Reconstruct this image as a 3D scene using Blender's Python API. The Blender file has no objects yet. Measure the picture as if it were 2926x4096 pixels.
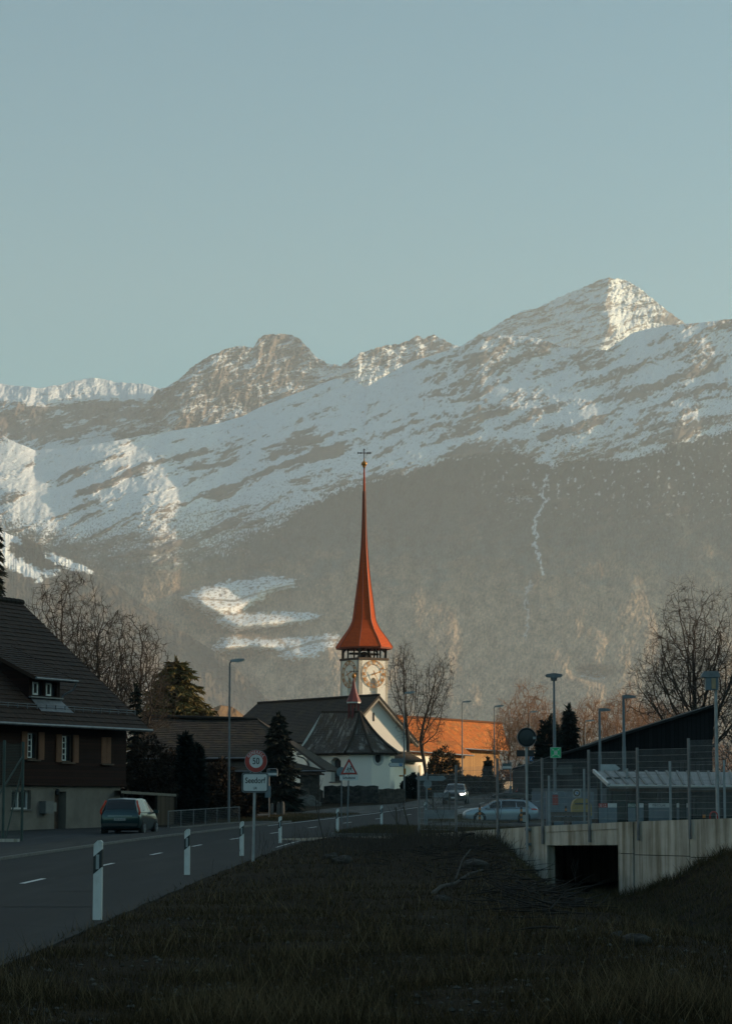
import bpy, bmesh, math, random
import numpy as np
from mathutils import Vector, Matrix, noise as mnoise

C = bpy.context.scene.collection
SC = bpy.context.scene
random.seed(7)
RS = np.random.RandomState(11)
R = math.radians

# ------------------------------------------------------------------ camera
F, U0, V0, VH, CZ = 1024 * 85.0 / 36.0, 365.5, 512.0, 800.0, 1.65
PITCH = math.atan((VH - V0) / F)
cd = bpy.data.cameras.new('camera')
cd.sensor_fit = 'VERTICAL'; cd.sensor_height = 36; cd.sensor_width = 36; cd.lens = 85
cd.clip_start = 0.5; cd.clip_end = 60000
cam = bpy.data.objects.new('camera', cd); C.objects.link(cam)
cam.location = (0, 0, CZ); cam.rotation_euler = (math.pi / 2 + PITCH, 0, 0)
SC.camera = cam

# ------------------------------------------------------------------ light
SUN_EL, SUN_AZ = R(14.0), R(81.0)          # azimuth clockwise from the view direction (+Y)
SUN_DIR = Vector((math.cos(SUN_EL) * math.sin(SUN_AZ), math.cos(SUN_EL) * math.cos(SUN_AZ), math.sin(SUN_EL)))
world = bpy.data.worlds.new('World'); SC.world = world; world.use_nodes = True
wn, wl = world.node_tree.nodes, world.node_tree.links
wn.clear()
wout = wn.new('ShaderNodeOutputWorld'); wbg = wn.new('ShaderNodeBackground'); sky = wn.new('ShaderNodeTexSky')
sky.sky_type = 'NISHITA'; sky.sun_disc = False; sky.sun_elevation = SUN_EL; sky.sun_rotation = SUN_AZ
sky.altitude = 450; sky.air_density = 1.0; sky.dust_density = 1.6; sky.ozone_density = 1.0
tint = wn.new('ShaderNodeMixRGB'); tint.blend_type = 'MULTIPLY'; tint.inputs[0].default_value = 1.0
tint.inputs[2].default_value = (0.77, 1.17, 1.10, 1)
wl.new(sky.outputs[0], tint.inputs[1]); wl.new(tint.outputs[0], wbg.inputs[0]); wl.new(wbg.outputs[0], wout.inputs[0])
wbg.inputs[1].default_value = 0.125
sd = bpy.data.lights.new('sun', 'SUN'); sd.energy = 5.0; sd.angle = R(0.5); sd.color = (1.0, 0.74, 0.48)
sun = bpy.data.objects.new('sun', sd); C.objects.link(sun)
sun.rotation_euler = SUN_DIR.to_track_quat('Z', 'Y').to_euler()
SC.view_settings.view_transform = 'Standard'; SC.view_settings.look = 'None'
SC.view_settings.exposure = 0.20; SC.view_settings.gamma = 1.0
SC.render.engine = 'CYCLES'
SC.cycles.use_denoising = True
SC.cycles.max_bounces = 6; SC.cycles.volume_bounces = 0; SC.cycles.transparent_max_bounces = 8

# ------------------------------------------------------------------ helpers
def ray(u, v):
    xc, yc = (u - U0) / F, (V0 - v) / F
    return xc, math.cos(PITCH) - yc * math.sin(PITCH), math.sin(PITCH) + yc * math.cos(PITCH)

def at(u, v, Y):
    """World point at depth Y seen at pixel (u, v) of the 731x1024 picture."""
    rx, ry, rz = ray(u, v); k = Y / ry
    return Vector((rx * k, Y, CZ + rz * k))

def px(n, Y):
    return n * Y / F

def plane_hit(u, v, P0, d):
    """Where the view ray meets the vertical plane through P0 along horizontal d: (distance along d, z)."""
    rx, ry, rz = ray(u, v)
    # k*(rx,ry) = P0 + s*d
    det = rx * (-d[1]) - ry * (-d[0])
    k = (P0[0] * (-d[1]) - P0[1] * (-d[0])) / det
    s = (rx * P0[1] - ry * P0[0]) / det
    return s, CZ + rz * k

class MB:
    """Collects geometry for one mesh object."""
    def __init__(self):
        self.v, self.f, self.uv = [], [], None
    def add(self, vs, fs):
        n = len(self.v); self.v.extend([tuple(p) for p in vs]); self.f.extend([tuple(i + n for i in f) for f in fs]); return self
    def box(self, c, s, rz=0.0, M=None):
        x, y, z = s[0] / 2, s[1] / 2, s[2] / 2
        vs = [Vector((a, b, d)) for a in (-x, x) for b in (-y, y) for d in (-z, z)]
        m = M if M is not None else Matrix.Rotation(rz, 3, 'Z')
        vs = [m @ p + Vector(c) for p in vs]
        return self.add(vs, [(0, 1, 3, 2), (4, 6, 7, 5), (0, 4, 5, 1), (2, 3, 7, 6), (0, 2, 6, 4), (1, 5, 7, 3)])
    def bx(self, x0, x1, y0, y1, z0, z1):
        return self.box(((x0 + x1) / 2, (y0 + y1) / 2, (z0 + z1) / 2), (x1 - x0, y1 - y0, z1 - z0))
    def bar(self, p0, p1, w, h=None):
        p0, p1 = Vector(p0), Vector(p1); d = p1 - p0
        q = d.to_track_quat('Z', 'Y').to_matrix()
        return self.box((p0 + p1) / 2, (w, h or w, d.length), M=q)
    def tube(self, p0, p1, r0, r1=None, n=8, cap=True):
        p0, p1 = Vector(p0), Vector(p1); r1 = r0 if r1 is None else r1
        q = (p1 - p0).to_track_quat('Z', 'Y').to_matrix()
        vs = []
        for p, r in ((p0, r0), (p1, r1)):
            for i in range(n):
                a = 2 * math.pi * i / n
                vs.append(p + q @ Vector((r * math.cos(a), r * math.sin(a), 0)))
        fs = [(i, (i + 1) % n, n + (i + 1) % n, n + i) for i in range(n)]
        if cap: fs += [tuple(range(n - 1, -1, -1)), tuple(range(n, 2 * n))]
        return self.add(vs, fs)
    def path(self, pts, r, n=8):
        for a, b in zip(pts[:-1], pts[1:]): self.tube(a, b, r, r, n)
        return self
    def lathe(self, prof, n=16, c=(0, 0, 0), M=None, a0=0.0):
        """prof: (radius, z) list; closed by centre caps when radius 0."""
        vs, fs = [], []
        m = M or Matrix.Identity(3)
        for r, z in prof:
            for i in range(n):
                a = a0 + 2 * math.pi * i / n
                vs.append(m @ Vector((r * math.cos(a), r * math.sin(a), z)) + Vector(c))
        for k in range(len(prof) - 1):
            for i in range(n):
                j = (i + 1) % n
                fs.append((k * n + i, k * n + j, (k + 1) * n + j, (k + 1) * n + i))
        fs.append(tuple(range(n - 1, -1, -1))); fs.append(tuple((len(prof) - 1) * n + i for i in range(n)))
        return self.add(vs, fs)
    def prism(self, poly, d0, d1, fn):
        """2-D polygon extruded between d0 and d1; fn(a, b, d) -> point."""
        n = len(poly)
        vs = [fn(a, b, d0) for a, b in poly] + [fn(a, b, d1) for a, b in poly]
        fs = [tuple(range(n - 1, -1, -1)), tuple(range(n, 2 * n))] + [(i, (i + 1) % n, n + (i + 1) % n, n + i) for i in range(n)]
        return self.add(vs, fs)
    def quad(self, a, b, c, d):
        return self.add([a, b, c, d], [(0, 1, 2, 3)])
    def build(self, name, mat, parent=None, smooth=False, uv=None, recalc=True):
        me = bpy.data.meshes.new(name)
        me.from_pydata(self.v, [], self.f)
        if uv is not None:
            l = me.uv_layers.new(name='UVMap')
            idx = np.empty(len(me.loops), np.int32); me.loops.foreach_get('vertex_index', idx)
            l.data.foreach_set('uv', np.asarray(uv, np.float32)[idx].ravel())
        if recalc:
            bm = bmesh.new(); bm.from_mesh(me); bmesh.ops.recalc_face_normals(bm, faces=bm.faces); bm.to_mesh(me); bm.free()
        if mat: me.materials.append(mat)
        if smooth: me.polygons.foreach_set('use_smooth', [True] * len(me.polygons))
        o = bpy.data.objects.new(name, me); C.objects.link(o)
        if parent is not None: o.parent = parent
        return o

def np_mesh(name, V, Fq, mat, parent=None, smooth=True, color=None, uv=None):
    """Large meshes straight from numpy (quads or triangles)."""
    me = bpy.data.meshes.new(name)
    nv, nf, k = len(V), len(Fq), Fq.shape[1]
    me.vertices.add(nv); me.vertices.foreach_set('co', np.asarray(V, np.float32).ravel())
    me.loops.add(nf * k); me.loops.foreach_set('vertex_index', np.asarray(Fq, np.int32).ravel())
    me.polygons.add(nf); me.polygons.foreach_set('loop_start', np.arange(0, nf * k, k, dtype=np.int32))
    me.polygons.foreach_set('loop_total', np.full(nf, k, np.int32))
    me.polygons.foreach_set('use_smooth', np.full(nf, smooth, bool))
    me.update(calc_edges=True)
    if color is not None:
        a = me.attributes.new('albedo', 'FLOAT_COLOR', 'POINT')
        a.data.foreach_set('color', np.c_[color, np.ones(len(color))].astype(np.float32).ravel())
    if mat: me.materials.append(mat)
    o = bpy.data.objects.new(name, me); C.objects.link(o)
    if parent is not None: o.parent = parent
    return o

def thing(name, label, cat, loc=(0, 0, 0), rz=0.0, group=None):
    o = bpy.data.objects.new(name, None); C.objects.link(o); o.empty_display_size = 0.2
    o.location = loc; o.rotation_euler = (0, 0, rz)
    o['label'] = label; o['category'] = cat
    if group: o['group'] = group
    return o

def tag(o, label, cat, group=None, kind=None):
    o['label'] = label; o['category'] = cat
    if group: o['group'] = group
    if kind: o['kind'] = kind
    return o

def setting(o, kind='structure'):
    o['kind'] = kind; return o

def copy_tree(o, parent=None):
    c = o.copy(); C.objects.link(c)
    if parent is not None: c.parent = parent
    for ch in [x for x in bpy.data.objects if x.parent == o]:
        copy_tree(ch, c)
    return c

# ------------------------------------------------------------------ materials
def new_mat(name):
    m = bpy.data.materials.new(name); m.use_nodes = True
    n = m.node_tree.nodes; n.clear()
    out = n.new('ShaderNodeOutputMaterial'); b = n.new('ShaderNodeBsdfPrincipled')
    m.node_tree.links.new(b.outputs[0], out.inputs[0])
    return m, n, m.node_tree.links, b

def coords(n, l, scale=(1, 1, 1), kind='Object', rot=(0, 0, 0)):
    tc = n.new('ShaderNodeTexCoord'); mp = n.new('ShaderNodeMapping')
    mp.inputs['Scale'].default_value = scale; mp.inputs['Rotation'].default_value = rot
    l.new(tc.outputs[kind], mp.inputs['Vector']); return mp.outputs[0]

def ramp(n, l, fac, stops):
    r = n.new('ShaderNodeValToRGB'); e = r.color_ramp.elements
    while len(e) < len(stops): e.new(0.5)
    for i, (p, c) in enumerate(stops):
        e[i].position = p; e[i].color = (*c, 1)
    l.new(fac, r.inputs[0]); return r.outputs[0]

def noise_tex(n, l, vec, scale, detail=5, rough=0.6):
    t = n.new('ShaderNodeTexNoise'); t.inputs['Scale'].default_value = scale
    t.inputs['Detail'].default_value = detail; t.inputs['Roughness'].default_value = rough
    l.new(vec, t.inputs['Vector']); return t.outputs[0]

def bump(n, l, b, h, strength=0.3, dist=0.02):
    bp = n.new('ShaderNodeBump'); bp.inputs['Strength'].default_value = strength; bp.inputs['Distance'].default_value = dist
    l.new(h, bp.inputs['Height']); l.new(bp.outputs[0], b.inputs['Normal'])

def mat_plain(name, c, rough=0.6, metal=0.0, c2=None, scale=3.0, stretch=(1, 1, 1), bmp=0.0, spec=0.5, lo=0.35, hi=0.68):
    m, n, l, b = new_mat(name)
    b.inputs['Roughness'].default_value = rough; b.inputs['Metallic'].default_value = metal
    b.inputs['Specular IOR Level'].default_value = spec
    if c2 is None: c2 = tuple(x * 0.75 for x in c)
    v = coords(n, l, stretch)
    t = noise_tex(n, l, v, scale)
    l.new(ramp(n, l, t, [(lo, c2), (hi, c)]), b.inputs['Base Color'])
    if bmp: bump(n, l, b, t, bmp)
    return m

def mat_emit(name, c, s):
    m, n, l, b = new_mat(name)
    b.inputs['Base Color'].default_value = (*c, 1); b.inputs['Emission Color'].default_value = (*c, 1); b.inputs['Emission Strength'].default_value = s
    return m

def mat_glass(name, c=(0.02, 0.025, 0.03)):
    m, n, l, b = new_mat(name)
    b.inputs['Base Color'].default_value = (*c, 1); b.inputs['Roughness'].default_value = 0.08; b.inputs['Specular IOR Level'].default_value = 0.6
    return m

def mat_planks(name, c, c2, size=0.2, axis='Z', rough=0.75):
    """Boards: dark joints every `size` metres along axis, each board its own tone."""
    m, n, l, b = new_mat(name); b.inputs['Roughness'].default_value = rough; b.inputs['Specular IOR Level'].default_value = 0.12
    tc = n.new('ShaderNodeTexCoord'); sp = n.new('ShaderNodeSeparateXYZ'); l.new(tc.outputs['Object'], sp.inputs[0])
    dv = n.new('ShaderNodeMath'); dv.operation = 'DIVIDE'; dv.inputs[1].default_value = size
    if axis == 'XY':
        ad = n.new('ShaderNodeMath'); ad.operation = 'ADD'; l.new(sp.outputs['X'], ad.inputs[0]); l.new(sp.outputs['Y'], ad.inputs[1]); l.new(ad.outputs[0], dv.inputs[0])
    else:
        l.new(sp.outputs[axis], dv.inputs[0])
    fl = n.new('ShaderNodeMath'); fl.operation = 'FLOOR'; l.new(dv.outputs[0], fl.inputs[0])
    fr = n.new('ShaderNodeMath'); fr.operation = 'FRACT'; l.new(dv.outputs[0], fr.inputs[0])
    wh = n.new('ShaderNodeTexWhiteNoise'); wh.noise_dimensions = '1D'; l.new(fl.outputs[0], wh.inputs['W'])
    nz = noise_tex(n, l, coords(n, l, (1, 1, 6) if axis != 'Z' else (3, 3, 1)), 1.3, 6)
    mx = n.new('ShaderNodeMath'); mx.operation = 'ADD'; l.new(wh.outputs[0], mx.inputs[0]); l.new(nz, mx.inputs[1])
    hf = n.new('ShaderNodeMath'); hf.operation = 'MULTIPLY'; hf.inputs[1].default_value = 0.5; l.new(mx.outputs[0], hf.inputs[0])
    col = ramp(n, l, hf.outputs[0], [(0.25, c2), (0.75, c)])
    jt = n.new('ShaderNodeMath'); jt.operation = 'GREATER_THAN'; jt.inputs[1].default_value = 0.1; l.new(fr.outputs[0], jt.inputs[0])
    mm = n.new('ShaderNodeMixRGB'); mm.inputs[1].default_value = (*[x * 0.25 for x in c2], 1)
    l.new(jt.outputs[0], mm.inputs[0]); l.new(col, mm.inputs[2]); l.new(mm.outputs[0], b.inputs['Base Color'])
    bump(n, l, b, jt.outputs[0], 0.5, 0.012)
    return m

def mat_tiles(name, c, c2, moss=(0.05, 0.05, 0.03), moss_at=0.6, tile=0.22, course=0.33, rough=0.8, pale=None):
    """Roof tiles in UV metres: every tile its own tone, with patches of moss and lichen."""
    m, n, l, b = new_mat(name); b.inputs['Roughness'].default_value = rough; b.inputs['Specular IOR Level'].default_value = 0.25
    uv = n.new('ShaderNodeUVMap')
    br = n.new('ShaderNodeTexBrick'); br.inputs['Scale'].default_value = 1.0
    br.inputs['Brick Width'].default_value = tile; br.inputs['Row Height'].default_value = course
    br.inputs['Mortar Size'].default_value = 0.012; br.inputs['Bias'].default_value = 0.0
    br.inputs['Color1'].default_value = (*c, 1); br.inputs['Color2'].default_value = (*c2, 1)
    br.inputs['Mortar'].default_value = (*[x * 0.35 for x in c2], 1)
    l.new(uv.outputs[0], br.inputs['Vector'])
    t = noise_tex(n, l, uv.outputs[0], 0.55, 8, 0.7)
    mk = ramp(n, l, t, [(moss_at - 0.06, (0, 0, 0)), (moss_at + 0.08, (0.85, 0.85, 0.85))])
    mx = n.new('ShaderNodeMixRGB'); l.new(mk, mx.inputs[0]); l.new(br.outputs[0], mx.inputs[1]); mx.inputs[2].default_value = (*moss, 1)
    last = mx.outputs[0]
    if pale:
        mp = n.new('ShaderNodeMapping'); mp.inputs['Scale'].default_value = (1.6, 0.5, 1); mp.inputs['Location'].default_value = (7, 3, 0)
        l.new(uv.outputs[0], mp.inputs[0])
        t2 = noise_tex(n, l, mp.outputs[0], 0.9, 8, 0.75)
        k2 = ramp(n, l, t2, [(0.52, (0, 0, 0)), (0.66, (0.9, 0.9, 0.9))])
        m2 = n.new('ShaderNodeMixRGB'); l.new(k2, m2.inputs[0]); l.new(last, m2.inputs[1]); m2.inputs[2].default_value = (*pale, 1); last = m2.outputs[0]
    l.new(last, b.inputs['Base Color'])
    bump(n, l, b, br.outputs['Fac'], -0.35, 0.01)
    return m

# ------------------------------------------------------------------ numpy noise
def _perm(seed):
    p = np.random.RandomState(seed).permutation(256); return np.concatenate([p, p])

_GC, _GS = np.cos(np.arange(256) * 0.0245437).astype(np.float32), np.sin(np.arange(256) * 0.0245437).astype(np.float32)
def pnoise(x, y, seed=0):
    p = _perm(seed)
    x = np.asarray(x, np.float64); y = np.asarray(y, np.float64)
    fx, fy = np.floor(x), np.floor(y)
    xf, yf = (x - fx).astype(np.float32), (y - fy).astype(np.float32)
    xi, yi = fx.astype(np.int32) & 255, fy.astype(np.int32) & 255
    a, b = p[xi], p[xi + 1]
    g = lambda h, i, j: _GC[h] * i + _GS[h] * j
    u, w = xf * xf * xf * (xf * (xf * 6 - 15) + 10), yf * yf * yf * (yf * (yf * 6 - 15) + 10)
    n0 = g(p[a + yi], xf, yf); n1 = g(p[b + yi], xf - 1, yf); n2 = g(p[a + yi + 1], xf, yf - 1); n3 = g(p[b + yi + 1], xf - 1, yf - 1)
    lo = n0 + (n1 - n0) * u; hi = n2 + (n3 - n2) * u
    return 1.5 * (lo + (hi - lo) * w)

def fbm(x, y, oct=5, seed=0, gain=0.5, lac=2.03, ridge=False):
    s, a, t = 0.0, 1.0, 0.0
    for i in range(oct):
        k = pnoise(x + 17.3 * i, y - 9.1 * i, seed + i)
        s = s + a * ((1 - 2 * np.abs(k)) if ridge else k); t += a
        a *= gain; x = x * lac; y = y * lac
    return s / t

def sstep(a, b, x):
    t = np.clip((x - a) / (b - a), 0, 1); return t * t * (3 - 2 * t)
# ================================================================== LAND
_CY = [-400, 20, 49.5, 74.7, 86.7, 99.2, 111.7, 124.2, 136.7, 149.2, 161.7, 194, 240, 300, 400, 500]
_CX = [-7.2, -6.95, -6.74, -6.4, -6.05, -5.4, -4.2, -2.75, -1.05, 0.8, 2.75, 8.6, 16.5, 27, 45, 63]
_ZY = [-500, 82, 99, 111.7, 124, 137, 149, 162, 194, 240, 300, 360, 500, 1500, 40000]
_ZZ = [0, 0, .06, .13, .24, .37, .5, .65, 1.25, 2.5, 3.7, 4.2, 4.6, 5, 5]
_yy = np.arange(-400, 500, 0.5)
_k = np.ones(25) / 25
_xs = np.convolve(np.pad(np.interp(_yy, _CY, _CX), 12, mode='edge'), _k, 'valid')
_yz = np.arange(-500, 600, 0.5)
_zs = np.convolve(np.pad(np.interp(_yz, _ZY, _ZZ), 12, mode='edge'), _k, 'valid')
def xr(y): return np.interp(y, _yy, _xs)
def zr(y): return np.where(np.asarray(y) < 599, np.interp(y, _yz, _zs), np.interp(y, _ZY, _ZZ))
def ditch_x(y): return np.interp(y, [5, 15, 30, 45, 60, 72, 82, 100], [9.5, 8.2, 6.6, 5.9, 6.1, 6.5, 6.9, 8.2])

def zg(x, y):
    x = np.asarray(x, float); y = np.asarray(y, float)
    z = zr(y) + 0.0 * x
    right = sstep(4.5, 8, x - xr(y)) * sstep(96, 112, y) * (1 - sstep(168, 195, y))
    z = z * (1 - 0.55 * right)
    z = z + 0.18 * sstep(3.3, 4.4, x - xr(y)) * (1 - sstep(92, 100, y)) * sstep(45, 62, y)       # raised verge by the town sign
    # ditch
    d = x - ditch_x(y)
    dep = 1.72 * (1 - sstep(97, 103, y)) * (0.62 + 0.38 * sstep(20, 70, y))
    prof = (1 - sstep(0.5, 2.9, -d)) * (1 - sstep(1.3, 5.6, d))
    z = z - dep * prof
    # rough meadow
    near = (1 - sstep(84, 95, y)) * sstep(3.6, 4.6, x - xr(y))
    z = z + near * (0.10 * fbm(x / 5, y / 5, 4, 3) + 0.03 * fbm(x / 0.9, y / 0.9, 3, 9))
    z = z + near * 0.30 * np.exp(-(((x - 2.4) / 2.2) ** 2 + ((y - 60) / 5.0) ** 2))            # low mound under the brush pile
    return z
def zgf(x, y): return float(zg(x, y))

# ---- ground: one sheet to the horizon
gx = np.unique(np.concatenate([np.arange(-22, 22.01, .3), np.arange(-60, -22, 2), np.arange(22, 90, 2),
      np.array([-4300, -2500, -1200, -600, -300, -150, -90, 90, 150, 300, 600, 1200, 2200, 3300])]))
gy = np.unique(np.concatenate([np.arange(8, 110, .35), np.arange(110, 420, 2.5), np.array([-1400, -500, -200, -80, -30, -10, 0, 4, 500, 650, 900, 1400, 2500, 5000, 9000, 13500])]))
GX, GY = np.meshgrid(gx, gy)
GZ = zg(GX, GY)
road_gap = (np.abs(GX - xr(GY)) < 3.0) & (GY < 430) & (GY > -350)
GZ = np.where(road_gap, GZ - 0.12, GZ)
nx, ny = len(gx), len(gy)
idx = np.arange(nx * ny).reshape(ny, nx)
quads = np.stack([idx[:-1, :-1], idx[:-1, 1:], idx[1:, 1:], idx[1:, :-1]], -1).reshape(-1, 4)
m, n, l, b = new_mat('meadow_soil'); b.inputs['Roughness'].default_value = 1.0; b.inputs['Specular IOR Level'].default_value = 0.1
v = coords(n, l)
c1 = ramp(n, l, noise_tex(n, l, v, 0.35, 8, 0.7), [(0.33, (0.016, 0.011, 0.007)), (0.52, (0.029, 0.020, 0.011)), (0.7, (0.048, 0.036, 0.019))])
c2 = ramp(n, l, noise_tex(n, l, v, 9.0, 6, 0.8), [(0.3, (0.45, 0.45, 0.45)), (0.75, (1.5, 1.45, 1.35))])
mx = n.new('ShaderNodeMixRGB'); mx.blend_type = 'MULTIPLY'; mx.inputs[0].default_value = 1; l.new(c1, mx.inputs[1]); l.new(c2, mx.inputs[2])
l.new(mx.outputs[0], b.inputs['Base Color']); bump(n, l, b, noise_tex(n, l, v, 7.0, 8, 0.75), 0.9, 0.12)
M_SOIL = m
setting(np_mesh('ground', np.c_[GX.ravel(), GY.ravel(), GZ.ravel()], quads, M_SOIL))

# ---- road, pavements, kerbs, markings
def mat_asphalt(name, c, c2):
    m, n, l, b = new_mat(name); b.inputs['Roughness'].default_value = 0.82; b.inputs['Specular IOR Level'].default_value = 0.22
    v = coords(n, l)
    a = ramp(n, l, noise_tex(n, l, coords(n, l, (1.1, .10, 1)), 1.0, 7, 0.65), [(0.30, tuple(x * .75 for x in c2)), (0.5, c2), (0.72, tuple(x * 1.25 for x in c))])
    g = ramp(n, l, noise_tex(n, l, v, 60, 3, 0.7), [(0.3, (0.75,) * 3), (0.7, (1.25,) * 3)])
    mx = n.new('ShaderNodeMixRGB'); mx.blend_type = 'MULTIPLY'; mx.inputs[0].default_value = 1; l.new(a, mx.inputs[1]); l.new(g, mx.inputs[2])
    # dark sealed cracks
    vo = n.new('ShaderNodeTexVoronoi'); vo.feature = 'DISTANCE_TO_EDGE'; vo.inputs['Scale'].default_value = 0.16
    w = n.new('ShaderNodeMixRGB'); w.blend_type = 'ADD'; w.inputs[0].default_value = 0.6
    l.new(v, w.inputs[1]); nt = n.new('ShaderNodeTexNoise'); nt.inputs['Scale'].default_value = 0.6; l.new(v, nt.inputs[0]); l.new(nt.outputs[1], w.inputs[2])
    l.new(w.outputs[0], vo.inputs['Vector'])
    ck = ramp(n, l, vo.outputs['Distance'], [(0.0, (0.45,) * 3), (0.012, (1,) * 3)])
    m2 = n.new('ShaderNodeMixRGB'); m2.blend_type = 'MULTIPLY'; m2.inputs[0].default_value = 1; l.new(mx.outputs[0], m2.inputs[1]); l.new(ck, m2.inputs[2])
    l.new(m2.outputs[0], b.inputs['Base Color']); bump(n, l, b, noise_tex(n, l, v, 90, 3), 0.25, 0.01)
    return m
M_ASPH = mat_asphalt('road_asphalt', (0.022, 0.020, 0.0185), (0.014, 0.0128, 0.012))
M_PAVE = mat_asphalt('pavement_asphalt', (0.044, 0.039, 0.034), (0.030, 0.027, 0.024))
M_PLAZA = mat_asphalt('plaza_asphalt', (0.078, 0.072, 0.066), (0.055, 0.051, 0.047))
M_YARD = mat_asphalt('yard_asphalt', (0.034, 0.034, 0.036), (0.024, 0.024, 0.026))
M_KERB = mat_plain('kerb_stone', (0.16, 0.15, 0.135), 0.85, c2=(0.09, 0.085, 0.08), scale=4, bmp=.2)
M_LINE = mat_plain('road_paint', (0.62, 0.62, 0.60), 0.7, c2=(0.28, 0.28, 0.28), scale=7, lo=.28, hi=.5)

def road_pt(off, y, dz=0.0):
    h = 0.5; s = (float(xr(y + h)) - float(xr(y - h))) / (2 * h); k = 1 / math.hypot(1, s)
    x = float(xr(y)) + off * k; yy = y - off * k * s
    return Vector((x, yy, float(zr(y)) + dz))
def strip(name, o0, o1, y0, y1, dz, mat, step=2.0, skirt=0.0, cross=1):
    mb = MB(); ys = list(np.arange(y0, y1, step)) + [y1]
    f0 = o0 if callable(o0) else (lambda y: o0); f1 = o1 if callable(o1) else (lambda y: o1)
    for a, b_ in zip(ys[:-1], ys[1:]):
        mb.quad(road_pt(f0(a), a, dz), road_pt(f1(a), a, dz), road_pt(f1(b_), b_, dz), road_pt(f0(b_), b_, dz))
        if skirt:
            for f in (f0, f1):
                mb.quad(road_pt(f(a), a, dz), road_pt(f(b_), b_, dz), road_pt(f(b_), b_, dz - skirt), road_pt(f(a), a, dz - skirt))
    return mb.build(name, mat)
setting(strip('road', -3.4, lambda y: 3.32 + .10 * float(fbm(np.array([y / 1.7]), np.array([.3]), 4, 2)[0]), -40, 420, 0.018, M_ASPH, step=.5, skirt=.1))
setting(strip('pavement', -5.6, -3.53, 20, 138, 0.09, M_PAVE, skirt=.12))
setting(strip('kerb', -3.53, -3.4, 20, 138, 0.10, M_KERB, skirt=.13))
setting(strip('yard', -17, -5.6, 74, 122, 0.055, M_YARD, skirt=.1))
setting(strip('churchyard_paving', lambda y: -3.45 - 9 * float(sstep(148, 160, y)), -3.4, 146, 215, 0.03, M_PLAZA))
# repair patches and sealed seams in the asphalt
M_PATCH = mat_asphalt('asphalt_patch', (0.020, 0.019, 0.0185), (0.014, 0.0135, 0.013))
setting(strip('road_patch', .9, 2.6, 44, 52.5, .0215, M_PATCH)); setting(strip('road_patch', -2.9, -1.2, 60, 73, .0215, M_PATCH)); setting(strip('road_patch', -3.2, 2.9, 37.6, 38.0, .0225, M_PATCH))
setting(strip('road_patch', .12, .30, 52, 96, .0225, M_PATCH)); setting(strip('road_patch', 1.2, 2.8, 84, 92, .0215, M_PATCH)); setting(strip('road_patch', -3.2, 3.1, 104, 105.2, .0215, M_PATCH))
# centre line dashes
mb = MB()
for i in range(-3, 16):
    y = 49.5 + 12.45 * i
    a, b_ = y - 1.5, y + 1.5
    mb.quad(road_pt(-.06, a, 0.024), road_pt(.06, a, 0.024), road_pt(.06, b_, 0.024), road_pt(-.06, b_, 0.024))
setting(mb.build('road_markings', M_LINE))
setting(strip('edge_line_left', -3.02, -2.9, 128, 190, 0.024, M_LINE))
setting(strip('edge_line_right', 3.0, 3.06, 84, 101, 0.024, M_LINE))
setting(strip('edge_line_far', 2.95, 3.05, 152, 235, 0.024, M_LINE))
mb = MB()
for y in (168, 171, 174, 177, 180):
    mb.quad(road_pt(.9, y, 0.024), road_pt(2.8, y + 1.5, 0.024), road_pt(2.8, y + 2.3, 0.024), road_pt(.9, y + .8, 0.024))
for y, o in ((160, -5.2), (163, -6.3)):
    mb.quad(road_pt(o - 1.5, y, .02), road_pt(o + 1.5, y, .02), road_pt(o + 1.5, y + .3, .02), road_pt(o - 1.5, y + .3, .02))
setting(mb.build('hatched_markings', M_LINE))

# path, island and side road on the right
def patch(name, rows, mat, dz=0.02, skirt=.12):
    """rows: list of (y, x0, x1); surface follows zg."""
    mb = MB()
    def pt(x, y): return Vector((x, y, zgf(x, y) + dz))
    cols = 24
    for (ya, a0, a1), (yb, b0, b1) in zip(rows[:-1], rows[1:]):
        for k in range(cols):
            s, t = k / cols, (k + 1) / cols
            p = [pt(a0 + (a1 - a0) * s, ya), pt(a0 + (a1 - a0) * t, ya), pt(b0 + (b1 - b0) * t, yb), pt(b0 + (b1 - b0) * s, yb)]
            mb.quad(*p)
    return mb.build(name, mat)
E = lambda y: float(xr(y)) + 3.38
setting(patch('path', [(y, E(y), 9.0) for y in np.arange(93, 104.1, 1.0)], M_PAVE, .03))
setting(patch('side_road', [(y, E(y), 60.0) for y in np.arange(121, 154.1, 1.5)], M_ASPH, .03))
setting(patch('car_park', [(y, 9.0, 60.0) for y in np.arange(101, 121.1, 2)], M_PAVE, .03))
mb = MB()
for y in np.arange(104, 121, 1.0):                                            # kerbed grass island
    mb.quad((E(y) + .12, y, float(zr(y)) + .14), (9, y, float(zr(y)) * .6 + .10), (9, y + 1, float(zr(y + 1)) * .6 + .10), (E(y + 1) + .12, y + 1, float(zr(y + 1)) + .14))
setting(mb.build('grass_island', M_SOIL))
mb = MB()
pts = [Vector((E(y) + .06, y, float(zr(y)))) for y in np.arange(121, 103.9, -1)] + [Vector((x, 104, zgf(x, 104))) for x in np.arange(E(104) + .6, 9, .8)]
for p, q in zip(pts[:-1], pts[1:]): mb.bar(p + Vector((0, 0, .06)), q + Vector((0, 0, .06)), .13, .2)
setting(mb.build('island_kerb', M_KERB))

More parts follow.
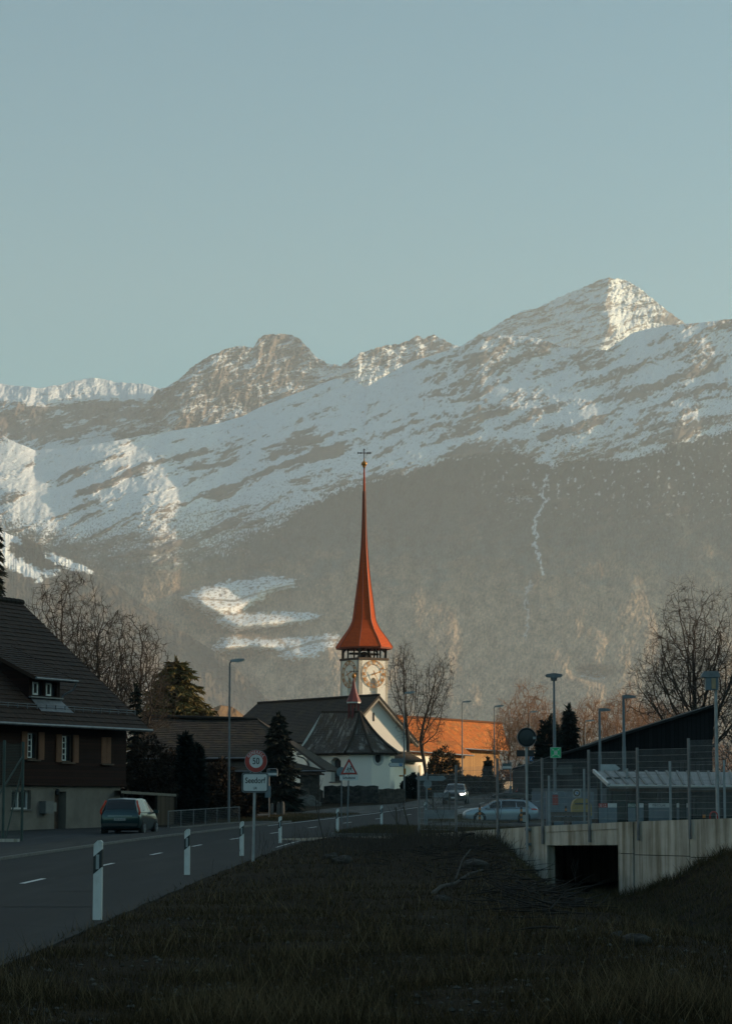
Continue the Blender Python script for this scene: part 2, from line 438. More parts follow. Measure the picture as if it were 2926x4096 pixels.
# ---- unseen wooded hill added beside and behind the viewpoint, shaped to shade near ground
hy = np.arange(-900, 461, 10.0); hx = np.arange(60, 900, 12.0)
HX, HY = np.meshgrid(hx, hy)
ridge = np.interp(hy, [-900, -300, 60, 166, 177, 200, 235, 262, 272, 284, 300, 325, 360, 430, 460], [35, 40, 74, 84, 61, 60, 66, 65, 59, 50, 36, 22, 9, 0, -2])[:, None]
rise = np.interp(hx, [60, 110, 220, 420, 900], [0, .25, 1.0, 1.25, 1.3])[None, :]
HZ = ridge * rise + 3 * fbm(HX / 40, HY / 40, 4, 5) * rise - 1.0 + np.where(HX > 230, 3, 0)
HZ = np.where(hx[None, :] > 215, np.minimum(HZ, ridge * (1 + .5 * (hx[None, :] - 215) / 700) + 1), HZ)
ii = np.arange(HX.size).reshape(HX.shape)
q = np.stack([ii[:-1, :-1], ii[:-1, 1:], ii[1:, 1:], ii[1:, :-1]], -1).reshape(-1, 4)
M_WOOD = mat_plain('shade_hill_woods', (0.05, 0.045, 0.03), 1.0, c2=(0.02, 0.022, 0.014), scale=.08, bmp=.6)
setting(np_mesh('hill', np.c_[HX.ravel(), HY.ravel(), HZ.ravel()], q, M_WOOD))
bx_ = np.arange(-700, 120, 20.0); by_ = np.arange(-700, -55, 15.0)
BX, BY = np.meshgrid(bx_, by_)
BZ = 14 * sstep(60, 330, -BY) * (1 - .35 * sstep(150, 700, -BX)) + 5 * fbm(BX / 60, BY / 60, 4, 8) - 2  # low rear hill, added to hold back skylight from behind the camera
ii = np.arange(BX.size).reshape(BX.shape)
q = np.stack([ii[:-1, :-1], ii[:-1, 1:], ii[1:, 1:], ii[1:, :-1]], -1).reshape(-1, 4)
setting(np_mesh('hill', np.c_[BX.ravel(), BY.ravel(), BZ.ravel()], q, M_WOOD))
# ================================================================== MOUNTAINS
DP = 731 / 1624.0
m, n, l, b = new_mat('mountain_surface'); b.inputs['Roughness'].default_value = 0.9; b.inputs['Specular IOR Level'].default_value = 0.1
an = n.new('ShaderNodeAttribute'); an.attribute_name = 'albedo'; l.new(an.outputs['Color'], b.inputs['Base Color'])
M_MOUNT = m

def blur(a, k, axis):
    """Three box blurs of about k samples, a near-Gaussian."""
    w = max(1, int(k) // 2)
    if w < 2: return a
    for _ in range(3):
        pad = [(0, 0), (0, 0)]; pad[axis] = (w // 2 + 1, w - w // 2 - 1 )
        c = np.cumsum(np.pad(a, pad, mode='edge'), axis)
        a = (np.take(c, range(w, c.shape[axis]), axis) - np.take(c, range(0, c.shape[axis] - w), axis)) / w
    return a

def poly_mask(U, V, pts, soft=3.0, wob=4.0, seed=0):
    """Soft mask of a polygon given in 1624-wide picture units, edge broken up by noise."""
    P = np.array(pts) * DP
    x = U + 2.2 * wob * fbm(U / 7, V / 3.5, 6, seed + 50, .65); y = V + wob * fbm(U / 8, V / 4, 6, seed + 60, .65)
    ins = np.zeros(U.shape, bool); dmin = np.full(U.shape, 1e9)
    for (x0, y0), (x1, y1) in zip(P, np.roll(P, -1, 0)):
        c = ((y0 > y) != (y1 > y)) & (x < (x1 - x0) * (y - y0) / (y1 - y0 + 1e-9) + x0); ins ^= c
        t = np.clip(((x - x0) * (x1 - x0) + (y - y0) * (y1 - y0)) / ((x1 - x0) ** 2 + (y1 - y0) ** 2), 0, 1)
        dmin = np.minimum(dmin, np.hypot(x - x0 - t * (x1 - x0), y - y0 - t * (y1 - y0)))
    sd = np.where(ins, dmin, -dmin)
    return sstep(-soft, soft, sd)

def line_mask(U, V, pts, w=1.6, wob=2.0, seed=0):
    P = np.array(pts) * DP
    x = U + wob * fbm(U / 6, V / 6, 4, seed + 70); d = np.full(U.shape, 1e9)
    for (x0, y0), (x1, y1) in zip(P[:-1], P[1:]):
        t = np.clip(((x - x0) * (x1 - x0) + (V - y0) * (y1 - y0)) / ((x1 - x0) ** 2 + (y1 - y0) ** 2), 0, 1)
        d = np.minimum(d, np.hypot(x - x0 - t * (x1 - x0), V - y0 - t * (y1 - y0)))
    return 1 - sstep(w * .5, w, d)

def terrain(name, crest, foot, Y0, nu, nv, u0, u1, slope, relief, paint, jag=1.5, jag_s=9.0, seed=1, soft=55):
    """A mountain flank: for every bearing the slope rises from its foot at Y0 to its crest; slope() gives its steepness,
    relief() pushes rock ribs and gullies towards or away, paint() gives the ground cover's own colour."""
    u = np.linspace(u0, u1, nu)
    cr = np.array(crest, float) * DP
    vc = np.interp(u, cr[:, 0], cr[:, 1]) - jag * fbm(u / jag_s, u * 0 + seed * 3.7, 5, seed, .6)
    t = np.linspace(0, 1, nv)[:, None]
    ft = foot(u) if callable(foot) else np.full(nu, float(foot))
    V = ft[None] + (vc - ft)[None] * t; U = np.repeat(u[None], nv, 0)
    ta = slope(U, V, V - vc[None])
    ta = blur(blur(ta, soft * nu / (u1 - u0), 1), max(2, nv // 60), 0)
    Y = np.empty_like(V); Y[0] = Y0(u) if callable(Y0) else Y0
    for i in range(1, nv):
        e = (VH - V[i]) / F
        Y[i] = Y[i - 1] * (1 + ((V[i - 1] - V[i]) / F) / np.maximum(ta[i] - e, 0.06))
    Y = blur(Y, soft * nu / (u1 - u0), 1)
    rel = relief(U, V, V - vc[None])
    Y = Y * (1 + rel)
    xc, yc = (U - U0) / F, (V0 - V) / F
    k = Y / (math.cos(PITCH) - yc * math.sin(PITCH))
    X = xc * k; Z = CZ + (math.sin(PITCH) + yc * math.cos(PITCH)) * k
    P = np.stack([X, Y, Z], -1)
    print(name, 'crest distance', Y[-1].min().round(), Y[-1].max().round())
    du = np.gradient(P, axis=1); dv = np.gradient(P, axis=0)
    nr = np.cross(du, dv); nr /= np.linalg.norm(nr, axis=-1, keepdims=True) + 1e-9
    nr *= np.sign(-nr[..., 1:2])
    col = paint(U, V, V - vc[None], nr)
    # back of the ridge
    back = P[-1] + np.array([0, 900, -700.0]); P = np.concatenate([P, back[None]], 0); col = np.concatenate([col, col[-1:]], 0)
    ii = np.arange(P.shape[0] * nu).reshape(P.shape[0], nu)
    q = np.stack([ii[:-1, :-1], ii[:-1, 1:], ii[1:, 1:], ii[1:, :-1]], -1).reshape(-1, 4)
    o = np_mesh(name, P.reshape(-1, 3), q, M_MOUNT, color=col.reshape(-1, 3))
    return setting(o)

SNOW = np.array([.80, .83, .86]); ROCK = np.array([.17, .122, .092]); ROCK2 = np.array([.070, .060, .057])
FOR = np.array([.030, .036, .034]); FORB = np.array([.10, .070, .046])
def mixc(a, b, k): return a + (b - a) * k[..., None]
def strata(U, V, seed=0, s=1.0, dip=.33, stretch=4.5):
    """Rock bands dipping to the left, as noise stretched along the bedding."""
    q = V + dip * U + 9 * fbm(U / 60, V / 60, 3, seed + 5); p = U - dip * V
    return fbm(p / (26 * s * stretch / 4), q / (26 * s / 4 ), 6, seed, .58)

# ---- D: the long snow flank above the forest
crestD = [(-300, 950), (-100, 958), (0, 968), (78, 1000), (133, 996), (190, 990), (244, 981), (330, 965), (427, 950), (482, 941), (538, 925), (575, 905), (640, 880),
          (700, 858), (740, 842), (780, 842), (812, 862), (857, 833), (912, 803), (1012, 773), (1067, 748), (1120, 745), (1182, 748), (1242, 768), (1347, 778),
          (1407, 738), (1477, 723), (1560, 716), (1624, 708), (1760, 690), (1900, 670)]
tl = np.array([(-300, 1110), (0, 1165), (150, 1200), (250, 1225), (400, 1240), (480, 1222), (560, 1180), (640, 1142), (720, 1098), (820, 1066), (900, 1050), (1000, 1017), (1130, 1003),
               (1220, 1034), (1300, 1016), (1400, 1022), (1480, 992), (1560, 970), (1624, 958), (1900, 930)], float) * DP
meadows = [[(405, 1330), (440, 1308), (520, 1290), (600, 1280), (655, 1284), (652, 1303), (600, 1318), (565, 1345), (520, 1362), (470, 1368), (430, 1350)],
           [(470, 1372), (560, 1362), (640, 1359), (715, 1364), (690, 1380), (600, 1393), (520, 1404), (500, 1398)],
           [(465, 1452), (500, 1416), (600, 1421), (680, 1415), (755, 1409), (742, 1432), (690, 1462), (640, 1467), (600, 1440), (520, 1448)],
           [(1132, 1105), (1160, 1099), (1182, 1104), (1165, 1113), (1140, 1114)], [(1280, 1494), (1310, 1490), (1342, 1498), (1335, 1509), (1300, 1502)]]
def mead(U, V):
    k = np.zeros(U.shape)
    for i, p in enumerate(meadows): k = np.maximum(k, poly_mask(U, V, p, .9, 7.0, i * 7))
    return k
def bedding(U, V, seed, lp=70., lq=10.):
    """Coordinates along and across the rock beds (dipping to the left), gently folded."""
    w = 10 * fbm(U / 90, V / 70, 4, seed) + 2.5 * fbm(U / 14, V / 12, 4, seed + 4)
    q = V + .36 * U + w; p = U - .36 * V
    return p / lp, q / lq
def tree_k(U, V):
    t = np.interp(U, tl[:, 0], tl[:, 1])
    soft = np.interp(U, [0, 180, 330, 420, 731], [26, 24, 9, 4.5, 6])
    k = (V - t) / soft + 1.1 * fbm(U / 16, V / 9, 5, 31, .6) + 1.5 * fbm(U / 1.5, V / 3.6, 3, 37, .8)
    return sstep(-.12, .22, k)
def rockD(U, V, below):
    p, q = bedding(U, V, 141, 95., 12.)
    band = fbm(p, q, 6, 143, .55)                                   # long ledges
    p2, q2 = bedding(U, V, 151, 13., 4.2)
    fine = fbm(p2, q2, 5, 153, .66)                                 # crags and snow-filled cracks
    gully = fbm((.77 * U + .64 * V) / 4.2, (.77 * V - .64 * U) / 30, 5, 157, .62)
    crag = fbm(U / 7 + .4 * fbm(U / 5, V / 5, 3, 158), V / 5.5, 6, 159, .66)
    right = sstep(300, 470, U); down = sstep(14, 95, below)
    k = (1.35 - .2 * right) * band + .42 * fine + (.22 + .30 * right) * gully + (.20 + .26 * right) * crag
    region = fbm(U / 55, V / 40, 4, 161)
    bias = -.085 + .10 * right + .06 * down + .48 * region - .12 * sstep(230, 60, U) * (1 - sstep(60, 110, below))
    bias = bias - .22 * sstep(28, 10, np.hypot((U - 372) / 3.2, (V - 392) / 1.0)) - .10 * sstep(20, 6, below) * (1 - right)
    return k + bias, fine
def slopeD(U, V, below):
    k, _ = rockD(U, V, below); f = tree_k(U, V)
    s = .74 + .9 * np.clip(k, -.25, .5) * (1 - f) + .10 * f
    s = s - .26 * sstep(520, 640, V)
    s = s * (1 - .45 * mead(U, V))
    return np.clip(s, .30, 1.8)
def reliefD(U, V, below):
    f = blur(tree_k(U, V), 6, 1); k, fine = rockD(U, V, below)
    g = .0050 * fbm(U / 75, V / 95, 5, 12) + .0020 * fbm((U + .5 * V) / 26, (V - .3 * U) / 60, 5, 16, .55, ridge=True)
    t = .0013 * fbm(U / 1.9, V / 4.0, 3, 18, .75) + .0010 * fbm(U / 22, V / 40, 4, 19, .55, ridge=True)
    n1 = fbm(U / 40, V / 30, 4, 191)
    w = 1 - sstep(0, 1, (below - 4 - .12 * np.clip(215 - U, 0, 330) + 14 * n1) / (14 + .22 * np.clip(215 - U, 0, 330)))
    lean = -.030 * sstep(250, 760, U) + .056 * sstep(-150, 290, U) * sstep(545, 440, V + 10 * n1 + .16 * U) * (1 - .35 * sstep(300, 620, U))
    lean = lean + .016 * blur(blur(mead(U, V), 30, 1), 20, 0) * (U - 345) / 70
    lean = lean + .012 * fbm(U / 90, V / 120, 3, 193)
    return lean + g * (1 - .4 * f) - .0042 * np.clip(k, -.2, .45) * (1 - f) - .0010 * fine * (1 - f) + t * f * (1 - mead(U, V))
def paintD(U, V, below, nr):
    k, fine = rockD(U, V, below)
    k = k + .30 * (.55 - nr[..., 2]) + .16 * fbm(U / 2.0, V / 1.6, 3, 165, .7)
    rock = sstep(.0, .13, k)
    spk = sstep(.30, .42, fbm(U / 1.5, V / 2.6, 3, 181, .8) + .5 * sstep(60, 130, below) * sstep(330, 150, U) + .10 * sstep(40, 110, below))
    rock = np.maximum(rock, .85 * spk)
    ck = sstep(-.35, .35, fbm(U / 24, V / 12, 5, 45) + .5 * fine)
    tone = (.72 + .6 * np.clip(.5 + fbm(U / 4, V / 2.5, 4, 167, .7), 0, 1))[..., None]
    c = mixc(SNOW * np.ones(U.shape + (3,)), mixc(ROCK2 * np.ones(U.shape + (3,)), ROCK, ck) * tone, rock * .94)
    f = tree_k(U, V)
    low = sstep(470, 650, V)  # bare beech browner downslope, plus valley haze painted in as paler forest
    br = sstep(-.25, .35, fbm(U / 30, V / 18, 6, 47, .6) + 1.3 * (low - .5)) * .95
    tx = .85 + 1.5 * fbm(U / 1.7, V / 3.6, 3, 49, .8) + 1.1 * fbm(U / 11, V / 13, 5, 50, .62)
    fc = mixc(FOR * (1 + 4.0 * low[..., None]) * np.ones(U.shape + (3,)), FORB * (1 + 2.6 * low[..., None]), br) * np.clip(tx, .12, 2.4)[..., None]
    rk = sstep(.16, .26, fbm((U - .36 * V) / 40, (V + .36 * U) / 9, 6, 169, .6)) * sstep(455, 500, V) * sstep(620, 560, V) * sstep(380, 470, U)
    fc = mixc(fc, ROCK * .8 * np.ones(U.shape + (3,)), rk * .55)
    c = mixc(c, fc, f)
    # frozen stream, avalanche tracks and snow gaps among the trees
    brk = sstep(-.28, .05, fbm(U / 2.4, V / 4, 4, 171, .7))
    sn = line_mask(U, V, [(1213, 1056), (1206, 1075), (1204, 1095), (1208, 1112), (1200, 1130), (1190, 1150), (1186, 1172), (1190, 1195), (1187, 1210), (1194, 1232), (1200, 1250), (1206, 1275)], 2.1, 5) * brk * .85
    sn = np.maximum(sn, .45 * line_mask(U, V, [(1180, 1290), (1165, 1320), (1172, 1370), (1165, 1420)], 1.6, 6, 3) * brk)
    gap = fbm(U / 5, V / 7, 5, 53, .68)
    sn = np.maximum(sn, .75 * sstep(.24, .36, gap) * sstep(455, 520, U) * sstep(545, 480, V))
    sn = np.maximum(sn, .55 * sstep(.28, .4, fbm(U / 6, V / 4.5, 5, 57, .65)) * sstep(330, 140, U) * sstep(610, 545, V))
    md = mead(U, V)
    spots = (1 - .95 * sstep(.07, .15, fbm(U / 4.2, V / 1.7, 5, 59, .72))) * (1 - .8 * line_mask(U, V, [(500, 1440), (600, 1455), (700, 1425), (760, 1420)], 1.6, 3, 2)) * (1 - .8 * line_mask(U, V, [(430, 1330), (520, 1335), (600, 1310), (650, 1300)], 1.2, 4, 6)) * (1 - .8 * line_mask(U, V, [(600, 1400), (640, 1440), (660, 1470)], 1.3, 4, 7))
    sn = np.maximum(sn, np.clip(md * spots, 0, 1))
    return mixc(c, SNOW * np.ones(U.shape + (3,)), sn)
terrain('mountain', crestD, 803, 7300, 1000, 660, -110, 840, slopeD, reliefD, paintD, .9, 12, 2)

def peak_paint(seed, snowy=0.0, warm=None):
    def f(U, V, below, nr):
        p, q = bedding(U, V, seed, 34., 6.5); p2, q2 = bedding(U, V, seed + 7, 8., 3.)
        k = .55 * fbm(U / 26, V / 20, 5, seed + 15, .6) + 1.05 * fbm(p, q, 6, seed + 1, .58) + .6 * fbm(p2, q2, 5, seed + 2, .68) + .55 * (.58 - nr[..., 2]) - snowy
        if warm is not None: k = k + warm(U, V, below)
        rock = sstep(-.02, .12, k) * .95
        ck = sstep(-.35, .35, fbm(U / 12, V / 16, 5, seed + 9, .6))
        tone = (.7 + .65 * np.clip(.5 + fbm(U / 2.5, V / 3.5, 4, seed + 11, .7), 0, 1))[..., None]
        return mixc(SNOW * np.ones(U.shape + (3,)), mixc(ROCK2 * np.ones(U.shape + (3,)), ROCK * 1.2, ck) * tone, rock)
    return f
def peak_relief(seed, amp=1.0, face=None):
    def f(U, V, below):
        p, q = bedding(U, V, seed + 20, 34., 6.5)
        r = amp * (.0050 * fbm(U / 34, V / 40, 5, seed) + .0028 * fbm((U + .3 * V) / 10, V / 24, 5, seed + 4, .6, ridge=True) - .0030 * fbm(p, q, 5, seed + 1, .6) + .0010 * fbm(U / 4, V / 4, 4, seed + 8, .65))
        return r + (face(U, V, below) if face else 0)
    return f
# ---- C: the pyramid on the right, ridge line running down from its summit
crestC = [(940, 830), (1000, 785), (1060, 745), (1085, 733), (1120, 710), (1160, 690), (1190, 685), (1240, 660), (1290, 640), (1330, 622), (1350, 617), (1385, 621), (1420, 640), (1450, 665), (1480, 690), (1515, 714), (1545, 742), (1600, 790)]
def faceC(U, V, below):
    r = np.interp(V, np.array([617, 680, 720, 780]) * DP, np.array([1350, 1345, 1352, 1335]) * DP)
    return .045 * np.clip((U - r) / 60, 0, 1.6) + .020 * np.clip((r - U) / 60, 0, 2.2)
terrain('mountain', crestC, 380, 12300, 420, 220, 415, 725, lambda U, V, b_: np.clip(.95 + .5 * strata(U, V, 61), .45, 1.8), peak_relief(63, 1.2, faceC),
        peak_paint(66, .05, lambda U, V, b_: .25 * sstep(1400 * DP, 1500 * DP, U) - .35 * sstep(1352 * DP, 1362 * DP, U) * sstep(1470 * DP, 1430 * DP, U) - .10 * sstep(1350 * DP, 1340 * DP, U)), 2.0, 5, 3, 30)
# ---- B: the broad rock massif in the middle
crestB = [(250, 980), (300, 925), (350, 866), (375, 858), (400, 840), (420, 820), (450, 798), (500, 775), (535, 768), (562, 772), (575, 752), (590, 743), (625, 742), (650, 745), (670, 757), (685, 775), (705, 795),
          (730, 808), (755, 812), (775, 802), (800, 782), (830, 775), (850, 768), (880, 765), (905, 757), (925, 745), (940, 752), (960, 743), (985, 755), (1010, 768), (1060, 772), (1120, 790)]
def faceB(U, V, below):
    r = np.interp(V, np.array([740, 800, 870, 950]) * DP, np.array([520, 470, 420, 390]) * DP)
    return .040 * sstep(150, 330, U) + .012 * np.clip((r - U) / 45, 0, 1.5) + .03 * sstep(330, 470, U)
terrain('mountain', crestB, 445, 11000, 560, 260, 105, 520, lambda U, V, b_: np.clip(1.15 + .6 * strata(U, V, 71), .5, 2.2), peak_relief(73, 1.7, faceB),
        peak_paint(76, -.04, lambda U, V, b_: .2 * sstep(690 * DP, 600 * DP, U) + .15 * sstep(14, 4, b_) * 0 - .75 * sstep(690 * DP, 740 * DP, U) * sstep(800 * DP, 840 * DP, V)), 2.8, 4.5, 4, 30)
# ---- A: the snow plateau far left with its cliff band
crestA = [(-300, 850), (-100, 866), (0, 853), (40, 858), (95, 862), (130, 855), (170, 845), (215, 838), (260, 850), (320, 852), (355, 862), (400, 885), (470, 920)]
def cliffA(U, V, below):
    k = fbm(U / 26, V / 18, 5, 83, .6)
    return sstep(13, 25, below + 15 * k) * sstep(66, 48, below + 12 * fbm(U / 18, V / 12, 5, 89, .6))
def slopeA(U, V, below):
    return np.clip(.45 + .8 * cliffA(U, V, below) + .3 * strata(U, V, 81), .30, 1.6)
def faceA(U, V, below):
    return .045 * (U + 110) / 325 + .010 * fbm(U / 45, V / 40, 4, 84)
def warmA(U, V, below):
    return .62 * cliffA(U, V, below) - .16
terrain('mountain', crestA, 455, 11900, 420, 200, -110, 215, slopeA, peak_relief(86, .8, faceA), peak_paint(88, .12, warmA), 1.5, 7, 5, 30)
# ---- E: the nearer hillside at the left with snowy clearings
crestE = [(-300, 1060), (-100, 1140), (0, 1178), (30, 1190), (60, 1196), (100, 1215), (150, 1240), (210, 1268), (260, 1300), (300, 1330), (360, 1372), (420, 1412), (480, 1450), (520, 1480), (600, 1560)]
clear = [[(-60, 1170), (10, 1178), (45, 1198), (50, 1212), (30, 1205), (20, 1225), (60, 1252), (95, 1270), (90, 1295), (60, 1280), (20, 1262), (-60, 1250)],
         [(100, 1225), (140, 1238), (200, 1262), (215, 1278), (190, 1272), (150, 1262), (118, 1252)], [(90, 1268), (125, 1264), (130, 1276), (100, 1282)]]
def clearE(U, V):
    k = np.zeros(U.shape)
    for i, p in enumerate(clear): k = np.maximum(k, poly_mask(U, V, p, 1.0, 5, 90 + i * 5))
    return k
def paintE(U, V, below, nr):
    br = sstep(-.35, .25, fbm(U / 20, V / 14, 4, 101))
    c = mixc(FOR * np.ones(U.shape + (3,)), FORB * 1.15, br) * np.clip(.8 + .55 * fbm(U / 1.9, V / 5, 3, 103, .7), .3, 1.5)[..., None]
    k = clearE(U, V) * (1 - sstep(.3, .45, fbm(U / 4, V / 3, 4, 105, .6)))
    return mixc(c, SNOW * np.ones(U.shape + (3,)), k)
terrain('mountain', crestE, 803, 6700, 520, 330, -110, 275, lambda U, V, b_: np.clip(.66 + .25 * fbm(U / 50, V / 30, 4, 107) - .30 * clearE(U, V), .25, 1.1),
        lambda U, V, b_: .05 * sstep(-60, 200, U) * sstep(120, 20, b_) + .012 * fbm(U / 60, V / 60, 4, 109) + .0017 * fbm(U / 2.6, V / 6, 3, 111, .7) * (1 - clearE(U, V)) + .004 * fbm(U / 14, V / 14, 4, 113, .6), paintE, 1.6, 2.2, 6)
# ---- unseen snowy mountainside added left of the view to bounce warm sunlight back
sy, sx = np.arange(-1400, 7600, 60.0), np.arange(-4300, -1500, 50.0)
SX, SY = np.meshgrid(sx, sy)
SZ = 1750 * sstep(-1650, -4200, SX) ** .9 * (1 - .35 * sstep(3500, 7600, SY)) * sstep(7600, 6000, SY) + 160 * fbm(SX / 420, SY / 420, 6, 203, .55) * sstep(-1600, -2300, SX) - 20
sn = sstep(-.15, .15, fbm(SX / 200, SY / 200, 5, 207) + (SZ - 450) / 500)
cs = mixc(np.array([.09, .07, .05]) * np.ones(SX.shape + (3,)), SNOW * np.ones(SX.shape + (3,)), sn)
ii = np.arange(SX.size).reshape(SX.shape)
setting(np_mesh('mountain', np.c_[SX.ravel(), SY.ravel(), SZ.ravel()], np.stack([ii[:-1, :-1], ii[:-1, 1:], ii[1:, 1:], ii[1:, :-1]], -1).reshape(-1, 4), M_MOUNT, color=cs.reshape(-1, 3)))
# ---- a small sunlit knoll behind the roofs
crestK = [(400, 1640), (440, 1600), (465, 1576), (490, 1566), (515, 1570), (545, 1592), (590, 1640)]
terrain('hill', crestK, 803, 1500, 160, 80, 170, 275, lambda U, V, b_: .5 + 0 * U, lambda U, V, b_: .004 * fbm(U / 8, V / 8, 4, 121) + .03 * (U - 220) / 60 , lambda U, V, b_, nr: np.ones(U.shape + (3,)) * np.array([.16, .095, .05]) * (1 + .4 * fbm(U / 2, V / 2, 4, 123))[..., None], .4, 3, 7)

# ================================================================== HAZE
HAZE_DENS = 5.6e-5
m = bpy.data.materials.new('haze_air'); m.use_nodes = True; n = m.node_tree.nodes; n.clear()
out = n.new('ShaderNodeOutputMaterial'); pv = n.new('ShaderNodeVolumePrincipled')
pv.inputs['Color'].default_value = (0.84, 0.89, 0.98, 1); pv.inputs['Density'].default_value = HAZE_DENS; pv.inputs['Anisotropy'].default_value = 0.0
m.node_tree.links.new(pv.outputs[0], out.inputs['Volume'])
hz = MB().bx(-4400, 3400, -1500, 14500, -60, 3100).build('haze', m)
setting(hz, 'stuff')
# ================================================================== BUILDINGS
M_WHITE = mat_plain('white_render', (0.86, 0.80, 0.71), 0.9, c2=(0.82, 0.76, 0.67), scale=.6, bmp=.05)
M_PLASTER = mat_plain('grey_plaster', (0.19, 0.165, 0.14), 0.95, c2=(0.135, 0.118, 0.10), scale=1.1, bmp=.35)
M_BROWNWALL = mat_planks('brown_shingle_wall', (0.030, 0.0105, 0.007), (0.018, 0.007, 0.005), .17, 'Z')
M_DARKWOOD = mat_planks('dark_timber', (0.040, 0.030, 0.024), (0.022, 0.017, 0.014), .2, 'XY')
M_BEAM = mat_plain('brown_beam', (0.10, 0.060, 0.038), 0.8, c2=(0.05, 0.032, 0.022), scale=4)
M_ORANGEWOOD = mat_planks('weathered_boards', (0.40, 0.22, 0.09), (0.26, 0.135, 0.055), .22, 'XY')
M_SHUTTER = mat_plain('orange_shutter', (0.17, 0.065, 0.028), 0.7, c2=(0.12, 0.045, 0.02), scale=2)
M_FRAME = mat_plain('white_frame', (0.62, 0.62, 0.60), 0.6, c2=(0.48, 0.48, 0.47), scale=2)
M_GLASS = mat_glass('window_glass')
M_DARK = mat_plain('dark_interior', (0.012, 0.012, 0.012), 0.9)
M_TIN = mat_plain('zinc_gutter', (0.20, 0.20, 0.21), 0.5, metal=.5, c2=(0.13, 0.13, 0.14), scale=3)
M_STONE = None
def mat_rubble(name, c, c2, s=3.2, mortar=(0.07, 0.065, 0.06)):
    m, n, l, b = new_mat(name); b.inputs['Roughness'].default_value = 0.95
    v = coords(n, l, (1, 1, 1.5))
    vo = n.new('ShaderNodeTexVoronoi'); vo.inputs['Scale'].default_value = s; l.new(v, vo.inputs['Vector'])
    ve = n.new('ShaderNodeTexVoronoi'); ve.feature = 'DISTANCE_TO_EDGE'; ve.inputs['Scale'].default_value = s; l.new(v, ve.inputs['Vector'])
    bw = n.new('ShaderNodeRGBToBW'); l.new(vo.outputs['Color'], bw.inputs[0])
    col = ramp(n, l, bw.outputs[0], [(0.2, c2), (0.8, c)])
    k = ramp(n, l, ve.outputs['Distance'], [(0.02, (0, 0, 0)), (0.07, (1, 1, 1))])
    mx = n.new('ShaderNodeMixRGB'); l.new(k, mx.inputs[0]); mx.inputs[1].default_value = (*mortar, 1); l.new(col, mx.inputs[2])
    t = noise_tex(n, l, v, 1.2, 6); dk = ramp(n, l, t, [(0.35, (.55, .55, .5)), (0.65, (1.1, 1.1, 1.1))])
    m2 = n.new('ShaderNodeMixRGB'); m2.blend_type = 'MULTIPLY'; m2.inputs[0].default_value = 1; l.new(mx.outputs[0], m2.inputs[1]); l.new(dk, m2.inputs[2])
    l.new(m2.outputs[0], b.inputs['Base Color']); bump(n, l, b, k, .8, .05)
    return m
M_STONE = mat_rubble('rubble_stone', (0.115, 0.10, 0.085), (0.055, 0.05, 0.045))
M_WARMSTONE = mat_rubble('warm_rubble_stone', (0.30, 0.24, 0.18), (0.17, 0.14, 0.11), 2.0)

M_TILE_BROWN = mat_tiles('brown_roof_tiles', (0.050, 0.024, 0.015), (0.030, 0.016, 0.010), (0.024, 0.018, 0.011), .64, .21, .34)
M_TILE_DARK = mat_tiles('dark_roof_tiles', (0.054, 0.043, 0.035), (0.030, 0.025, 0.022), (0.060, 0.046, 0.028), .54, .2, .28)
M_TILE_CHAPEL = mat_tiles('mossy_chapel_tiles', (0.105, 0.088, 0.074), (0.062, 0.053, 0.047), (0.060, 0.040, 0.022), .52, .18, .24, pale=(0.32, 0.30, 0.27))
M_TILE_ORANGE = mat_tiles('orange_roof_tiles', (0.52, 0.145, 0.020), (0.34, 0.085, 0.012), (0.20, 0.09, 0.025), .53, .22, .34, pale=(0.56, 0.23, 0.055))
M_SPIRE = mat_tiles('red_shingles', (0.56, 0.088, 0.013), (0.46, 0.065, 0.01), (0.34, 0.05, 0.011), .60, .16, .2, rough=.85)
M_SPIRE_RIM = mat_plain('red_rim', (0.26, 0.055, 0.025), .6)
M_TURRET = mat_plain('red_turret_paint', (0.18, 0.03, 0.026), .6, c2=(0.13, 0.022, 0.02), scale=4)
M_GOLD = mat_plain('gilding', (0.46, 0.195, 0.03), .4, metal=.25, c2=(0.37, 0.15, 0.022), scale=3)
M_IRON = mat_plain('dark_iron', (0.03, 0.03, 0.032), .6, metal=.4)

def text_mesh(body, size, align='CENTER', bold=0.0):
    cu = bpy.data.curves.new('lettering', 'FONT'); cu.body = body; cu.size = size; cu.align_x = align; cu.align_y = 'CENTER'; cu.offset = bold
    cu.resolution_u = 3
    ob = bpy.data.objects.new('lettering', cu); C.objects.link(ob)
    dg = bpy.context.evaluated_depsgraph_get()
    me = bpy.data.meshes.new_from_object(ob.evaluated_get(dg))
    vs = [v.co.copy() for v in me.vertices]; fs = [tuple(p.vertices) for p in me.polygons]
    bpy.data.objects.remove(ob); bpy.data.curves.remove(cu); bpy.data.meshes.remove(me)
    return vs, fs

def put_text(mb, body, size, fn, sx=1.0, bold=0.0, align='CENTER'):
    """fn maps text (x, y) to a 3-D point."""
    vs, fs = text_mesh(body, size, align, bold)
    mb.add([fn(p.x * sx, p.y) for p in vs], fs)

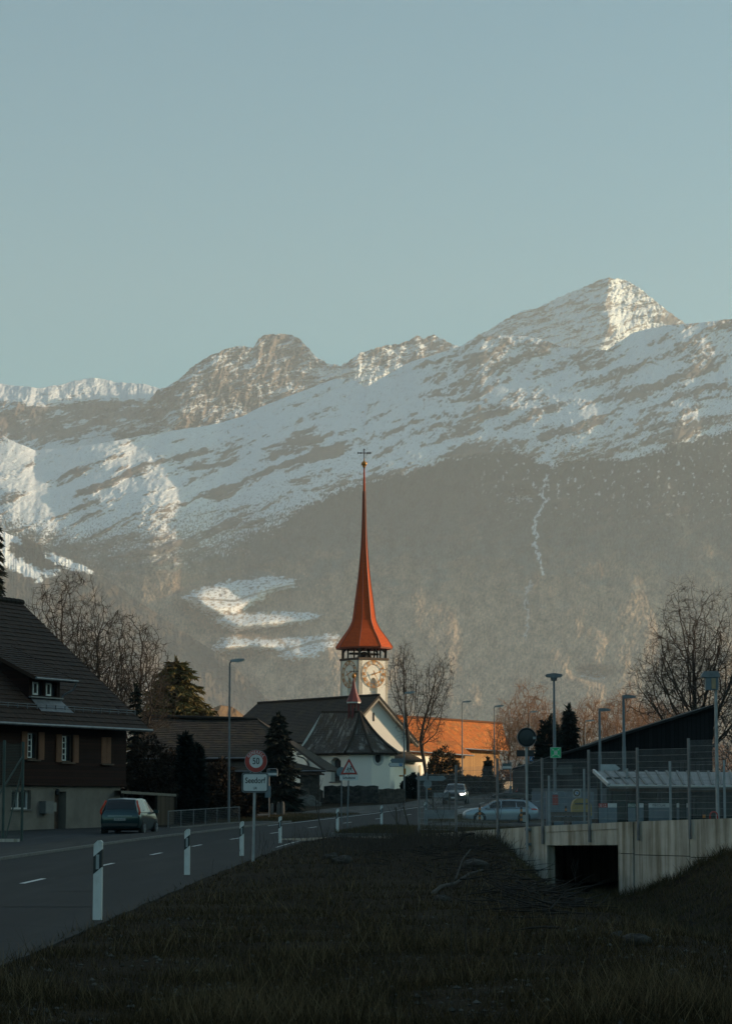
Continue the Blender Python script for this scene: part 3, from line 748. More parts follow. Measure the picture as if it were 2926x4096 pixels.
def roof_courses(name, P, nrow, ncol, mat, parent, L, H, thick=.14, step=.035, ridge_cap=None):
    """Tiled slope: P(a, b) gives its surface (a along the eave, b up the slope); every course laps the one below."""
    mb = MB(); uv = []
    def nrm(a, b_):
        e = 1e-3
        d1 = P(min(a + e, 1), b_) - P(max(a - e, 0), b_); d2 = P(a, min(b_ + e, 1)) - P(a, max(b_ - e, 0))
        nn = d1.cross(d2)
        if nn.length < 1e-12: nn = Vector((0, 0, 1))
        nn.normalize()
        return nn if nn.z >= 0 else -nn
    nc = nrm(.5, .5)
    rng = random.Random(len(bpy.data.objects))
    for i in range(nrow):
        b0, b1 = i / nrow, (i + 1) / nrow
        ra, rb, rc = [], [], []
        for j in range(ncol + 1):
            a = j / ncol
            nn = nc if not callable(parent) else nrm(a, b0)
            jit = rng.uniform(-.45, .45) * step
            p0, p1 = P(a, b0), P(a, b1)
            ra.append(p0 - nn * .004); rb.append(p0 + nn * (step + jit)); rc.append(p1 + nn * .004)
        base = len(mb.v)
        for row in (ra, rb, rc): mb.v.extend([tuple(p) for p in row])
        for row, bb in ((ra, b0), (rb, b0), (rc, b1)):
            uv.extend([(j / ncol * L, bb * H) for j in range(ncol + 1)])
        for k in range(2):
            o = base + k * (ncol + 1)
            for j in range(ncol): mb.f.append((o + j, o + j + 1, o + ncol + 2 + j, o + ncol + 1 + j))
    # soffit and verge edges
    nb = 10
    und = [[P(j / 6, i / nb) - nc * thick for j in range(7)] for i in range(nb + 1)]
    base = len(mb.v)
    for row in und:
        mb.v.extend([tuple(p) for p in row]); uv.extend([(0.05, 0.05)] * 7)
    for i in range(nb):
        for j in range(6):
            o = base + i * 7 + j; mb.f.append((o, o + 1, o + 8, o + 7))
    for a in (0, 1):
        for i in range(nb):
            q = [P(a, i / nb) + nc * .03, P(a, (i + 1) / nb) + nc * .03, P(a, (i + 1) / nb) - nc * thick, P(a, i / nb) - nc * thick]
            base = len(mb.v); mb.v.extend([tuple(p) for p in q]); uv.extend([(0.05, 0.05)] * 4); mb.f.append((base, base + 1, base + 2, base + 3))
    q = [P(0, 0) + nc * step, P(1, 0) + nc * step, P(1, 0) - nc * thick, P(0, 0) - nc * thick]
    base = len(mb.v); mb.v.extend([tuple(p) for p in q]); uv.extend([(0.05, 0.05)] * 4); mb.f.append((base, base + 1, base + 2, base + 3))
    return mb.build(name, mat, parent, uv=uv, recalc=False)

def lerp(a, b, t): return Vector(a) + (Vector(b) - Vector(a)) * t
def quad_surf(eL, eR, rL, rR, sag=0.0, flare=0.0):
    eL, eR, rL, rR = map(Vector, (eL, eR, rL, rR))
    def P(a, b):
        p = lerp(lerp(eL, eR, a), lerp(rL, rR, a), b)
        p.z -= sag * math.sin(math.pi * a) * b + flare * math.sin(math.pi * b)
        return p
    return P
def tiled(name, eL, eR, rL, rR, mat, parent, course=.34, sag=0.0, flare=0.0, thick=.14, ncol=24, step=.035):
    P = quad_surf(eL, eR, rL, rR, sag, flare)
    H = max((Vector(rL) - Vector(eL)).length, (Vector(rR) - Vector(eR)).length); L = max((Vector(eR) - Vector(eL)).length, (Vector(rR) - Vector(rL)).length)
    return roof_courses(name, P, max(2, int(H / course)), ncol, mat, parent, L, H, thick, step)

def ridge_tiles(name, p0, p1, mat, parent, r=.13, seg=.42):
    mb = MB(); p0, p1 = Vector(p0), Vector(p1); n_ = max(2, int((p1 - p0).length / seg))
    for i in range(n_):
        a, b_ = p0.lerp(p1, i / n_), p0.lerp(p1, (i + 1.08) / n_)
        mb.tube(a, b_, r * 1.08, r * .95, 8)
    return mb.build(name, mat, parent, smooth=False)

# ------------------------------------------------------------------ A. the brown house on the left
HC = Vector((-12.6, 125, 0.09)); HD = Vector((math.sin(R(25)), math.cos(R(25)), 0))
house = thing('chalet_house', 'dark brown chalet house with grey plaster ground floor and orange shutters', 'house', HC, R(65))
def hx_(u, v):                      # picture point on the facade -> local (x, z)
    s, z = plane_hit(u, v, HC, HD); return s, z - HC.z
XL = -24.0
ZP = 2.32
# plaster ground floor with door and window openings
d0, _ = hx_(54.3, 812); d1, _ = hx_(65.9, 812); _, dz = hx_(60, 791.5)
w0, _ = hx_(11.5, 800); w1, _ = hx_(30.9, 800); _, wz1 = hx_(20, 790.3); _, wz0 = hx_(20, 809.3)
mb = MB()
def wall_with_holes(mb, x0, x1, z0, z1, holes, y0, y1):
    """Facade slab between y0 (front) and y1 (back) leaving rectangular holes (sorted by x)."""
    x = x0
    for (a, b_, c, d) in holes:
        mb.bx(x, a, y0, y1, z0, z1)
        if c > z0: mb.bx(a, b_, y0, y1, z0, c)
        if d < z1: mb.bx(a, b_, y0, y1, d, z1)
        x = b_
    mb.bx(x, x1, y0, y1, z0, z1)
wall_with_holes(mb, XL, 0, -.35, ZP, [(w0, w1, wz0, wz1), (d0, d1, -.35, dz)], 0, .5)
mb.bx(-.5, 0, .5, 14, -.35, ZP); mb.bx(XL, -.5, 13.5, 14, -.35, ZP)
mb.build('plaster_wall', M_PLASTER, house)
# timber upper floor
EZ = 5.95
wins = []
for ua, ub, va, vb in ((23.8, 35.0, 732.5, 759), (58.2, 69.6, 735.2, 761.8), (98.4, 108.3, 737.5, 763.3)):
    a, zb = hx_(ua, vb); b_, zt = hx_(ub, va); wins.append((a, b_, zb, zt))
mb = MB()
wall_with_holes(mb, XL, .28, ZP, EZ, wins, -.16, .12)
mb.bx(XL, .28, -.2, -.16, ZP - .06, ZP + .08)
mb.bx(.0, .28, .12, 14.1, ZP, EZ); mb.bx(XL, 0, 13.9, 14.1, ZP, EZ)
mb.prism([(-.16, EZ), (14.1, EZ), (7, 11.75)], 0.0, .28, lambda a, b_, d: Vector((d, a, b_)))
mb.build('timber_wall', M_BROWNWALL, house)
MB().bx(XL, -.5, .6, .62, -.3, EZ).build('inner_wall', M_DARK, house)
for i, (a, b_, zb, zt) in enumerate(wins):
    if i < 2:
        fr = MB().bx(a, a + .05, -.1, -.02, zb, zt).bx(b_ - .05, b_, -.1, -.02, zb, zt).bx(a + .05, b_ - .05, -.1, -.02, zb, zb + .06).bx(a + .05, b_ - .05, -.1, -.02, zt - .06, zt)
        w = fr.build('window', M_BEAM, house)
        MB().bx(a + .05, b_ - .05, .0, .02, zb + .06, zt - .06).build('pane', M_GLASS, w)
        s = a + .06; e = s + .38                                    # white casement standing open on the left
        cas = MB().bx(s, s + .06, -.16, -.11, zb + .06, zt - .06).bx(e - .06, e, -.16, -.11, zb + .06, zt - .06)
        for q in range(5):
            zz = zb + .06 + (zt - zb - .18) * q / 4; cas.bx(s + .06, e - .06, -.155, -.115, zz, zz + .05)
        cas.build('casement', M_FRAME, w)
        for k, (p, q) in enumerate(((a - .52, a - .02), (b_ + .02, b_ + .52))):
            sh = MB().bx(p, q, -.22, -.17, zb - .02, zt + .02)
            for z in np.arange(zb + .08, zt - .06, .09): sh.bx(p + .07, q - .07, -.235, -.219, z, z + .05)
            sh.build('shutter', M_SHUTTER, house)
    else:
        sh = MB().bx(a, b_, -.17, -.12, zb, zt)
        for z in np.arange(zb + .08, zt - .06, .09):
            for p, q in ((a + .07, (a + b_) / 2 - .05), ((a + b_) / 2 + .05, b_ - .07)): sh.bx(p, q, -.19, -.169, z, z + .05)
        sh.build('closed_shutter', M_SHUTTER, house)
    MB().bx(a - .12, b_ + .12, -.30, -.10, zb - .09, zb - .012).build('window_sill', M_BEAM, house)
# ground-floor window, door, mailbox lantern
w = MB().bx(w0, w0 + .08, .2, .3, wz0, wz1).bx(w1 - .08, w1, .2, .3, wz0, wz1).bx(w0 + .08, w1 - .08, .2, .3, wz0, wz0 + .08).bx(w0 + .08, w1 - .08, .2, .3, wz1 - .08, wz1).bx((w0 + w1) / 2 - .05, (w0 + w1) / 2 + .05, .2, .3, wz0 + .08, wz1 - .08).build('window', M_FRAME, house)
MB().bx(w0 + .08, w1 - .08, .32, .34, wz0 + .08, wz1 - .08).build('pane', M_GLASS, w)
MB().bx(w0 - .1, w1 + .1, -.08, .18, wz0 - .07, wz0 - .003).build('window_sill', M_KERB, house)
dr = MB().bx(d0 + .02, d1 - .02, .42, .48, -.08, dz - .02)
for z in (.25, .95, 1.5): dr.bx(d0 + .14, d1 - .14, .40, .419, z, z + .42)
dr = dr.build('door', M_BEAM, house)
MB().tube((d0 + .14, .40, 1.0), (d0 + .14, .33, 1.0), .02).tube((d0 + .14, .34, 1.0), (d0 + .28, .34, 1.0), .015).build('handle', M_TIN, dr)
MB().bx(d0 - .05, d1 + .05, -.22, 0.4, -.2, -.02).build('doorstep', M_KERB, house)
lx, lz = hx_(53, 793)
MB().tube((lx, .0, lz + .2), (lx, -.25, lz + .2), .015).lathe([(.03, -.12), (.09, -.08), (.12, .12), (.03, .2)], 8, (lx, -.25, lz)).build('wall_lantern', M_IRON, house)
mx0, mz = hx_(39.3, 807.5); mx1, _ = hx_(47, 807)
tag(MB().bx(mx0, mx1, -.36, -.003, mz - .28, mz + .28).bx(mx0 - .02, mx1 + .02, -.39, -.002, mz + .28, mz + .31).build('mailbox', mat_plain('mailbox_grey', (.16, .16, .155), .6)), 'grey metal mailbox on the plaster wall left of the chalet door', 'mailbox')
mbx = [o for o in C.objects if o.name == 'mailbox'][0]; mbx.matrix_world = house.matrix_basis @ Matrix.Identity(4)
mbx.location = HC; mbx.rotation_euler = (0, 0, R(65))
bo = MB()
for k in range(2):
    q0 = mx1 + .04 + k * .42; bo.bx(q0, q0 + .36, -.03, -.003, mz - .2, mz + .24)
bo = bo.build('notice_board', mat_plain('board_grey', (.22, .21, .19), .8)); bo.location = HC; bo.rotation_euler = (0, 0, R(65)); tag(bo, 'small pale notice board of two panels between mailbox and chalet door', 'notice board')
# roof, ridge, dormer, snow guards, gutter
tn = math.tan(R(40.5)); ez = 5.18
roofz = lambda y: ez + (y + 1.0) * tn
rf = tiled('roof', (XL, -1.0, roofz(-1)), (1.25, -1.0, roofz(-1)), (XL, 7, roofz(7)), (1.25, 7, roofz(7)), M_TILE_BROWN, house, .36, ncol=90, step=.036)
tiled('rear_roof', (1.25, 15.0, roofz(-1)), (XL, 15.0, roofz(-1)), (1.25, 7, roofz(7)), (XL, 7, roofz(7)), M_TILE_BROWN, house, .8, ncol=8)
ridge_tiles('ridge_tiles', (XL, 7, roofz(7) + .05), (1.3, 7, roofz(7) + .05), M_TILE_BROWN, rf, .17, .42)
MB().tube((XL, -1.08, roofz(-1) - .05), (1.35, -1.08, roofz(-1) - .05), .075, n=8).build('gutter', M_TIN, rf)
g = MB()
gy_ = -.15; gz = roofz(gy_) + .18
g.tube((XL, gy_, gz + .07), (1.1, gy_, gz + .07), .016, n=6).tube((XL, gy_, gz - .04), (1.1, gy_, gz - .04), .016, n=6)
for x in np.arange(XL + .5, 1.2, .85): g.bar((x, gy_, gz - .2), (x, gy_, gz + .1), .03, .05)
g.build('snow_guard', M_TIN, rf)
# shed dormer
P_d = HC + HD.cross(Vector((0, 0, 1))) * -1.0 * 0
inw = Vector((-math.cos(R(25)), math.sin(R(25)), 0))                       # into the house
DY = 0.45                                                                    # dormer front this far behind the facade
def dx_(u, v):
    s, z = plane_hit(u, v, HC + inw * DY, HD); return s, z - HC.z
a0, zt = dx_(31, 679); a1, zb = dx_(59, 704)
a0 -= .1; zsill = roofz(DY) + .12; ztop = zt + .15
yb = 3.7
dm = MB()
dw = [(a0 + .22, a0 + .22 + (a1 - a0 - .6) / 2, zsill + .12, ztop - .28), (a0 + .38 + (a1 - a0 - .6) / 2, a1 - .22, zsill + .12, ztop - .28)]
wall_with_holes(dm, a0, a1, roofz(DY) - .3, ztop, dw, DY, DY + .12)
for xx in (a0, a1):
    dm.prism([(DY, roofz(DY) - .2), (DY, ztop), (yb - .2, roofz(yb) - .05)], xx - .06, xx + .06, lambda p, q, d: Vector((d, p, q)))
dm = dm.build('dormer', M_BROWNWALL, house)
MB().bx(a0 + .1, a1 - .1, DY + .3, DY + .34, zsill, ztop).build('dormer_interior', M_DARK, dm)
for (p, q, r_, s_) in dw:
    mid = (p + q) / 2
    f = MB()
    for x0_, x1_ in ((p, mid - .06),):
        f.bx(x0_, x0_ + .09, DY - .04, DY - .003, r_, s_).bx(x1_ - .09, x1_, DY - .04, DY - .003, r_, s_).bx(x0_ + .09, x1_ - .09, DY - .04, DY - .003, r_, r_ + .09).bx(x0_ + .09, x1_ - .09, DY - .04, DY - .003, s_ - .08, s_)
    f = f.build('dormer_window', M_FRAME, dm)
    MB().bx(p, q, DY + .13, DY + .15, r_, s_).build('dormer_pane', M_GLASS, dm)
MB().bx(a0 - .15, a1 + .1, DY - .2, DY - .045, zsill - .02, zsill + .05).build('dormer_sill', M_TIN, dm)
MB().add([(a0, DY - .08, zsill - .06), (a1, DY - .08, zsill - .06), (a1 + .2, DY - .75, roofz(DY - .75) + .07), (a0 - .1, DY - .75, roofz(DY - .75) + .07)], [(0, 1, 2, 3)]).build('flashing', M_TIN, dm)
yb = 3.7
tiled('dormer_roof', (a0 - .3, DY - .55, ztop - .1), (a1 + .55, DY - .55, ztop - .1), (a0 - .3, yb, roofz(yb) + .1), (a1 + .55, yb, roofz(yb) + .1), M_TILE_BROWN, dm, .3, ncol=24)
MB().tube((a0 - .4, DY - .62, ztop - .14), (a1 + .75, DY - .62, ztop - .14), .06).path([(a1 + .62, DY - .62, ztop - .2), (a1 + .58, DY - .45, ztop - .55), (a1 + .2, DY - .1, ztop - .85), (a1 + .1, DY - .05, zsill - .1)], .045).build('dormer_gutter', M_TIN, dm)

# ------------------------------------------------------------------ B. old dark barn with stone pillar
def wall_quad(mb, pts, z0, zt, th=.3):
    for (a, b_) in zip(pts[:-1], pts[1:]):
        a, b_ = Vector((*a, 0)), Vector((*b_, 0)); d = (b_ - a).normalized(); nn = Vector((-d.y, d.x, 0)) * th
        mb.add([a + Vector((0, 0, z0)), b_ + Vector((0, 0, z0)), b_ + Vector((0, 0, zt)), a + Vector((0, 0, zt)), a + nn + Vector((0, 0, z0)), b_ + nn + Vector((0, 0, z0)), b_ + nn + Vector((0, 0, zt)), a + nn + Vector((0, 0, zt))],
               [(0, 1, 2, 3), (7, 6, 5, 4), (0, 4, 5, 1), (1, 5, 6, 2), (2, 6, 7, 3), (3, 7, 4, 0)])
barn = thing('old_barn', 'long low dark barn with sagging tiled roof and stone corner pillar left of the chapel', 'barn', (0, 0, 0))
r0, r1 = at(140, 716.5, 198), at(257, 719.5, 198)
e0, e1 = at(128, 759, 192), at(282, 757.5, 192)
f1 = at(325, 770.5, 190); f0 = at(128, 771.5, 190)
rb = tiled('roof', e0, e1, r0, r1, M_TILE_DARK, barn, .32, sag=.18, ncol=30)
tiled('lower_roof', f0, f1, e0 + Vector((0, .3, -.25)), e1 + Vector((.3, .3, -.25)), M_TILE_DARK, barn, .32, sag=.05, ncol=24)
tiled('hip_roof', f1 + Vector((0, 0, .04)), (f1.x + 1.2, 205, f1.z + .1), r1, r1 + Vector((.1, .4, 0)), M_TILE_DARK, barn, .32, ncol=12)
tiled('rear_roof', (r1.x, 204, e0.z), (r0.x, 204, e0.z), r1, r0, M_TILE_DARK, barn, .8, ncol=8)
ridge_tiles('ridge_tiles', r0 + Vector((0, 0, .04)), r1 + Vector((0, 0, .04)), M_TILE_DARK, rb, .14, .5)
MB().tube(e0 + Vector((0, -.1, 0)), e1 + Vector((.2, -.1, -.02)), .06).build('gutter', M_TIN, barn)
MB().tube(f0 + Vector((0, -.1, -.03)), f1 + Vector((.1, -.1, -.03)), .05).build('gutter', M_TIN, barn)
zb_ = 1.3
mb = MB(); wall_quad(mb, [(f0.x, 191.2), (f1.x - 3.4, 191.2)], zb_ - .6, f1.z + .3); wall_quad(mb, [(f1.x - 3.4, 191.2), (f1.x - 3.4, 203)], zb_ - .6, f1.z + .9)
mb.build('wall', M_DARKWOOD, barn)
pl = at(312, 790, 190.6)
MB().bx(pl.x - .95, pl.x + .55, 190.3, 191.8, zb_ - .6, f1.z - .05).build('pillar', M_STONE, barn)
mb = MB()
for k in range(5):
    x = f1.x - .1 - k * .62
    mb.bar((x - .5, 189.95, f1.z - .2), (x + .02, 189.9, f1.z - .32), .14)
mb.build('rafter', M_BEAM, barn)
MB().bx(f1.x - 4.5, f1.x - .3, 190.25, 190.5, f1.z - .35, f1.z - .1).build('beam', M_BEAM, barn)

# ------------------------------------------------------------------ C. chapel with red ridge turret
nA, tA = Vector((.5417, -.8406, 0)), Vector((.8406, .5417, 0))
ch = thing('chapel', 'small white chapel with mossy flared roof behind the rubble wall', 'chapel', (0, 0, 0))
zb_, ze = 1.1, at(349, 751.5, 212).z
Q = at(349, 780, 212); Q.z = 0
a_ = 1.95
d2 = (nA + tA).normalized(); d4 = (tA - nA).normalized()
Q0 = Q - nA * 7.15; Q2 = Q + d2 * a_; Q3 = Q2 + tA * a_; Q4 = Q3 + d4 * a_; Q5 = Q4 - nA * 7.15
ring = [Q0, Q, Q2, Q3, Q4, Q5]
# left wall with an arched window recess
wa, wzt = plane_hit(330.5, 757.5, Q, nA); wb, wzb = plane_hit(340.3, 781.5, Q, nA)
mb = MB()
def along(P0, d, nrm_):
    return lambda s, z, dep: P0 + d * s + nrm_ * dep + Vector((0, 0, z))
fL = along(Q, nA, tA)                  # depth goes inward along +t
def panel(mb, fn, s0, s1, z0, z1, dep0, dep1): mb.prism([(s0, z0), (s1, z0), (s1, z1), (s0, z1)], dep0, dep1, fn)
wa_, wb_ = min(wa, wb), max(wa, wb)
panel(mb, fL, -7.15, wa_, zb_, ze, 0, .5); panel(mb, fL, wb_, 0, zb_, ze, 0, .5); panel(mb, fL, wa_, wb_, zb_, wzb, 0, .5)
arc = [(wa_ + (wb_ - wa_) * i / 10, wzt - .32 + .32 * math.sin(math.pi * i / 10)) for i in range(11)]
mb.prism([(wa_, ze), (wb_, ze)] + arc[::-1], 0, .5, fL)
for A_, B_ in ((Q, Q2), (Q3, Q4), (Q4, Q5), (Q5, Q0)):
    d = (B_ - A_); L_ = d.length; d.normalize(); nn = Vector((-d.y, d.x, 0))
    panel(mb, along(A_, d, nn), 0, L_, zb_, ze, 0, .4)
# facet with the oculus: ring of wall around a round hole
d = tA; nn = -nA; fO = along(Q2, tA, -nA)
oc_s, oc_z = plane_hit(377.8, 758.5, Q2, tA); oc_r = .36
sq = .62
panel(mb, fO, 0, oc_s - sq, zb_, ze, 0, .4); panel(mb, fO, oc_s + sq, a_, zb_, ze, 0, .4)
panel(mb, fO, oc_s - sq, oc_s + sq, zb_, oc_z - sq, 0, .4); panel(mb, fO, oc_s - sq, oc_s + sq, oc_z + sq, ze, 0, .4)
N = 24
for i in range(N):
    t0, t1 = 2 * math.pi * i / N, 2 * math.pi * (i + 1) / N
    def sqp(t):
        c, s_ = math.cos(t), math.sin(t); k = sq / max(abs(c), abs(s_)); return (oc_s + c * k, oc_z + s_ * k)
    def cp(t): return (oc_s + oc_r * math.cos(t), oc_z + oc_r * 1.12 * math.sin(t))
    p = [cp(t0), sqp(t0), sqp(t1), cp(t1)]
    mb.add([fO(*q, 0) for q in p] + [fO(*q, .4) for q in p], [(0, 1, 2, 3), (4, 7, 6, 5), (0, 3, 7, 4)])
mb.build('wall', M_WHITE, ch)
mb = MB(); mb.prism([(wa_, wzb), (wb_, wzb)] + arc[::-1], .42, .46, fL); w = mb.build('window', M_GLASS, ch)
mb = MB()
for z in np.arange(wzb + .35, wzt - .2, .42): panel(mb, fL, wa_, wb_, z, z + .03, .38, .41)
panel(mb, fL, (wa_ + wb_) / 2 - .02, (wa_ + wb_) / 2 + .02, wzb, wzt - .05, .378, .408)
mb.build('glazing_bars', M_IRON, w)
mb = MB(); panel(mb, fL, wa_ - .12, wb_ + .12, wzb - .1, wzb - .003, -.12, .3); mb.build('window_sill', M_KERB, ch)
mb = MB(); mb.prism([(oc_s + (oc_r + .02) * math.cos(2 * math.pi * i / 20), oc_z + (oc_r + .02) * 1.12 * math.sin(2 * math.pi * i / 20)) for i in range(20)], .2, .24, fO); mb.build('oculus_pane', M_GLASS, ch)
mb = MB()
for i in range(N):
    t0, t1 = 2 * math.pi * i / N, 2 * math.pi * (i + 1) / N
    p = [(oc_s + r_ * math.cos(t), oc_z + r_ * 1.12 * math.sin(t)) for r_, t in ((oc_r, t0), (oc_r + .2, t0), (oc_r + .2, t1), (oc_r, t1))]
    mb.add([fO(*q, -.02) for q in p] + [fO(*q, .02) for q in p], [(0, 1, 2, 3), (4, 7, 6, 5), (0, 3, 7, 4), (1, 5, 6, 2)])
mb.build('oculus_surround', mat_plain('grey_surround', (.5, .5, .49), .9), ch)
# cornice
mb = MB()
cen = (Q0 + Q3) / 2
for A_, B_ in zip(ring, ring[1:] + ring[:1]):
    d = (B_ - A_).normalized(); nn = Vector((-d.y, d.x, 0))
    panel(mb, along(A_, d, nn), -.16, (B_ - A_).length + .16, ze - .28, ze + .04, -.2, -.004)
mb.build('cornice', mat_plain('pale_cornice', (.34, .32, .29), .9), ch)
# roof: bell-cast slopes
zr0, zr1 = 9.62, 9.42
mid = 1.95 / 2 + 1.38
half = (Q3 + Q2) / 2 - (Q + Q4) / 2
axis_end = (Q + Q4) / 2
Rn = axis_end - nA * 2.0; Rf = axis_end - nA * 8.3
Rn.z, Rf.z = zr1, zr0
ov = .62
def ext(p): 
    q = Vector((p.x, p.y, 0)); return q
def eave_pt(i):
    # vertex of the eave polygon pushed out by the overhang
    prev, cur, nxt = ring[i - 1], ring[i], ring[(i + 1) % 6]
    n1 = Vector(((cur - prev).y, -(cur - prev).x, 0)).normalized(); n2 = Vector(((nxt - cur).y, -(nxt - cur).x, 0)).normalized()
    b_ = (n1 + n2); b_ = b_ / max(.3, b_.length_squared / 2)
    p = cur + b_ * ov; p.z = ze - .12; return p
Ev = [eave_pt(i) for i in range(6)]
def bell(eL, eR, rL, rR, name, ncol, course=.25):
    return roof_courses(name, quad_surf(eL, eR, rL, rR, 0, .40), int(6.2 / course), ncol, M_TILE_CHAPEL, ch, (Vector(eR) - Vector(eL)).length, 6.2, .12, .03)
Ev0 = Ev[0] - nA * .2
rf = bell(Ev0, Ev[1], Rf, Rn, 'roof', 30)
bell(Ev[1], Ev[2], Rn, Rn + tA * .02, 'roof_facet', 12); bell(Ev[2], Ev[3], Rn, Rn + tA * .02, 'roof_facet', 12); bell(Ev[3], Ev[4], Rn, Rn + tA * .02, 'roof_facet', 12)
bell(Ev[4], Ev[5] - nA * .2, Rn, Rf, 'roof_side', 16)
mb = MB()
for i in (1, 2, 3):
    P = quad_surf(Ev[i], Ev[i], Rn, Rn, 0, .40)
    pts = [P(0, k / 16) + Vector((0, 0, .06)) for k in range(17)]; mb.path(pts, .11, 6)
mb.build('hip_tiles', M_TILE_CHAPEL, rf)
ridge_tiles('ridge_tiles', Rf, Rn, M_TILE_CHAPEL, rf, .12, .4)
mb = MB(); mb.add([Ev0 + Vector((0, 0, .0)), Rf, Ev[5] - nA * .2], [(0, 1, 2)]); mb.build('gable', M_WHITE, ch)
MB().path([Ev0 + Vector((.1, 0, -.15)), Ev0 + Vector((.7, .3, -.35)), Q0 + nA * .5 - tA * .1 + Vector((0, 0, ze - 1.0)), Q0 + nA * .5 - tA * .1 + Vector((0, 0, zb_))], .06).build('downpipe', M_IRON, ch)
# turret
tb = Rn.lerp(Rf, .16); zt0 = at(351.6, 713.6, tb.y).z; zt1 = at(351.6, 701.5, tb.y).z; zt2 = at(351.6, 677.6, tb.y).z
tur = thing('ridge_turret', 'slim red bell turret with gilded ball riding on the chapel ridge', 'bell turret', (tb.x, tb.y, 0))
tb_r = px(4.2, tb.y)
mb = MB()
for sx in (-1, 1):
    for sy in (-1, 1):
        p = tA * (sx * tb_r * .8) + nA * (sy * tb_r * .8)
        mb.bar(p + Vector((0, 0, zt0 - .7)), p + Vector((0, 0, zt1 + .05)), .2)
mb.build('post', M_TURRET, tur)
mb = MB()
for sx, sy in ((-1, 0), (1, 0), (0, -1), (0, 1)):
    p = tA * (sx * tb_r * .8) + nA * (sy * tb_r * .8); d = nA if sx else tA
    mb.bar(p - d * .55 * tb_r + Vector((0, 0, zt1 - .12)), p + d * .55 * tb_r + Vector((0, 0, zt1 - .12)), .12, .22)
mb.build('brace', M_TURRET, tur)
k = px(1, tb.y)
Hs = zt2 - zt1
prof = [(7.6 * k, zt1 - .03), (6.9 * k, zt1 + .06 * Hs), (5.4 * k, zt1 + .2 * Hs), (3.7 * k, zt1 + .38 * Hs), (2.2 * k, zt1 + .58 * Hs), (1.3 * k, zt1 + .78 * Hs), (.55 * k, zt2)]
MB().lathe(prof, 8, a0=R(-10)).build('turret_spire', M_TURRET, tur)
MB().lathe([(7.0 * k, zt1 - .16), (7.2 * k, zt1 - .035)], 8, a0=R(-10)).build('turret_eave', M_FRAME, tur)
MB().lathe([(.35, zt1 - 1.15), (.30, zt1 - 1.0), (.2, zt1 - .6), (.06, zt1 - .5), (.03, zt1 - .2)], 12).build('bell', M_IRON, tur)
zb2 = at(351.6, 676, tb.y).z
MB().lathe([(.02, zb2 - .24), (.13, zb2 - .17), (.19, zb2), (.13, zb2 + .17), (.02, zb2 + .24)], 14).build('ball', M_GOLD, tur, smooth=True)
zc = at(351.6, 665, tb.y).z
MB().tube((0, 0, zb2 + .2), (0, 0, zc), .025, n=6).bar((-.45, 0, zc - .55), (.45, 0, zc - .55), .05).lathe([(.03, 0), (.09, .06), (.03, .12)], 6, (0, 0, zc - .12)).lathe([(.03, 0), (.1, .06), (.03, .12)], 6, (0, 0, zc - .62)).build('cross', M_IRON, tur)

# ------------------------------------------------------------------ D. church nave and tower
nave = thing('church_nave', 'long white church nave with steep dark tiled roof below the tower', 'church', (0, 0, 0))
A = Vector((1.63, 300, 0)); zA = 14.55; wE = 5.95; zE = 8.82; LN = 29.7; zg0 = 3.0
def nv(along_, across, z): return A - nA * along_ + tA * across + Vector((0, 0, z))
wn_ = 5.0
mb = MB()
mb.prism([(-wn_, zg0 - 1), (wn_, zg0 - 1), (wn_, zE + .55), (0, zA - .35), (-wn_, zE + .55)], .75, LN + .2, lambda a, b_, d: nv(d, a, b_))
mb.build('wall', M_WHITE, nave)
slit = MB().prism([(-.12 - .35, 11.35), (.12 - .35, 11.35), (.12 - .35, 12.4), (-.12 - .35, 12.4)], .72, .749, lambda a, b_, d: nv(d, a, b_)).build('slit_window', M_DARK, nave)
nr_ = tiled('roof', nv(LN + 2.2, -wE, zE), nv(0, -wE, zE), nv(LN, 0, zA), nv(0, 0, zA), M_TILE_DARK, nave, .3, sag=.12, ncol=60, thick=.22)
tiled('roof', nv(0, wE, zE), nv(LN + 2.2, wE, zE), nv(0, 0, zA), nv(LN, 0, zA), M_TILE_DARK, nave, .3, ncol=30, thick=.22)
tiled('roof_hip', nv(LN + 2.2, wE, zE), nv(LN + 2.2, -wE, zE), nv(LN, .01, zA), nv(LN, -.01, zA), M_TILE_DARK, nave, .6, ncol=8)
ridge_tiles('ridge_tiles', nv(LN, 0, zA + .03), nv(0, 0, zA + .03), M_TILE_DARK, nr_, .16, .45)
M_VERGE = mat_plain('pale_verge', (.42, .36, .29), .85)
mb = MB()
for s_ in (-1, 1):
    p0, p1 = nv(.42, s_ * (wE - .05), zE - .42), nv(.42, 0, zA - .42)
    mb.bar(p0, p1, .12, .9) if False else None
    q = [nv(.04, s_ * wE, zE - .1), nv(.04, 0, zA - .12), nv(.04, 0, zA - .62), nv(.04, s_ * (wE - .0), zE - .62)]
    r_ = [p - nA * .7 for p in q]
    mb.add(q + r_, [(0, 1, 2, 3), (7, 6, 5, 4), (2, 6, 7, 3), (0, 3, 7, 4), (0, 4, 5, 1)])
mb.build('verge', M_VERGE, nave)
mb = MB(); 
mb.prism([(-wn_ - .45, zE - .5), (-wn_ - .004, zE - .5), (-wn_ - .004, zE + .3), (-wn_ - .45, zE - .1)], .8, LN, lambda a, b_, d: nv(d, a, b_)); mb.build('cornice', M_VERGE, nave)

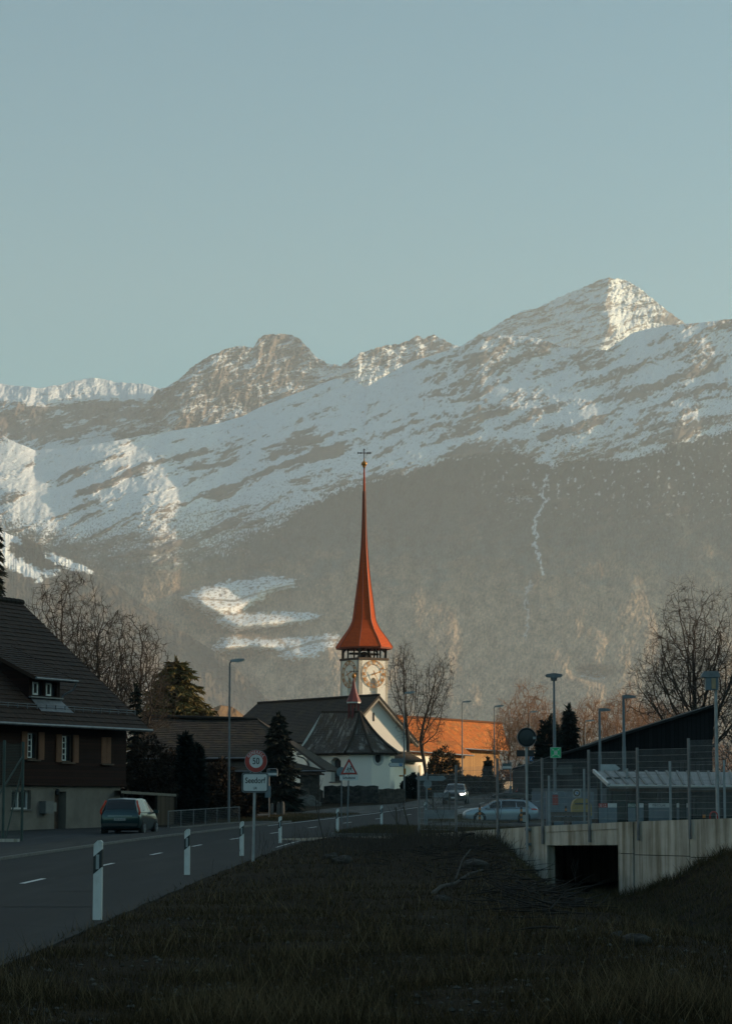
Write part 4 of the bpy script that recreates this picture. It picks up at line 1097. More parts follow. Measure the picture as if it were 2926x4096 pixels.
tow = thing('church_tower', 'white church tower with gilded clocks and tall red needle spire', 'church tower', (0, 0, 0))
TY = 314.0; sT = 4.47
T0 = at(358.5, 700, TY); T0.z = 0
ztop = at(358.5, 659.5, TY).z; zbf = at(358.5, 645.8, TY).z
def tr(a, d, z): return T0 + tA * a - nA * d + Vector((0, 0, z))          # right face: a along, d inwards
def tl_(a, d, z): return T0 - nA * a + tA * d + Vector((0, 0, z))         # left face
# walls with an arched louvre window on each face
ws, wzt = plane_hit(370.2, 677.5, T0, tA); we, wzb = plane_hit(375.2, 694, T0, tA)
ww = .62
mid = sT / 2
mb = MB()
for fn, nd in ((tr, 1), (tl_, 1)):
    f2 = lambda a, z, d, fn=fn: fn(a, d, z)
    panel(mb, f2, 0, mid - ww, zg0 - 1, ztop, 0, .5); panel(mb, f2, mid + ww, sT, zg0 - 1, ztop, 0, .5); panel(mb, f2, mid - ww, mid + ww, zg0 - 1, wzb, 0, .5)
    arc = [(mid - ww + 2 * ww * i / 12, wzt - ww + ww * math.sin(math.pi * i / 12)) for i in range(13)]
    mb.prism([(mid - ww, ztop), (mid + ww, ztop)] + arc[::-1], 0, .5, f2)
f2 = lambda a, z, d: T0 + tA * sT - nA * a - tA * d + Vector((0, 0, z)); panel(mb, f2, 0, sT, zg0 - 1, ztop, 0, .4)
f2 = lambda a, z, d: T0 - nA * sT + tA * a + nA * d + Vector((0, 0, z)); panel(mb, f2, 0, sT, zg0 - 1, ztop, 0, .4)
mb.build('wall', M_WHITE, tow)
for fn in (tr, tl_):
    f2 = lambda a, z, d, fn=fn: fn(a, d, z)
    mb = MB(); panel(mb, f2, mid - ww, mid + ww, wzb, wzt, .46, .5)
    w = mb.build('sound_window', M_WHITE, tow)
    lv = MB()
    for z in np.arange(wzb + .15, wzb + (wzt - wzb) * .72, .62): panel(lv, f2, mid - ww, mid + ww, z, z + .22, .36, .45)
    lv.build('louvre', M_FRAME, w)
    sl = MB(); panel(sl, f2, mid - ww - .06, mid + ww + .06, wzb - .09, wzb - .003, -.1, .3); sl.build('window_sill', M_WHITE, w)
# belfry: parapet, corner posts, braces, beams
mb = MB()
for fn in (tr, tl_):
    f2 = lambda a, z, d, fn=fn: fn(a, d, z)
    panel(mb, f2, -.12, sT + .12, ztop + .003, ztop + .3, -.1, .3)
f2 = lambda a, z, d: T0 + tA * sT - nA * a - tA * d + Vector((0, 0, z)); panel(mb, f2, .35, sT + .1, ztop + .003, ztop + .3, -.1, .3)
f2 = lambda a, z, d: T0 - nA * sT + tA * a + nA * d + Vector((0, 0, z)); panel(mb, f2, .35, sT - .35, ztop + .003, ztop + .3, -.1, .3)
mb.build('parapet', M_BEAM, tow)
for i, (a, d) in enumerate(((.22, .22), (sT - .22, .22), (.22, sT - .22), (sT - .22, sT - .22))):
    MB().bar(tr(a, d, ztop + .3), tr(a, d, zbf + .25), .36).build('corner_post', M_BEAM, tow)
mb = MB()
for a, d in ((1.5, .2), (sT - 1.5, .2), (.2, 1.5), (.2, sT - 1.5), (sT - .2, 1.5), (sT - .2, sT - 1.5)):
    mb.bar(tr(a, d, ztop + .3), tr(a, d, zbf + .2), .2)
for (a, d), (c, e) in (((.3, .2), (1.45, .2)), ((sT - .3, .2), (sT - 1.45, .2)), ((.2, .3), (.2, 1.45)), ((.2, sT - .3), (.2, sT - 1.45)), ((1.6, .25), (2.2, .25)), ((sT - 1.6, .25), (2.3, .25))):
    mb.bar(tr(a, d, ztop + .35 + .7), tr(c, e, zbf + .1), .15)
mb.bar(tr(.2, 1.9, ztop + .9), tr(sT - .2, 1.9, ztop + .9), .25); mb.bar(tr(.2, 2.6, ztop + .9), tr(sT - .2, 2.6, ztop + .9), .25)
mb.bar(tr(1.2, 2.2, ztop + .3), tr(1.9, 2.2, zbf), .18); mb.bar(tr(3.3, 2.2, ztop + .3), tr(2.6, 2.2, zbf), .18)
mb.build('bell_frame', M_DARKWOOD, tow)
cT = tr(mid, mid, 0)
MB().lathe([(.72, ztop + .35), (.62, ztop + .5), (.45, ztop + .95), (.3, ztop + 1.15), (.05, ztop + 1.2)], 18, cT).build('bell', M_IRON, tow, smooth=True)
MB().prism([(0.02, .02), (sT - .02, .02), (sT - .02, sT - .02), (.02, sT - .02)], zbf + .2, zbf + .34, lambda a, b_, d: tr(a, b_, d)).build('belfry_ceiling', M_DARKWOOD, tow)
# spire: eight sides, hips over the middle of each face
kx = px(1, TY + 1.5)
prof_px = [(2195, 310), (2180, 303), (2100, 250), (2000, 175), (1950, 148), (1900, 127), (1800, 112), (1700, 100), (1600, 86), (1500, 72), (1400, 60), (1300, 50), (1200, 41), (1100, 33.5), (1000, 28), (900, 24), (800, 21), (700, 18.5), (600, 16), (500, 13.5), (380, 10.5), (245, 7)]
prof = []
for y, hw in prof_px:
    z = at(363.4, 445 + .0924 * y, cT.y).z; prof.append((hw * .0924 * kx * 1.015, z))
zoff = zbf + .12 - prof[0][1]
mb = MB(); uv = []
a0 = R(-90 - 10)
for k_, (r_, z) in enumerate(prof):
    for i in range(9):
        a = a0 + R(45) * i
        mb.v.append((cT.x + r_ * math.cos(a), cT.y + r_ * math.sin(a), z)); uv.append((i * 2.4, z))
for k_ in range(len(prof) - 1):
    for i in range(8): mb.f.append((k_ * 9 + i, k_ * 9 + i + 1, (k_ + 1) * 9 + i + 1, (k_ + 1) * 9 + i))
sp = mb.build('spire', M_SPIRE, tow, uv=uv)
mb = MB()
for i in range(8):
    a = a0 + R(45) * i
    pts = [Vector((cT.x + (r_ + .015) * math.cos(a), cT.y + (r_ + .015) * math.sin(a), z)) for r_, z in prof[:-2]]
    mb.path(pts, .055, 5)
mb.build('hip_strip', M_SPIRE_RIM, sp)
MB().lathe([(prof[0][0] * .98, prof[0][1] - .22), (prof[0][0] * 1.0, prof[0][1] - .003)], 8, cT, a0=a0).build('eave', M_SPIRE_RIM, tow)
zt_ = prof[-1][1]
zb1, zb2 = at(363.4, 466.6, cT.y).z, at(363.4, 463.9, cT.y).z
MB().lathe([(.05, zb1 - .2), (.2, zb1 - .08), (.23, zb1 + .02), (.12, zb1 + .14), (.1, zb2 - .36), (.3, zb2 - .2), (.42, zb2), (.3, zb2 + .24), (.08, zb2 + .4), (.05, zb2 + .9)], 16, cT).build('ball', M_GOLD, tow, smooth=True)
zc = at(363.4, 449.6, cT.y).z; zx = at(363.4, 453, cT.y).z
mb = MB().tube(cT + Vector((0, 0, zb2)), cT + Vector((0, 0, zc)), .06, n=6)
mb.bar(cT + Vector((-.8, 0, zx)), cT + Vector((.8, 0, zx)), .11)
for p in ((-.8, zx), (.8, zx), (0, zc), (0, zx - 2.0), (.45, zx), (-.45, zx)): mb.lathe([(.03, -.13), (.14, 0), (.03, .13)], 8, cT + Vector((p[0], 0, p[1])))
mb.build('cross', M_IRON, tow)
# clocks
rom = ['XII', 'I', 'II', 'III', 'IIII', 'V', 'VI', 'VII', 'VIII', 'IX', 'X', 'XI']
zc_ = at(373, 673.5, TY).z
rr = 1.78
for fn, right in ((tr, 1), (tl_, -1)):
    # on the left face the clock's own right-hand side points back towards the tower's near corner
    f2 = (lambda a, z, d, fn=fn: fn(mid + a, d, zc_ + z)) if right == 1 else (lambda a, z, d, fn=fn: fn(mid - a, d, zc_ + z))
    rings = []
    for r0_, r1_ in ((rr - .065, rr), (rr * .70, rr * .70 + .05)):
        ck = MB(); rings.append(ck)
        for i in range(48):
            t0, t1 = 2 * math.pi * i / 48, 2 * math.pi * (i + 1) / 48
            p = [(r_ * math.sin(t), r_ * math.cos(t)) for r_, t in ((r0_, t0), (r1_, t0), (r1_, t1), (r0_, t1))]
            ck.add([f2(*q, -.10) for q in p] + [f2(*q, -.06) for q in p], [(0, 1, 2, 3), (4, 7, 6, 5), (1, 5, 6, 2), (0, 3, 7, 4)])
    ck = rings[0].build('clock', M_GOLD, tow); rings[1].build('inner_ring', M_GOLD, ck)
    mb = MB()
    for i, s_ in enumerate(rom):
        t = 2 * math.pi * i / 12; rm = rr * .85
        put_text(mb, s_, .50, lambda x, y, t=t, rm=rm: f2((rm + y) * math.sin(t) + x * math.cos(t), (rm + y) * math.cos(t) - x * math.sin(t), -.09), .9, .022)
    mb.build('lettering', M_GOLD, ck)
    for nm, ang, ln, wd, dep in (('hour_hand', R(70), 1.12, .13, -.30), ('minute_hand', R(152), 1.55, .10, -.36)):
        mb = MB(); c_, s_ = math.cos(ang), math.sin(ang)
        g = lambda x, y, d: f2(y * s_ + x * c_, y * c_ - x * s_, d)
        mb.prism([(-wd * .5, -.5), (wd * .5, -.5), (wd * .4, ln * .62), (wd * 1.3, ln * .75), (wd * .5, ln * .84), (0, ln), (-wd * .5, ln * .84), (-wd * 1.3, ln * .75), (-wd * .4, ln * .62)], dep, dep + .03, g)
        mb.build(nm, M_GOLD, ck)

# ------------------------------------------------------------------ E. farmhouse and barn with orange roofs
rd = Vector((.418, .908, 0)); rn = Vector((.908, -.418, 0))
RB0 = at(400, 716, 330); RB1 = at(501, 723.3, 364)
fh = thing('farmhouse', 'white farmhouse with glowing orange tiled roof right of the church gable', 'house', (0, 0, 0))
e0, e1 = at(405, 751, 313), at(473, 755.6, 334)
rl = RB0 - rd * 14 ; rl.z = RB0.z - .1; rr_ = RB0 + rd * 9; rr_.z = RB0.z
o_ = tiled('roof', e0, e1, rl, rr_, M_TILE_ORANGE, fh, .36, sag=.15, ncol=40, step=.05)
ridge_tiles('ridge_tiles', rl, rr_, M_TILE_ORANGE, o_, .17, .5)
tiled('rear_roof', rr_ - rn * 8 + Vector((0, 0, -5.2)), rl - rn * 8 + Vector((0, 0, -5.2)), rr_, rl, M_TILE_ORANGE, fh, .9, ncol=6)
zgd = 2.4
mb = MB()
def wal(mb, p, q, z0, z1, th=.35, inset=rn):
    p, q = Vector(p), Vector(q)
    v4 = [Vector((p.x, p.y, z0)), Vector((q.x, q.y, z0)), Vector((q.x, q.y, z1)), Vector((p.x, p.y, z1))]
    mb.add(v4 + [x - inset * th for x in v4], [(0, 1, 2, 3), (7, 6, 5, 4), (0, 4, 5, 1), (1, 5, 6, 2), (2, 6, 7, 3), (3, 7, 4, 0)])
w0_, w1_ = e0 - rn * 1.1, e1 - rn * 1.1
sp_ = .47
wm = w0_.lerp(w1_, sp_)
wal(mb, w0_, wm, zgd, 8.0)
g0, g1 = e1 - rn * 1.1, e1 - rn * 14
mb.build('wall', M_WHITE, fh)
mb = MB(); wal(mb, wm + rd * .01, w1_, zgd, 8.0); mb.build('timber_wall', M_ORANGEWOOD, fh)
mb = MB()
v3 = [Vector((w0_.x, w0_.y, zgd)), Vector((w0_.x, w0_.y, 8.1)), rl + Vector((0, 0, -.3)), rl - rn * 7 + Vector((0, 0, -5)), Vector(((rl - rn * 7).x, (rl - rn * 7).y, zgd))]
mb.add(v3, [(0, 1, 2, 3, 4)]); mb.build('gable_wall', M_WHITE, fh)
for k_ in (.12, .27):
    c = w0_.lerp(w1_, k_); z0, z1 = 4.6, 6.2
    fr = MB(); wal(fr, c - rd * .55 + rn * .02, c + rd * .55 + rn * .02, z0, z1, .05); fr = fr.build('window', M_FRAME, fh)
    pn = MB(); wal(pn, c - rd * .42 + rn * .03, c + rd * .42 + rn * .03, z0 + .12, z1 - .12, .008); pn.build('pane', M_GLASS, fr)
    for s_ in (-1, 1):
        sh = MB(); wal(sh, c + rd * s_ * .85 - rd * .25 + rn * .05, c + rd * s_ * .85 + rd * .25 + rn * .05, z0, z1, .045); sh.build('shutter', mat_plain('pale_shutter', (.45, .36, .24), .7), fh)
MB().tube(e0 + rn * .05, e1 + rn * .05, .09).build('gutter', M_TIN, fh)
bn = thing('timber_barn', 'long timber barn with patchy orange tiled roof beyond the farmhouse', 'barn', (0, 0, 0))
f0, f1 = at(463, 748.6, 348), at(509, 751.5, 366)
rl = RB0 + rd * 9.2; rl.z = RB0.z; rr_ = RB1.copy()
o_ = tiled('roof', f0, f1, rl, rr_, M_TILE_ORANGE, bn, .36, sag=.12, ncol=40, step=.05)
ridge_tiles('ridge_tiles', rl, rr_, M_TILE_ORANGE, o_, .17, .5)
tiled('hip_roof', f1, f1 - rn * 9 + Vector((0, 0, .3)), rr_, rr_ - rn * .1, M_TILE_ORANGE, bn, .6, ncol=8)
mb = MB(); wal(mb, f0 - rn * 1.3 - rd * 6, f1 - rn * 1.3 - rd * .8, 2.6, 9.0); mb.build('wall', M_ORANGEWOOD, bn)
mb = MB(); wal(mb, f1 - rn * 1.3 - rd * .8, f1 - rn * 9 - rd * .8, 2.6, 9.0, .3, -rd * -1); mb.build('end_wall', M_ORANGEWOOD, bn)
MB().tube(f0 + rn * .05, f1 + rn * .05, .09).build('gutter', M_TIN, bn)
c = at(459, 762, 338)
tank = MB().lathe([(.2, -.75), (1.35, -.7), (1.45, 0), (1.35, .7), (.2, .75)], 20, c, Matrix.Rotation(R(90), 3, 'Y') @ Matrix.Rotation(R(0), 3, 'X'))
t_ = tank.build('feed_drum', mat_plain('blue_grey_drum', (.12, .17, .22), .5), None)
tag(t_, 'big round blue grey drum hanging under the barn eave', 'drum')
# low annexe beside the chapel
an = thing('annexe', 'low annexe with small dark roof between chapel and lamp post', 'annexe', (0, 0, 0))
p0, p1 = at(389, 761, 228), at(424, 761, 236)
tiled('roof', p0, p1, at(391, 750.5, 233), at(407, 752, 238), M_TILE_DARK, an, .3, ncol=16)
MB().add([Vector((p0.x, 229, 1)), Vector((p1.x - .6, 237, 1)), Vector((p1.x - .6, 237, p1.z + .1)), Vector((p0.x, 229, p0.z + .1)), Vector((p0.x, 234, 1)), Vector((p1.x - .6, 242, 1)), Vector((p1.x - .6, 242, p1.z + .1)), Vector((p0.x, 234, p0.z + .1))],
         [(0, 1, 2, 3), (7, 6, 5, 4), (1, 5, 6, 2), (0, 3, 7, 4)]).build('wall', M_WHITE, an)
# ------------------------------------------------------------------ F. black timber hall on the right
M_BLACK = mat_planks('black_boards', (0.016, 0.016, 0.017), (0.010, 0.010, 0.011), .3, 'X', .9)
hl = thing('black_hall', 'large black timber hall with roof line rising to the right', 'hall', (0, 0, 0))
HYv = 168.0
top = [(524, 768), (561, 755), (587.5, 747.5), (625.6, 734.2), (658.5, 724), (694, 713), (713.5, 706.5)]
tp = [at(u, v, HYv) for u, v in top]; zlo = .1
mb = MB(); poly = [(p.x, p.z - .02) for p in tp] + [(tp[-1].x + px(-3, HYv), at(700, 750, HYv).z), (tp[-1].x + px(-3, HYv), zlo), (tp[0].x, zlo)]
mb.prism(poly, HYv, HYv + 14, lambda a, b_, d: Vector((a, d, b_))); mb.build('wall', M_BLACK, hl)
mb = MB()
for p, q in zip(tp[:-1], tp[1:]):
    mb.add([p + Vector((0, -.5, 0)), q + Vector((0, -.5, 0)), q + Vector((0, 14.5, 0)), p + Vector((0, 14.5, 0)), p + Vector((0, -.5, .16)), q + Vector((0, -.5, .16)), q + Vector((0, 14.5, .16)), p + Vector((0, 14.5, .16))], [(0, 1, 2, 3), (4, 7, 6, 5), (0, 4, 5, 1), (2, 6, 7, 3)])
mb.build('roof', mat_plain('black_roofing', (.014, .014, .014), .9), hl)
MB().bx(tp[0].x + .5, tp[2].x + 2.0, HYv - .06, HYv - .004, .12, 2.45).build('grey_panel', mat_plain('concrete_panel', (.13, .135, .14), .9), hl)
cx = at(577, 793, HYv).x; w_ = MB().bx(cx - 1.1, cx + 1.1, HYv - .12, HYv - .062, .3, 2.2).build('garage_door', mat_plain('blue_grey_door', (.16, .19, .22), .6), hl)
cx2 = at(548, 798, HYv).x; MB().bx(cx2 - 1.2, cx2 + .8, HYv - .12, HYv - .062, .2, 2.2).build('garage_door', mat_plain('grey_door', (.15, .17, .20), .6), hl)
ob = MB().lathe([(.52, -.02), (.52, .02)], 24, (at(587, 795, HYv).x, HYv - .2, at(587, 795, HYv).z), Matrix.Rotation(R(90), 3, 'X'))
# ================================================================== STREET FURNITURE, FENCES, WALLS, SIGNS, CARS
M_GALV = mat_plain('galvanised_steel', (0.34, 0.36, 0.37), 0.5, metal=.35, c2=(0.22, 0.235, 0.245), scale=2.5)
M_GALVD = mat_plain('dull_steel', (0.20, 0.215, 0.225), 0.6, metal=.3, c2=(0.13, 0.14, 0.15), scale=2.5)
M_BLUEGREY = mat_plain('blue_grey_paint', (0.15, 0.185, 0.21), 0.55, c2=(0.11, 0.14, 0.16), scale=2)
M_SIGNW = mat_plain('sign_white', (0.60, 0.60, 0.59), 0.45, c2=(0.50, 0.50, 0.49), scale=2.5)
M_SIGNR = mat_plain('sign_red', (0.40, 0.035, 0.022), 0.5, c2=(0.30, 0.028, 0.02), scale=3)
M_SIGNK = mat_plain('sign_black', (0.014, 0.015, 0.017), 0.5)
M_SIGNB = mat_plain('sign_blue', (0.02, 0.16, 0.38), 0.5, c2=(0.018, 0.13, 0.32), scale=3)
M_SIGNG = mat_plain('sign_green', (0.012, 0.50, 0.17), 0.5, c2=(0.010, 0.44, 0.15), scale=3)
M_SIGNBACK = mat_plain('sign_back', (0.17, 0.215, 0.235), 0.55, metal=.2, c2=(0.13, 0.165, 0.18), scale=3)
M_TEAL = mat_plain('bus_stop_teal', (0.03, 0.075, 0.085), .5)
M_ORANGE = mat_plain('orange_paint', (0.55, 0.20, 0.02), .55)
M_YELLOW = mat_plain('yellow_paint', (0.42, 0.28, 0.07), .6, c2=(.30, .2, .05))
M_POSTW = mat_plain('delineator_white', (0.60, 0.60, 0.58), 0.5, c2=(0.30, 0.29, 0.27), scale=2.2, stretch=(1, 1, .6), lo=.22, hi=.46)
M_WOODPOST = mat_plain('weathered_stake', (0.11, 0.085, 0.06), .9, c2=(.06, .05, .04), scale=6)
Z3 = lambda z: Vector((0, 0, z))

def ground_at(u, Y):
    x = at(u, 800, Y).x; return Vector((x, Y, zgf(x, Y)))
def foot(u, v, Y):
    p = at(u, v, Y); return p

# ---- delineator posts along the right road edge
def delineator(loc, rz, label, sink=0.0):
    t = thing('delineator_post', label, 'road post', loc, rz, 'delineator posts along the right road edge')
    w, d, h = .058, .05, 1.05
    prof = [(-w, -.3 - sink), (w, -.3 - sink), (w, h), (w * .6, h + .025), (-w * .1, h + .02), (-w, h - .03)]
    o = MB().prism(prof, -d, d, lambda a, b_, q: Vector((a, q, b_))).build('body', M_POSTW, t)
    MB().prism([(-w - .002, h - .44), (w + .002, h - .34), (w + .002, h - .10), (-w - .002, h - .20)], -d - .003, d + .003, lambda a, b_, q: Vector((a, q, b_))).build('black_band', M_SIGNK, t)
    MB().bx(-.022, .022, -d - .009, -d - .0035, h - .37, h - .17).build('reflector', M_GALV, t)
    return t
posts = [(97.4, 919.2, 33.6, 'nearest white road post with slanted black band at the verge'), (186.75, 878.3, 53.7, 'white road post on the verge, second from the camera'),
         (241.4, 858, 71.9, 'white road post just left of the town sign pole'), (279.7, 845.4, 91.0, 'white road post right of the town sign, before the side path'),
         (337.0, 830.5, 107, 'white road post on the kerbed grass island near the school sign'), (381.0, 824.3, 124, 'white road post beside the two leaning wooden stakes'),
         (424.5, 818.3, 145, 'farthest white road post, behind the mesh fence and signposts')]
for u, v, Y, lab in posts:
    p = at(u, v, Y); delineator((p.x, p.y, p.z - (.12 if Y > 100 else 0)), R(-4), lab)

# ---- street lamps
def tapered_pole(mb, p, z1, r0, r1, n=10): mb.tube(p, (p[0], p[1], z1), r0, r1, n)
def street_lamp(u, vt, Y, label, head=.8, sink=.5, zb=None, left=False, r0=.075):
    g = ground_at(u, Y)
    if zb is not None: g.z = zb
    zt = at(u, vt, Y).z; h = zt - g.z
    t = thing('street_lamp', label, 'street lamp', g, 0, 'curved head street lamps along the village road')
    MB().tube((0, 0, -sink), (0, 0, h - .1), r0, r0 * .62, 10).build('pole', M_GALVD, t)
    MB().path([(0, 0, h - .12), (.08, 0, h - .02), (.25, 0, h + .03)], .035).build('arm', M_GALVD, t)
    prof = [(.02, -.05), (.10, -.085), (head * .55, -.10), (head, -.02), (head * .97, .05), (head * .5, .075), (.05, .03)]
    MB().prism(prof, -.14, .14, lambda a, b_, q: Vector((a, q, h + b_ + .03 + a * .06))).build('lamp_head', M_GALV, t)
    MB().prism([(head * .45, -.14), (head * .92, -.075), (head * .92, -.03), (head * .45, -.10)], -.12, .12, lambda a, b_, q: Vector((a, q, h + b_ + .03 + a * .06))).build('lamp_glass', M_FRAME, t)
    return t
street_lamp(228.6, 661, 135, 'tall street lamp standing behind the left pavement near the town sign', .82)
street_lamp(403.6, 693, 203, 'street lamp with arrow signs at the end of the rubble wall', .95)
street_lamp(461.8, 702, 243, 'dark street lamp rising before the orange farmhouse roof', .95)
street_lamp(494.0, 706.5, 236, 'sunlit street lamp beside the far pale stone wall', .95)
street_lamp(529.5, 712, 285, 'distant street lamp behind the convex traffic mirror', .95)
street_lamp(585.0, 721, 270, 'distant street lamp between dark conifer and bare orange tree', 1.05)
def park_lamp(u, vt, Y, label, double=False):
    g = ground_at(u, Y); zt = at(u, vt, Y).z; h = zt - g.z
    t = thing('car_park_lamp', label, 'lamp post', g, 0, 'flat head lamps of the car park')
    MB().tube((0, 0, -.4), (0, 0, h - 2.4), .10, .09, 12).tube((0, 0, h - 2.4), (0, 0, h), .075, .06, 12).build('pole', M_BLUEGREY, t)
    for s in ((-1, 1) if double else (1,)):
        pr = [(-.02, -.06), (.55, -.02), (.62, .03), (.50, .10), (.10, .13), (-.06, .1)]
        if double: pr = [(0, -.14), (.42, -.10), (.50, .0), (.44, .08), (.06, .13), (0, .13)]
        MB().prism(pr, -.16, .16, lambda a, b_, q, s=s: Vector((a * s, q, h + b_))).build('lamp_head', M_GALVD, t)
    if double: MB().tube((0, 0, h - .32), (0, 0, h - .14), .16, .2, 12).tube((0, 0, h + .13), (0, 0, h + .4), .012, .008, 6).build('collar', M_GALVD, t)
    return t
park_lamp(599.6, 710.5, 132, 'single headed lamp post carrying the white arrow board')
park_lamp(623.8, 697.5, 119, 'single headed lamp post before the black hall, right of the arrow board')
mast = park_lamp(554.2, 675.5, 142, 'tall double headed lamp mast carrying the green assembly sign', True)
# lamp with a box-shaped luminaire at the right edge
g = ground_at(716.5, 104); zt = at(714, 677, 104).z - g.z
t = thing('box_lamp', 'grey lamp post with flat cap over a box luminaire at the right edge', 'lamp post', g)
MB().tube((0, 0, -.4), (0, 0, zt - .2), .085, .07, 12).build('pole', M_GALV, t)
MB().prism([(-.62, -.02), (.16, -.02), (.16, .06), (.1, .24), (-.5, .24), (-.62, .08)], -.25, .25, lambda a, b_, q: Vector((a, q, zt + b_))).build('cap', M_GALVD, t)
lb = MB().bx(-.44, .1, -.2, .2, zt - .56, zt - .03).build('luminaire', M_BLUEGREY, t)
MB().bx(-.20, -.02, -.23, -.203, zt - .52, zt - .06).build('front_panel', mat_plain('tan_panel', (.34, .25, .15), .6), lb)

# ---- sign helpers: plates face the camera, local x right, z up, y away
def plate_poly(poly, y0, y1): return lambda mb: mb.prism(poly, y0, y1, lambda a, b_, q: Vector((a, q, b_)))
def rrect(w, h, r, cx=0, cz=0, n=5):
    pts = []
    for sx, sz, a0 in ((1, 1, 0), (-1, 1, 90), (-1, -1, 180), (1, -1, 270)):
        for i in range(n + 1):
            a = R(a0 + 90 * i / n); pts.append((cx + sx * (w / 2 - r) + r * math.cos(a), cz + sz * (h / 2 - r) + r * math.sin(a)))
    return pts
def disc(r, cx=0, cz=0, n=36): return [(cx + r * math.cos(2 * math.pi * i / n), cz + r * math.sin(2 * math.pi * i / n)) for i in range(n)]
def ring_plate(mb, r0, r1, cx, cz, y0, y1, n=40):
    for i in range(n):
        a, b_ = 2 * math.pi * i / n, 2 * math.pi * (i + 1) / n
        p = [(cx + r * math.cos(t), cz + r * math.sin(t)) for r, t in ((r0, a), (r1, a), (r1, b_), (r0, b_))]
        mb.add([(x, y0, z) for x, z in p] + [(x, y1, z) for x, z in p], [(0, 1, 2, 3), (4, 7, 6, 5), (1, 5, 6, 2), (0, 3, 7, 4)])
def pl(poly, y0, y1, name, mat, parent):
    return MB().prism(poly, y0, y1, lambda a, b_, q: Vector((a, q, b_))).build(name, mat, parent)
def tx(body, size, cx, cz, y, name, mat, parent, sx=1.0, bold=0.0):
    mb = MB(); put_text(mb, body, size, lambda x, yy: Vector((cx + x, y, cz + yy)), sx, bold); return mb.build(name, mat, parent)

# town sign with speed limit disc
Y = 65.0; g = at(252.6, 856, Y); s = Y / F
t = thing('town_sign', 'white Seedorf town sign under a round red 50 speed limit sign', 'road sign', g, R(2))
tz = at(255.5, 761.2, Y).z - g.z; bz = at(254.8, 782.6, Y).z - g.z; px0 = .05
MB().tube((0, 0, -.5), (.05, 0, tz + .1), .04, n=10).build('pole', M_GALV, t)
w_, h_ = 26.4 * s, 19.6 * s
bd = pl(rrect(w_, h_, .06, px0, bz), -.075, -.045, 'name_board', M_GALVD, t)
pl(rrect(w_ - .05, h_ - .05, .05, px0, bz), -.079, -.076, 'name_border', M_SIGNK, bd)
pl(rrect(w_ - .085, h_ - .085, .04, px0, bz), -.083, -.080, 'name_face', M_SIGNW, bd)
tx('Seedorf', .215, px0, bz + .05, -.0845, 'lettering', M_SIGNK, bd, .80, .004)
tx('UR', .10, px0, bz - .15, -.0845, 'lettering', M_SIGNK, bd, .8, .002)
r_ = 11.3 * s
dk = pl(disc(r_, px0 + .02, tz), -.075, -.045, 'speed_disc', M_GALV, t)
mb = MB(); ring_plate(mb, r_ * .59, r_ * .96, px0 + .02, tz, -.083, -.076); mb.build('red_ring', M_SIGNR, dk)
pl(disc(r_ * .60, px0 + .02, tz), -.081, -.0755, 'speed_face', M_SIGNW, dk)
tx('50', .245, px0 + .02, tz - .005, -.0845, 'lettering', M_SIGNK, dk, .80, .003)
mb = MB()
for i, c_ in enumerate('GENERELL'):
    a = R(56 - 112 * i / 7); rm = r_ * .775
    put_text(mb, c_, .105, lambda x, yy, a=a, rm=rm: Vector((px0 + .02 + (rm + yy) * math.sin(-a) + x * math.cos(a), -.0845, tz + (rm + yy) * math.cos(a) + x * math.sin(a))), .85, .002)
mb.build('lettering', M_SIGNW, dk)
MB().bx(-.09, -.06, -.045, .0, tz - .34, tz - .28).bx(.19, .22, -.045, .0, tz - .34, tz - .28).bx(-.1, .22, -.043, .0, bz + .1, bz + .13).build('bracket', M_GALV, t)

# school zone sign
Y = 112.0; g = at(346.5, 829, Y); s = Y / F
t = thing('school_sign', 'red triangle children warning sign above a Schulzone plate', 'road sign', g, R(2))
za, zb1_, zp0 = at(348.7, 758.8, Y).z - g.z, at(348, 774.7, Y).z - g.z, at(348, 780.6, Y).z - g.z
MB().tube((0, 0, -.5), (.09, 0, za - .2), .035, n=10).build('pole', M_GALVD, t)
hw = 8.9 * s; cx = .09
def tri(k):
    c = zb1_ + (za - zb1_) * .36
    return [(cx - hw * k, c + (zb1_ - c) * k), (cx + hw * k, c + (zb1_ - c) * k), (cx + hw * .06 * k, c + (za - c) * k), (cx - hw * .06 * k, c + (za - c) * k)]
tp_ = pl(tri(1), -.07, -.045, 'triangle', M_GALV, t)
pl(tri(.95), -.075, -.071, 'red_border', M_SIGNR, tp_)
pl(tri(.66), -.079, -.076, 'triangle_face', M_SIGNW, tp_)
zc_ = zb1_ + (za - zb1_) * .17
def runner(mb, ox, k):
    P = lambda a, b_: (ox + a * k, zc_ + b_ * k)
    for poly in ([P(-.02, .10), P(.04, .10), P(.05, .22), P(-.01, .22)], [P(-.02, .11), P(.01, .11), P(-.07, .0), P(-.10, .01)], [P(.02, .11), P(.05, .11), P(.11, .05), P(.09, .03)],
                 [P(.04, .21), P(.05, .18), P(.13, .17), P(.13, .20)], [P(0, .21), P(-.01, .18), P(-.09, .13), P(-.1, .15)]):
        mb.prism(poly, -.082, -.0795, lambda a, b_, q: Vector((a, q, b_)))
    mb.prism(disc(.035 * k, ox + .03 * k, zc_ + .265 * k, 12), -.082, -.0795, lambda a, b_, q: Vector((a, q, b_)))
mb = MB(); runner(mb, cx - .07, .72); runner(mb, cx + .06, .95); mb.bx(cx - .17, cx + .17, -.082, -.0795, zc_ - .02, zc_ - .008); mb.build('children_symbol', M_SIGNK, tp_)
pz = (zb1_ + zp0) / 2 - .01
p_ = pl(rrect(2 * hw * 1.04, zb1_ - zp0 - .03, .03, cx, pz), -.07, -.045, 'text_plate', M_SIGNW, t)
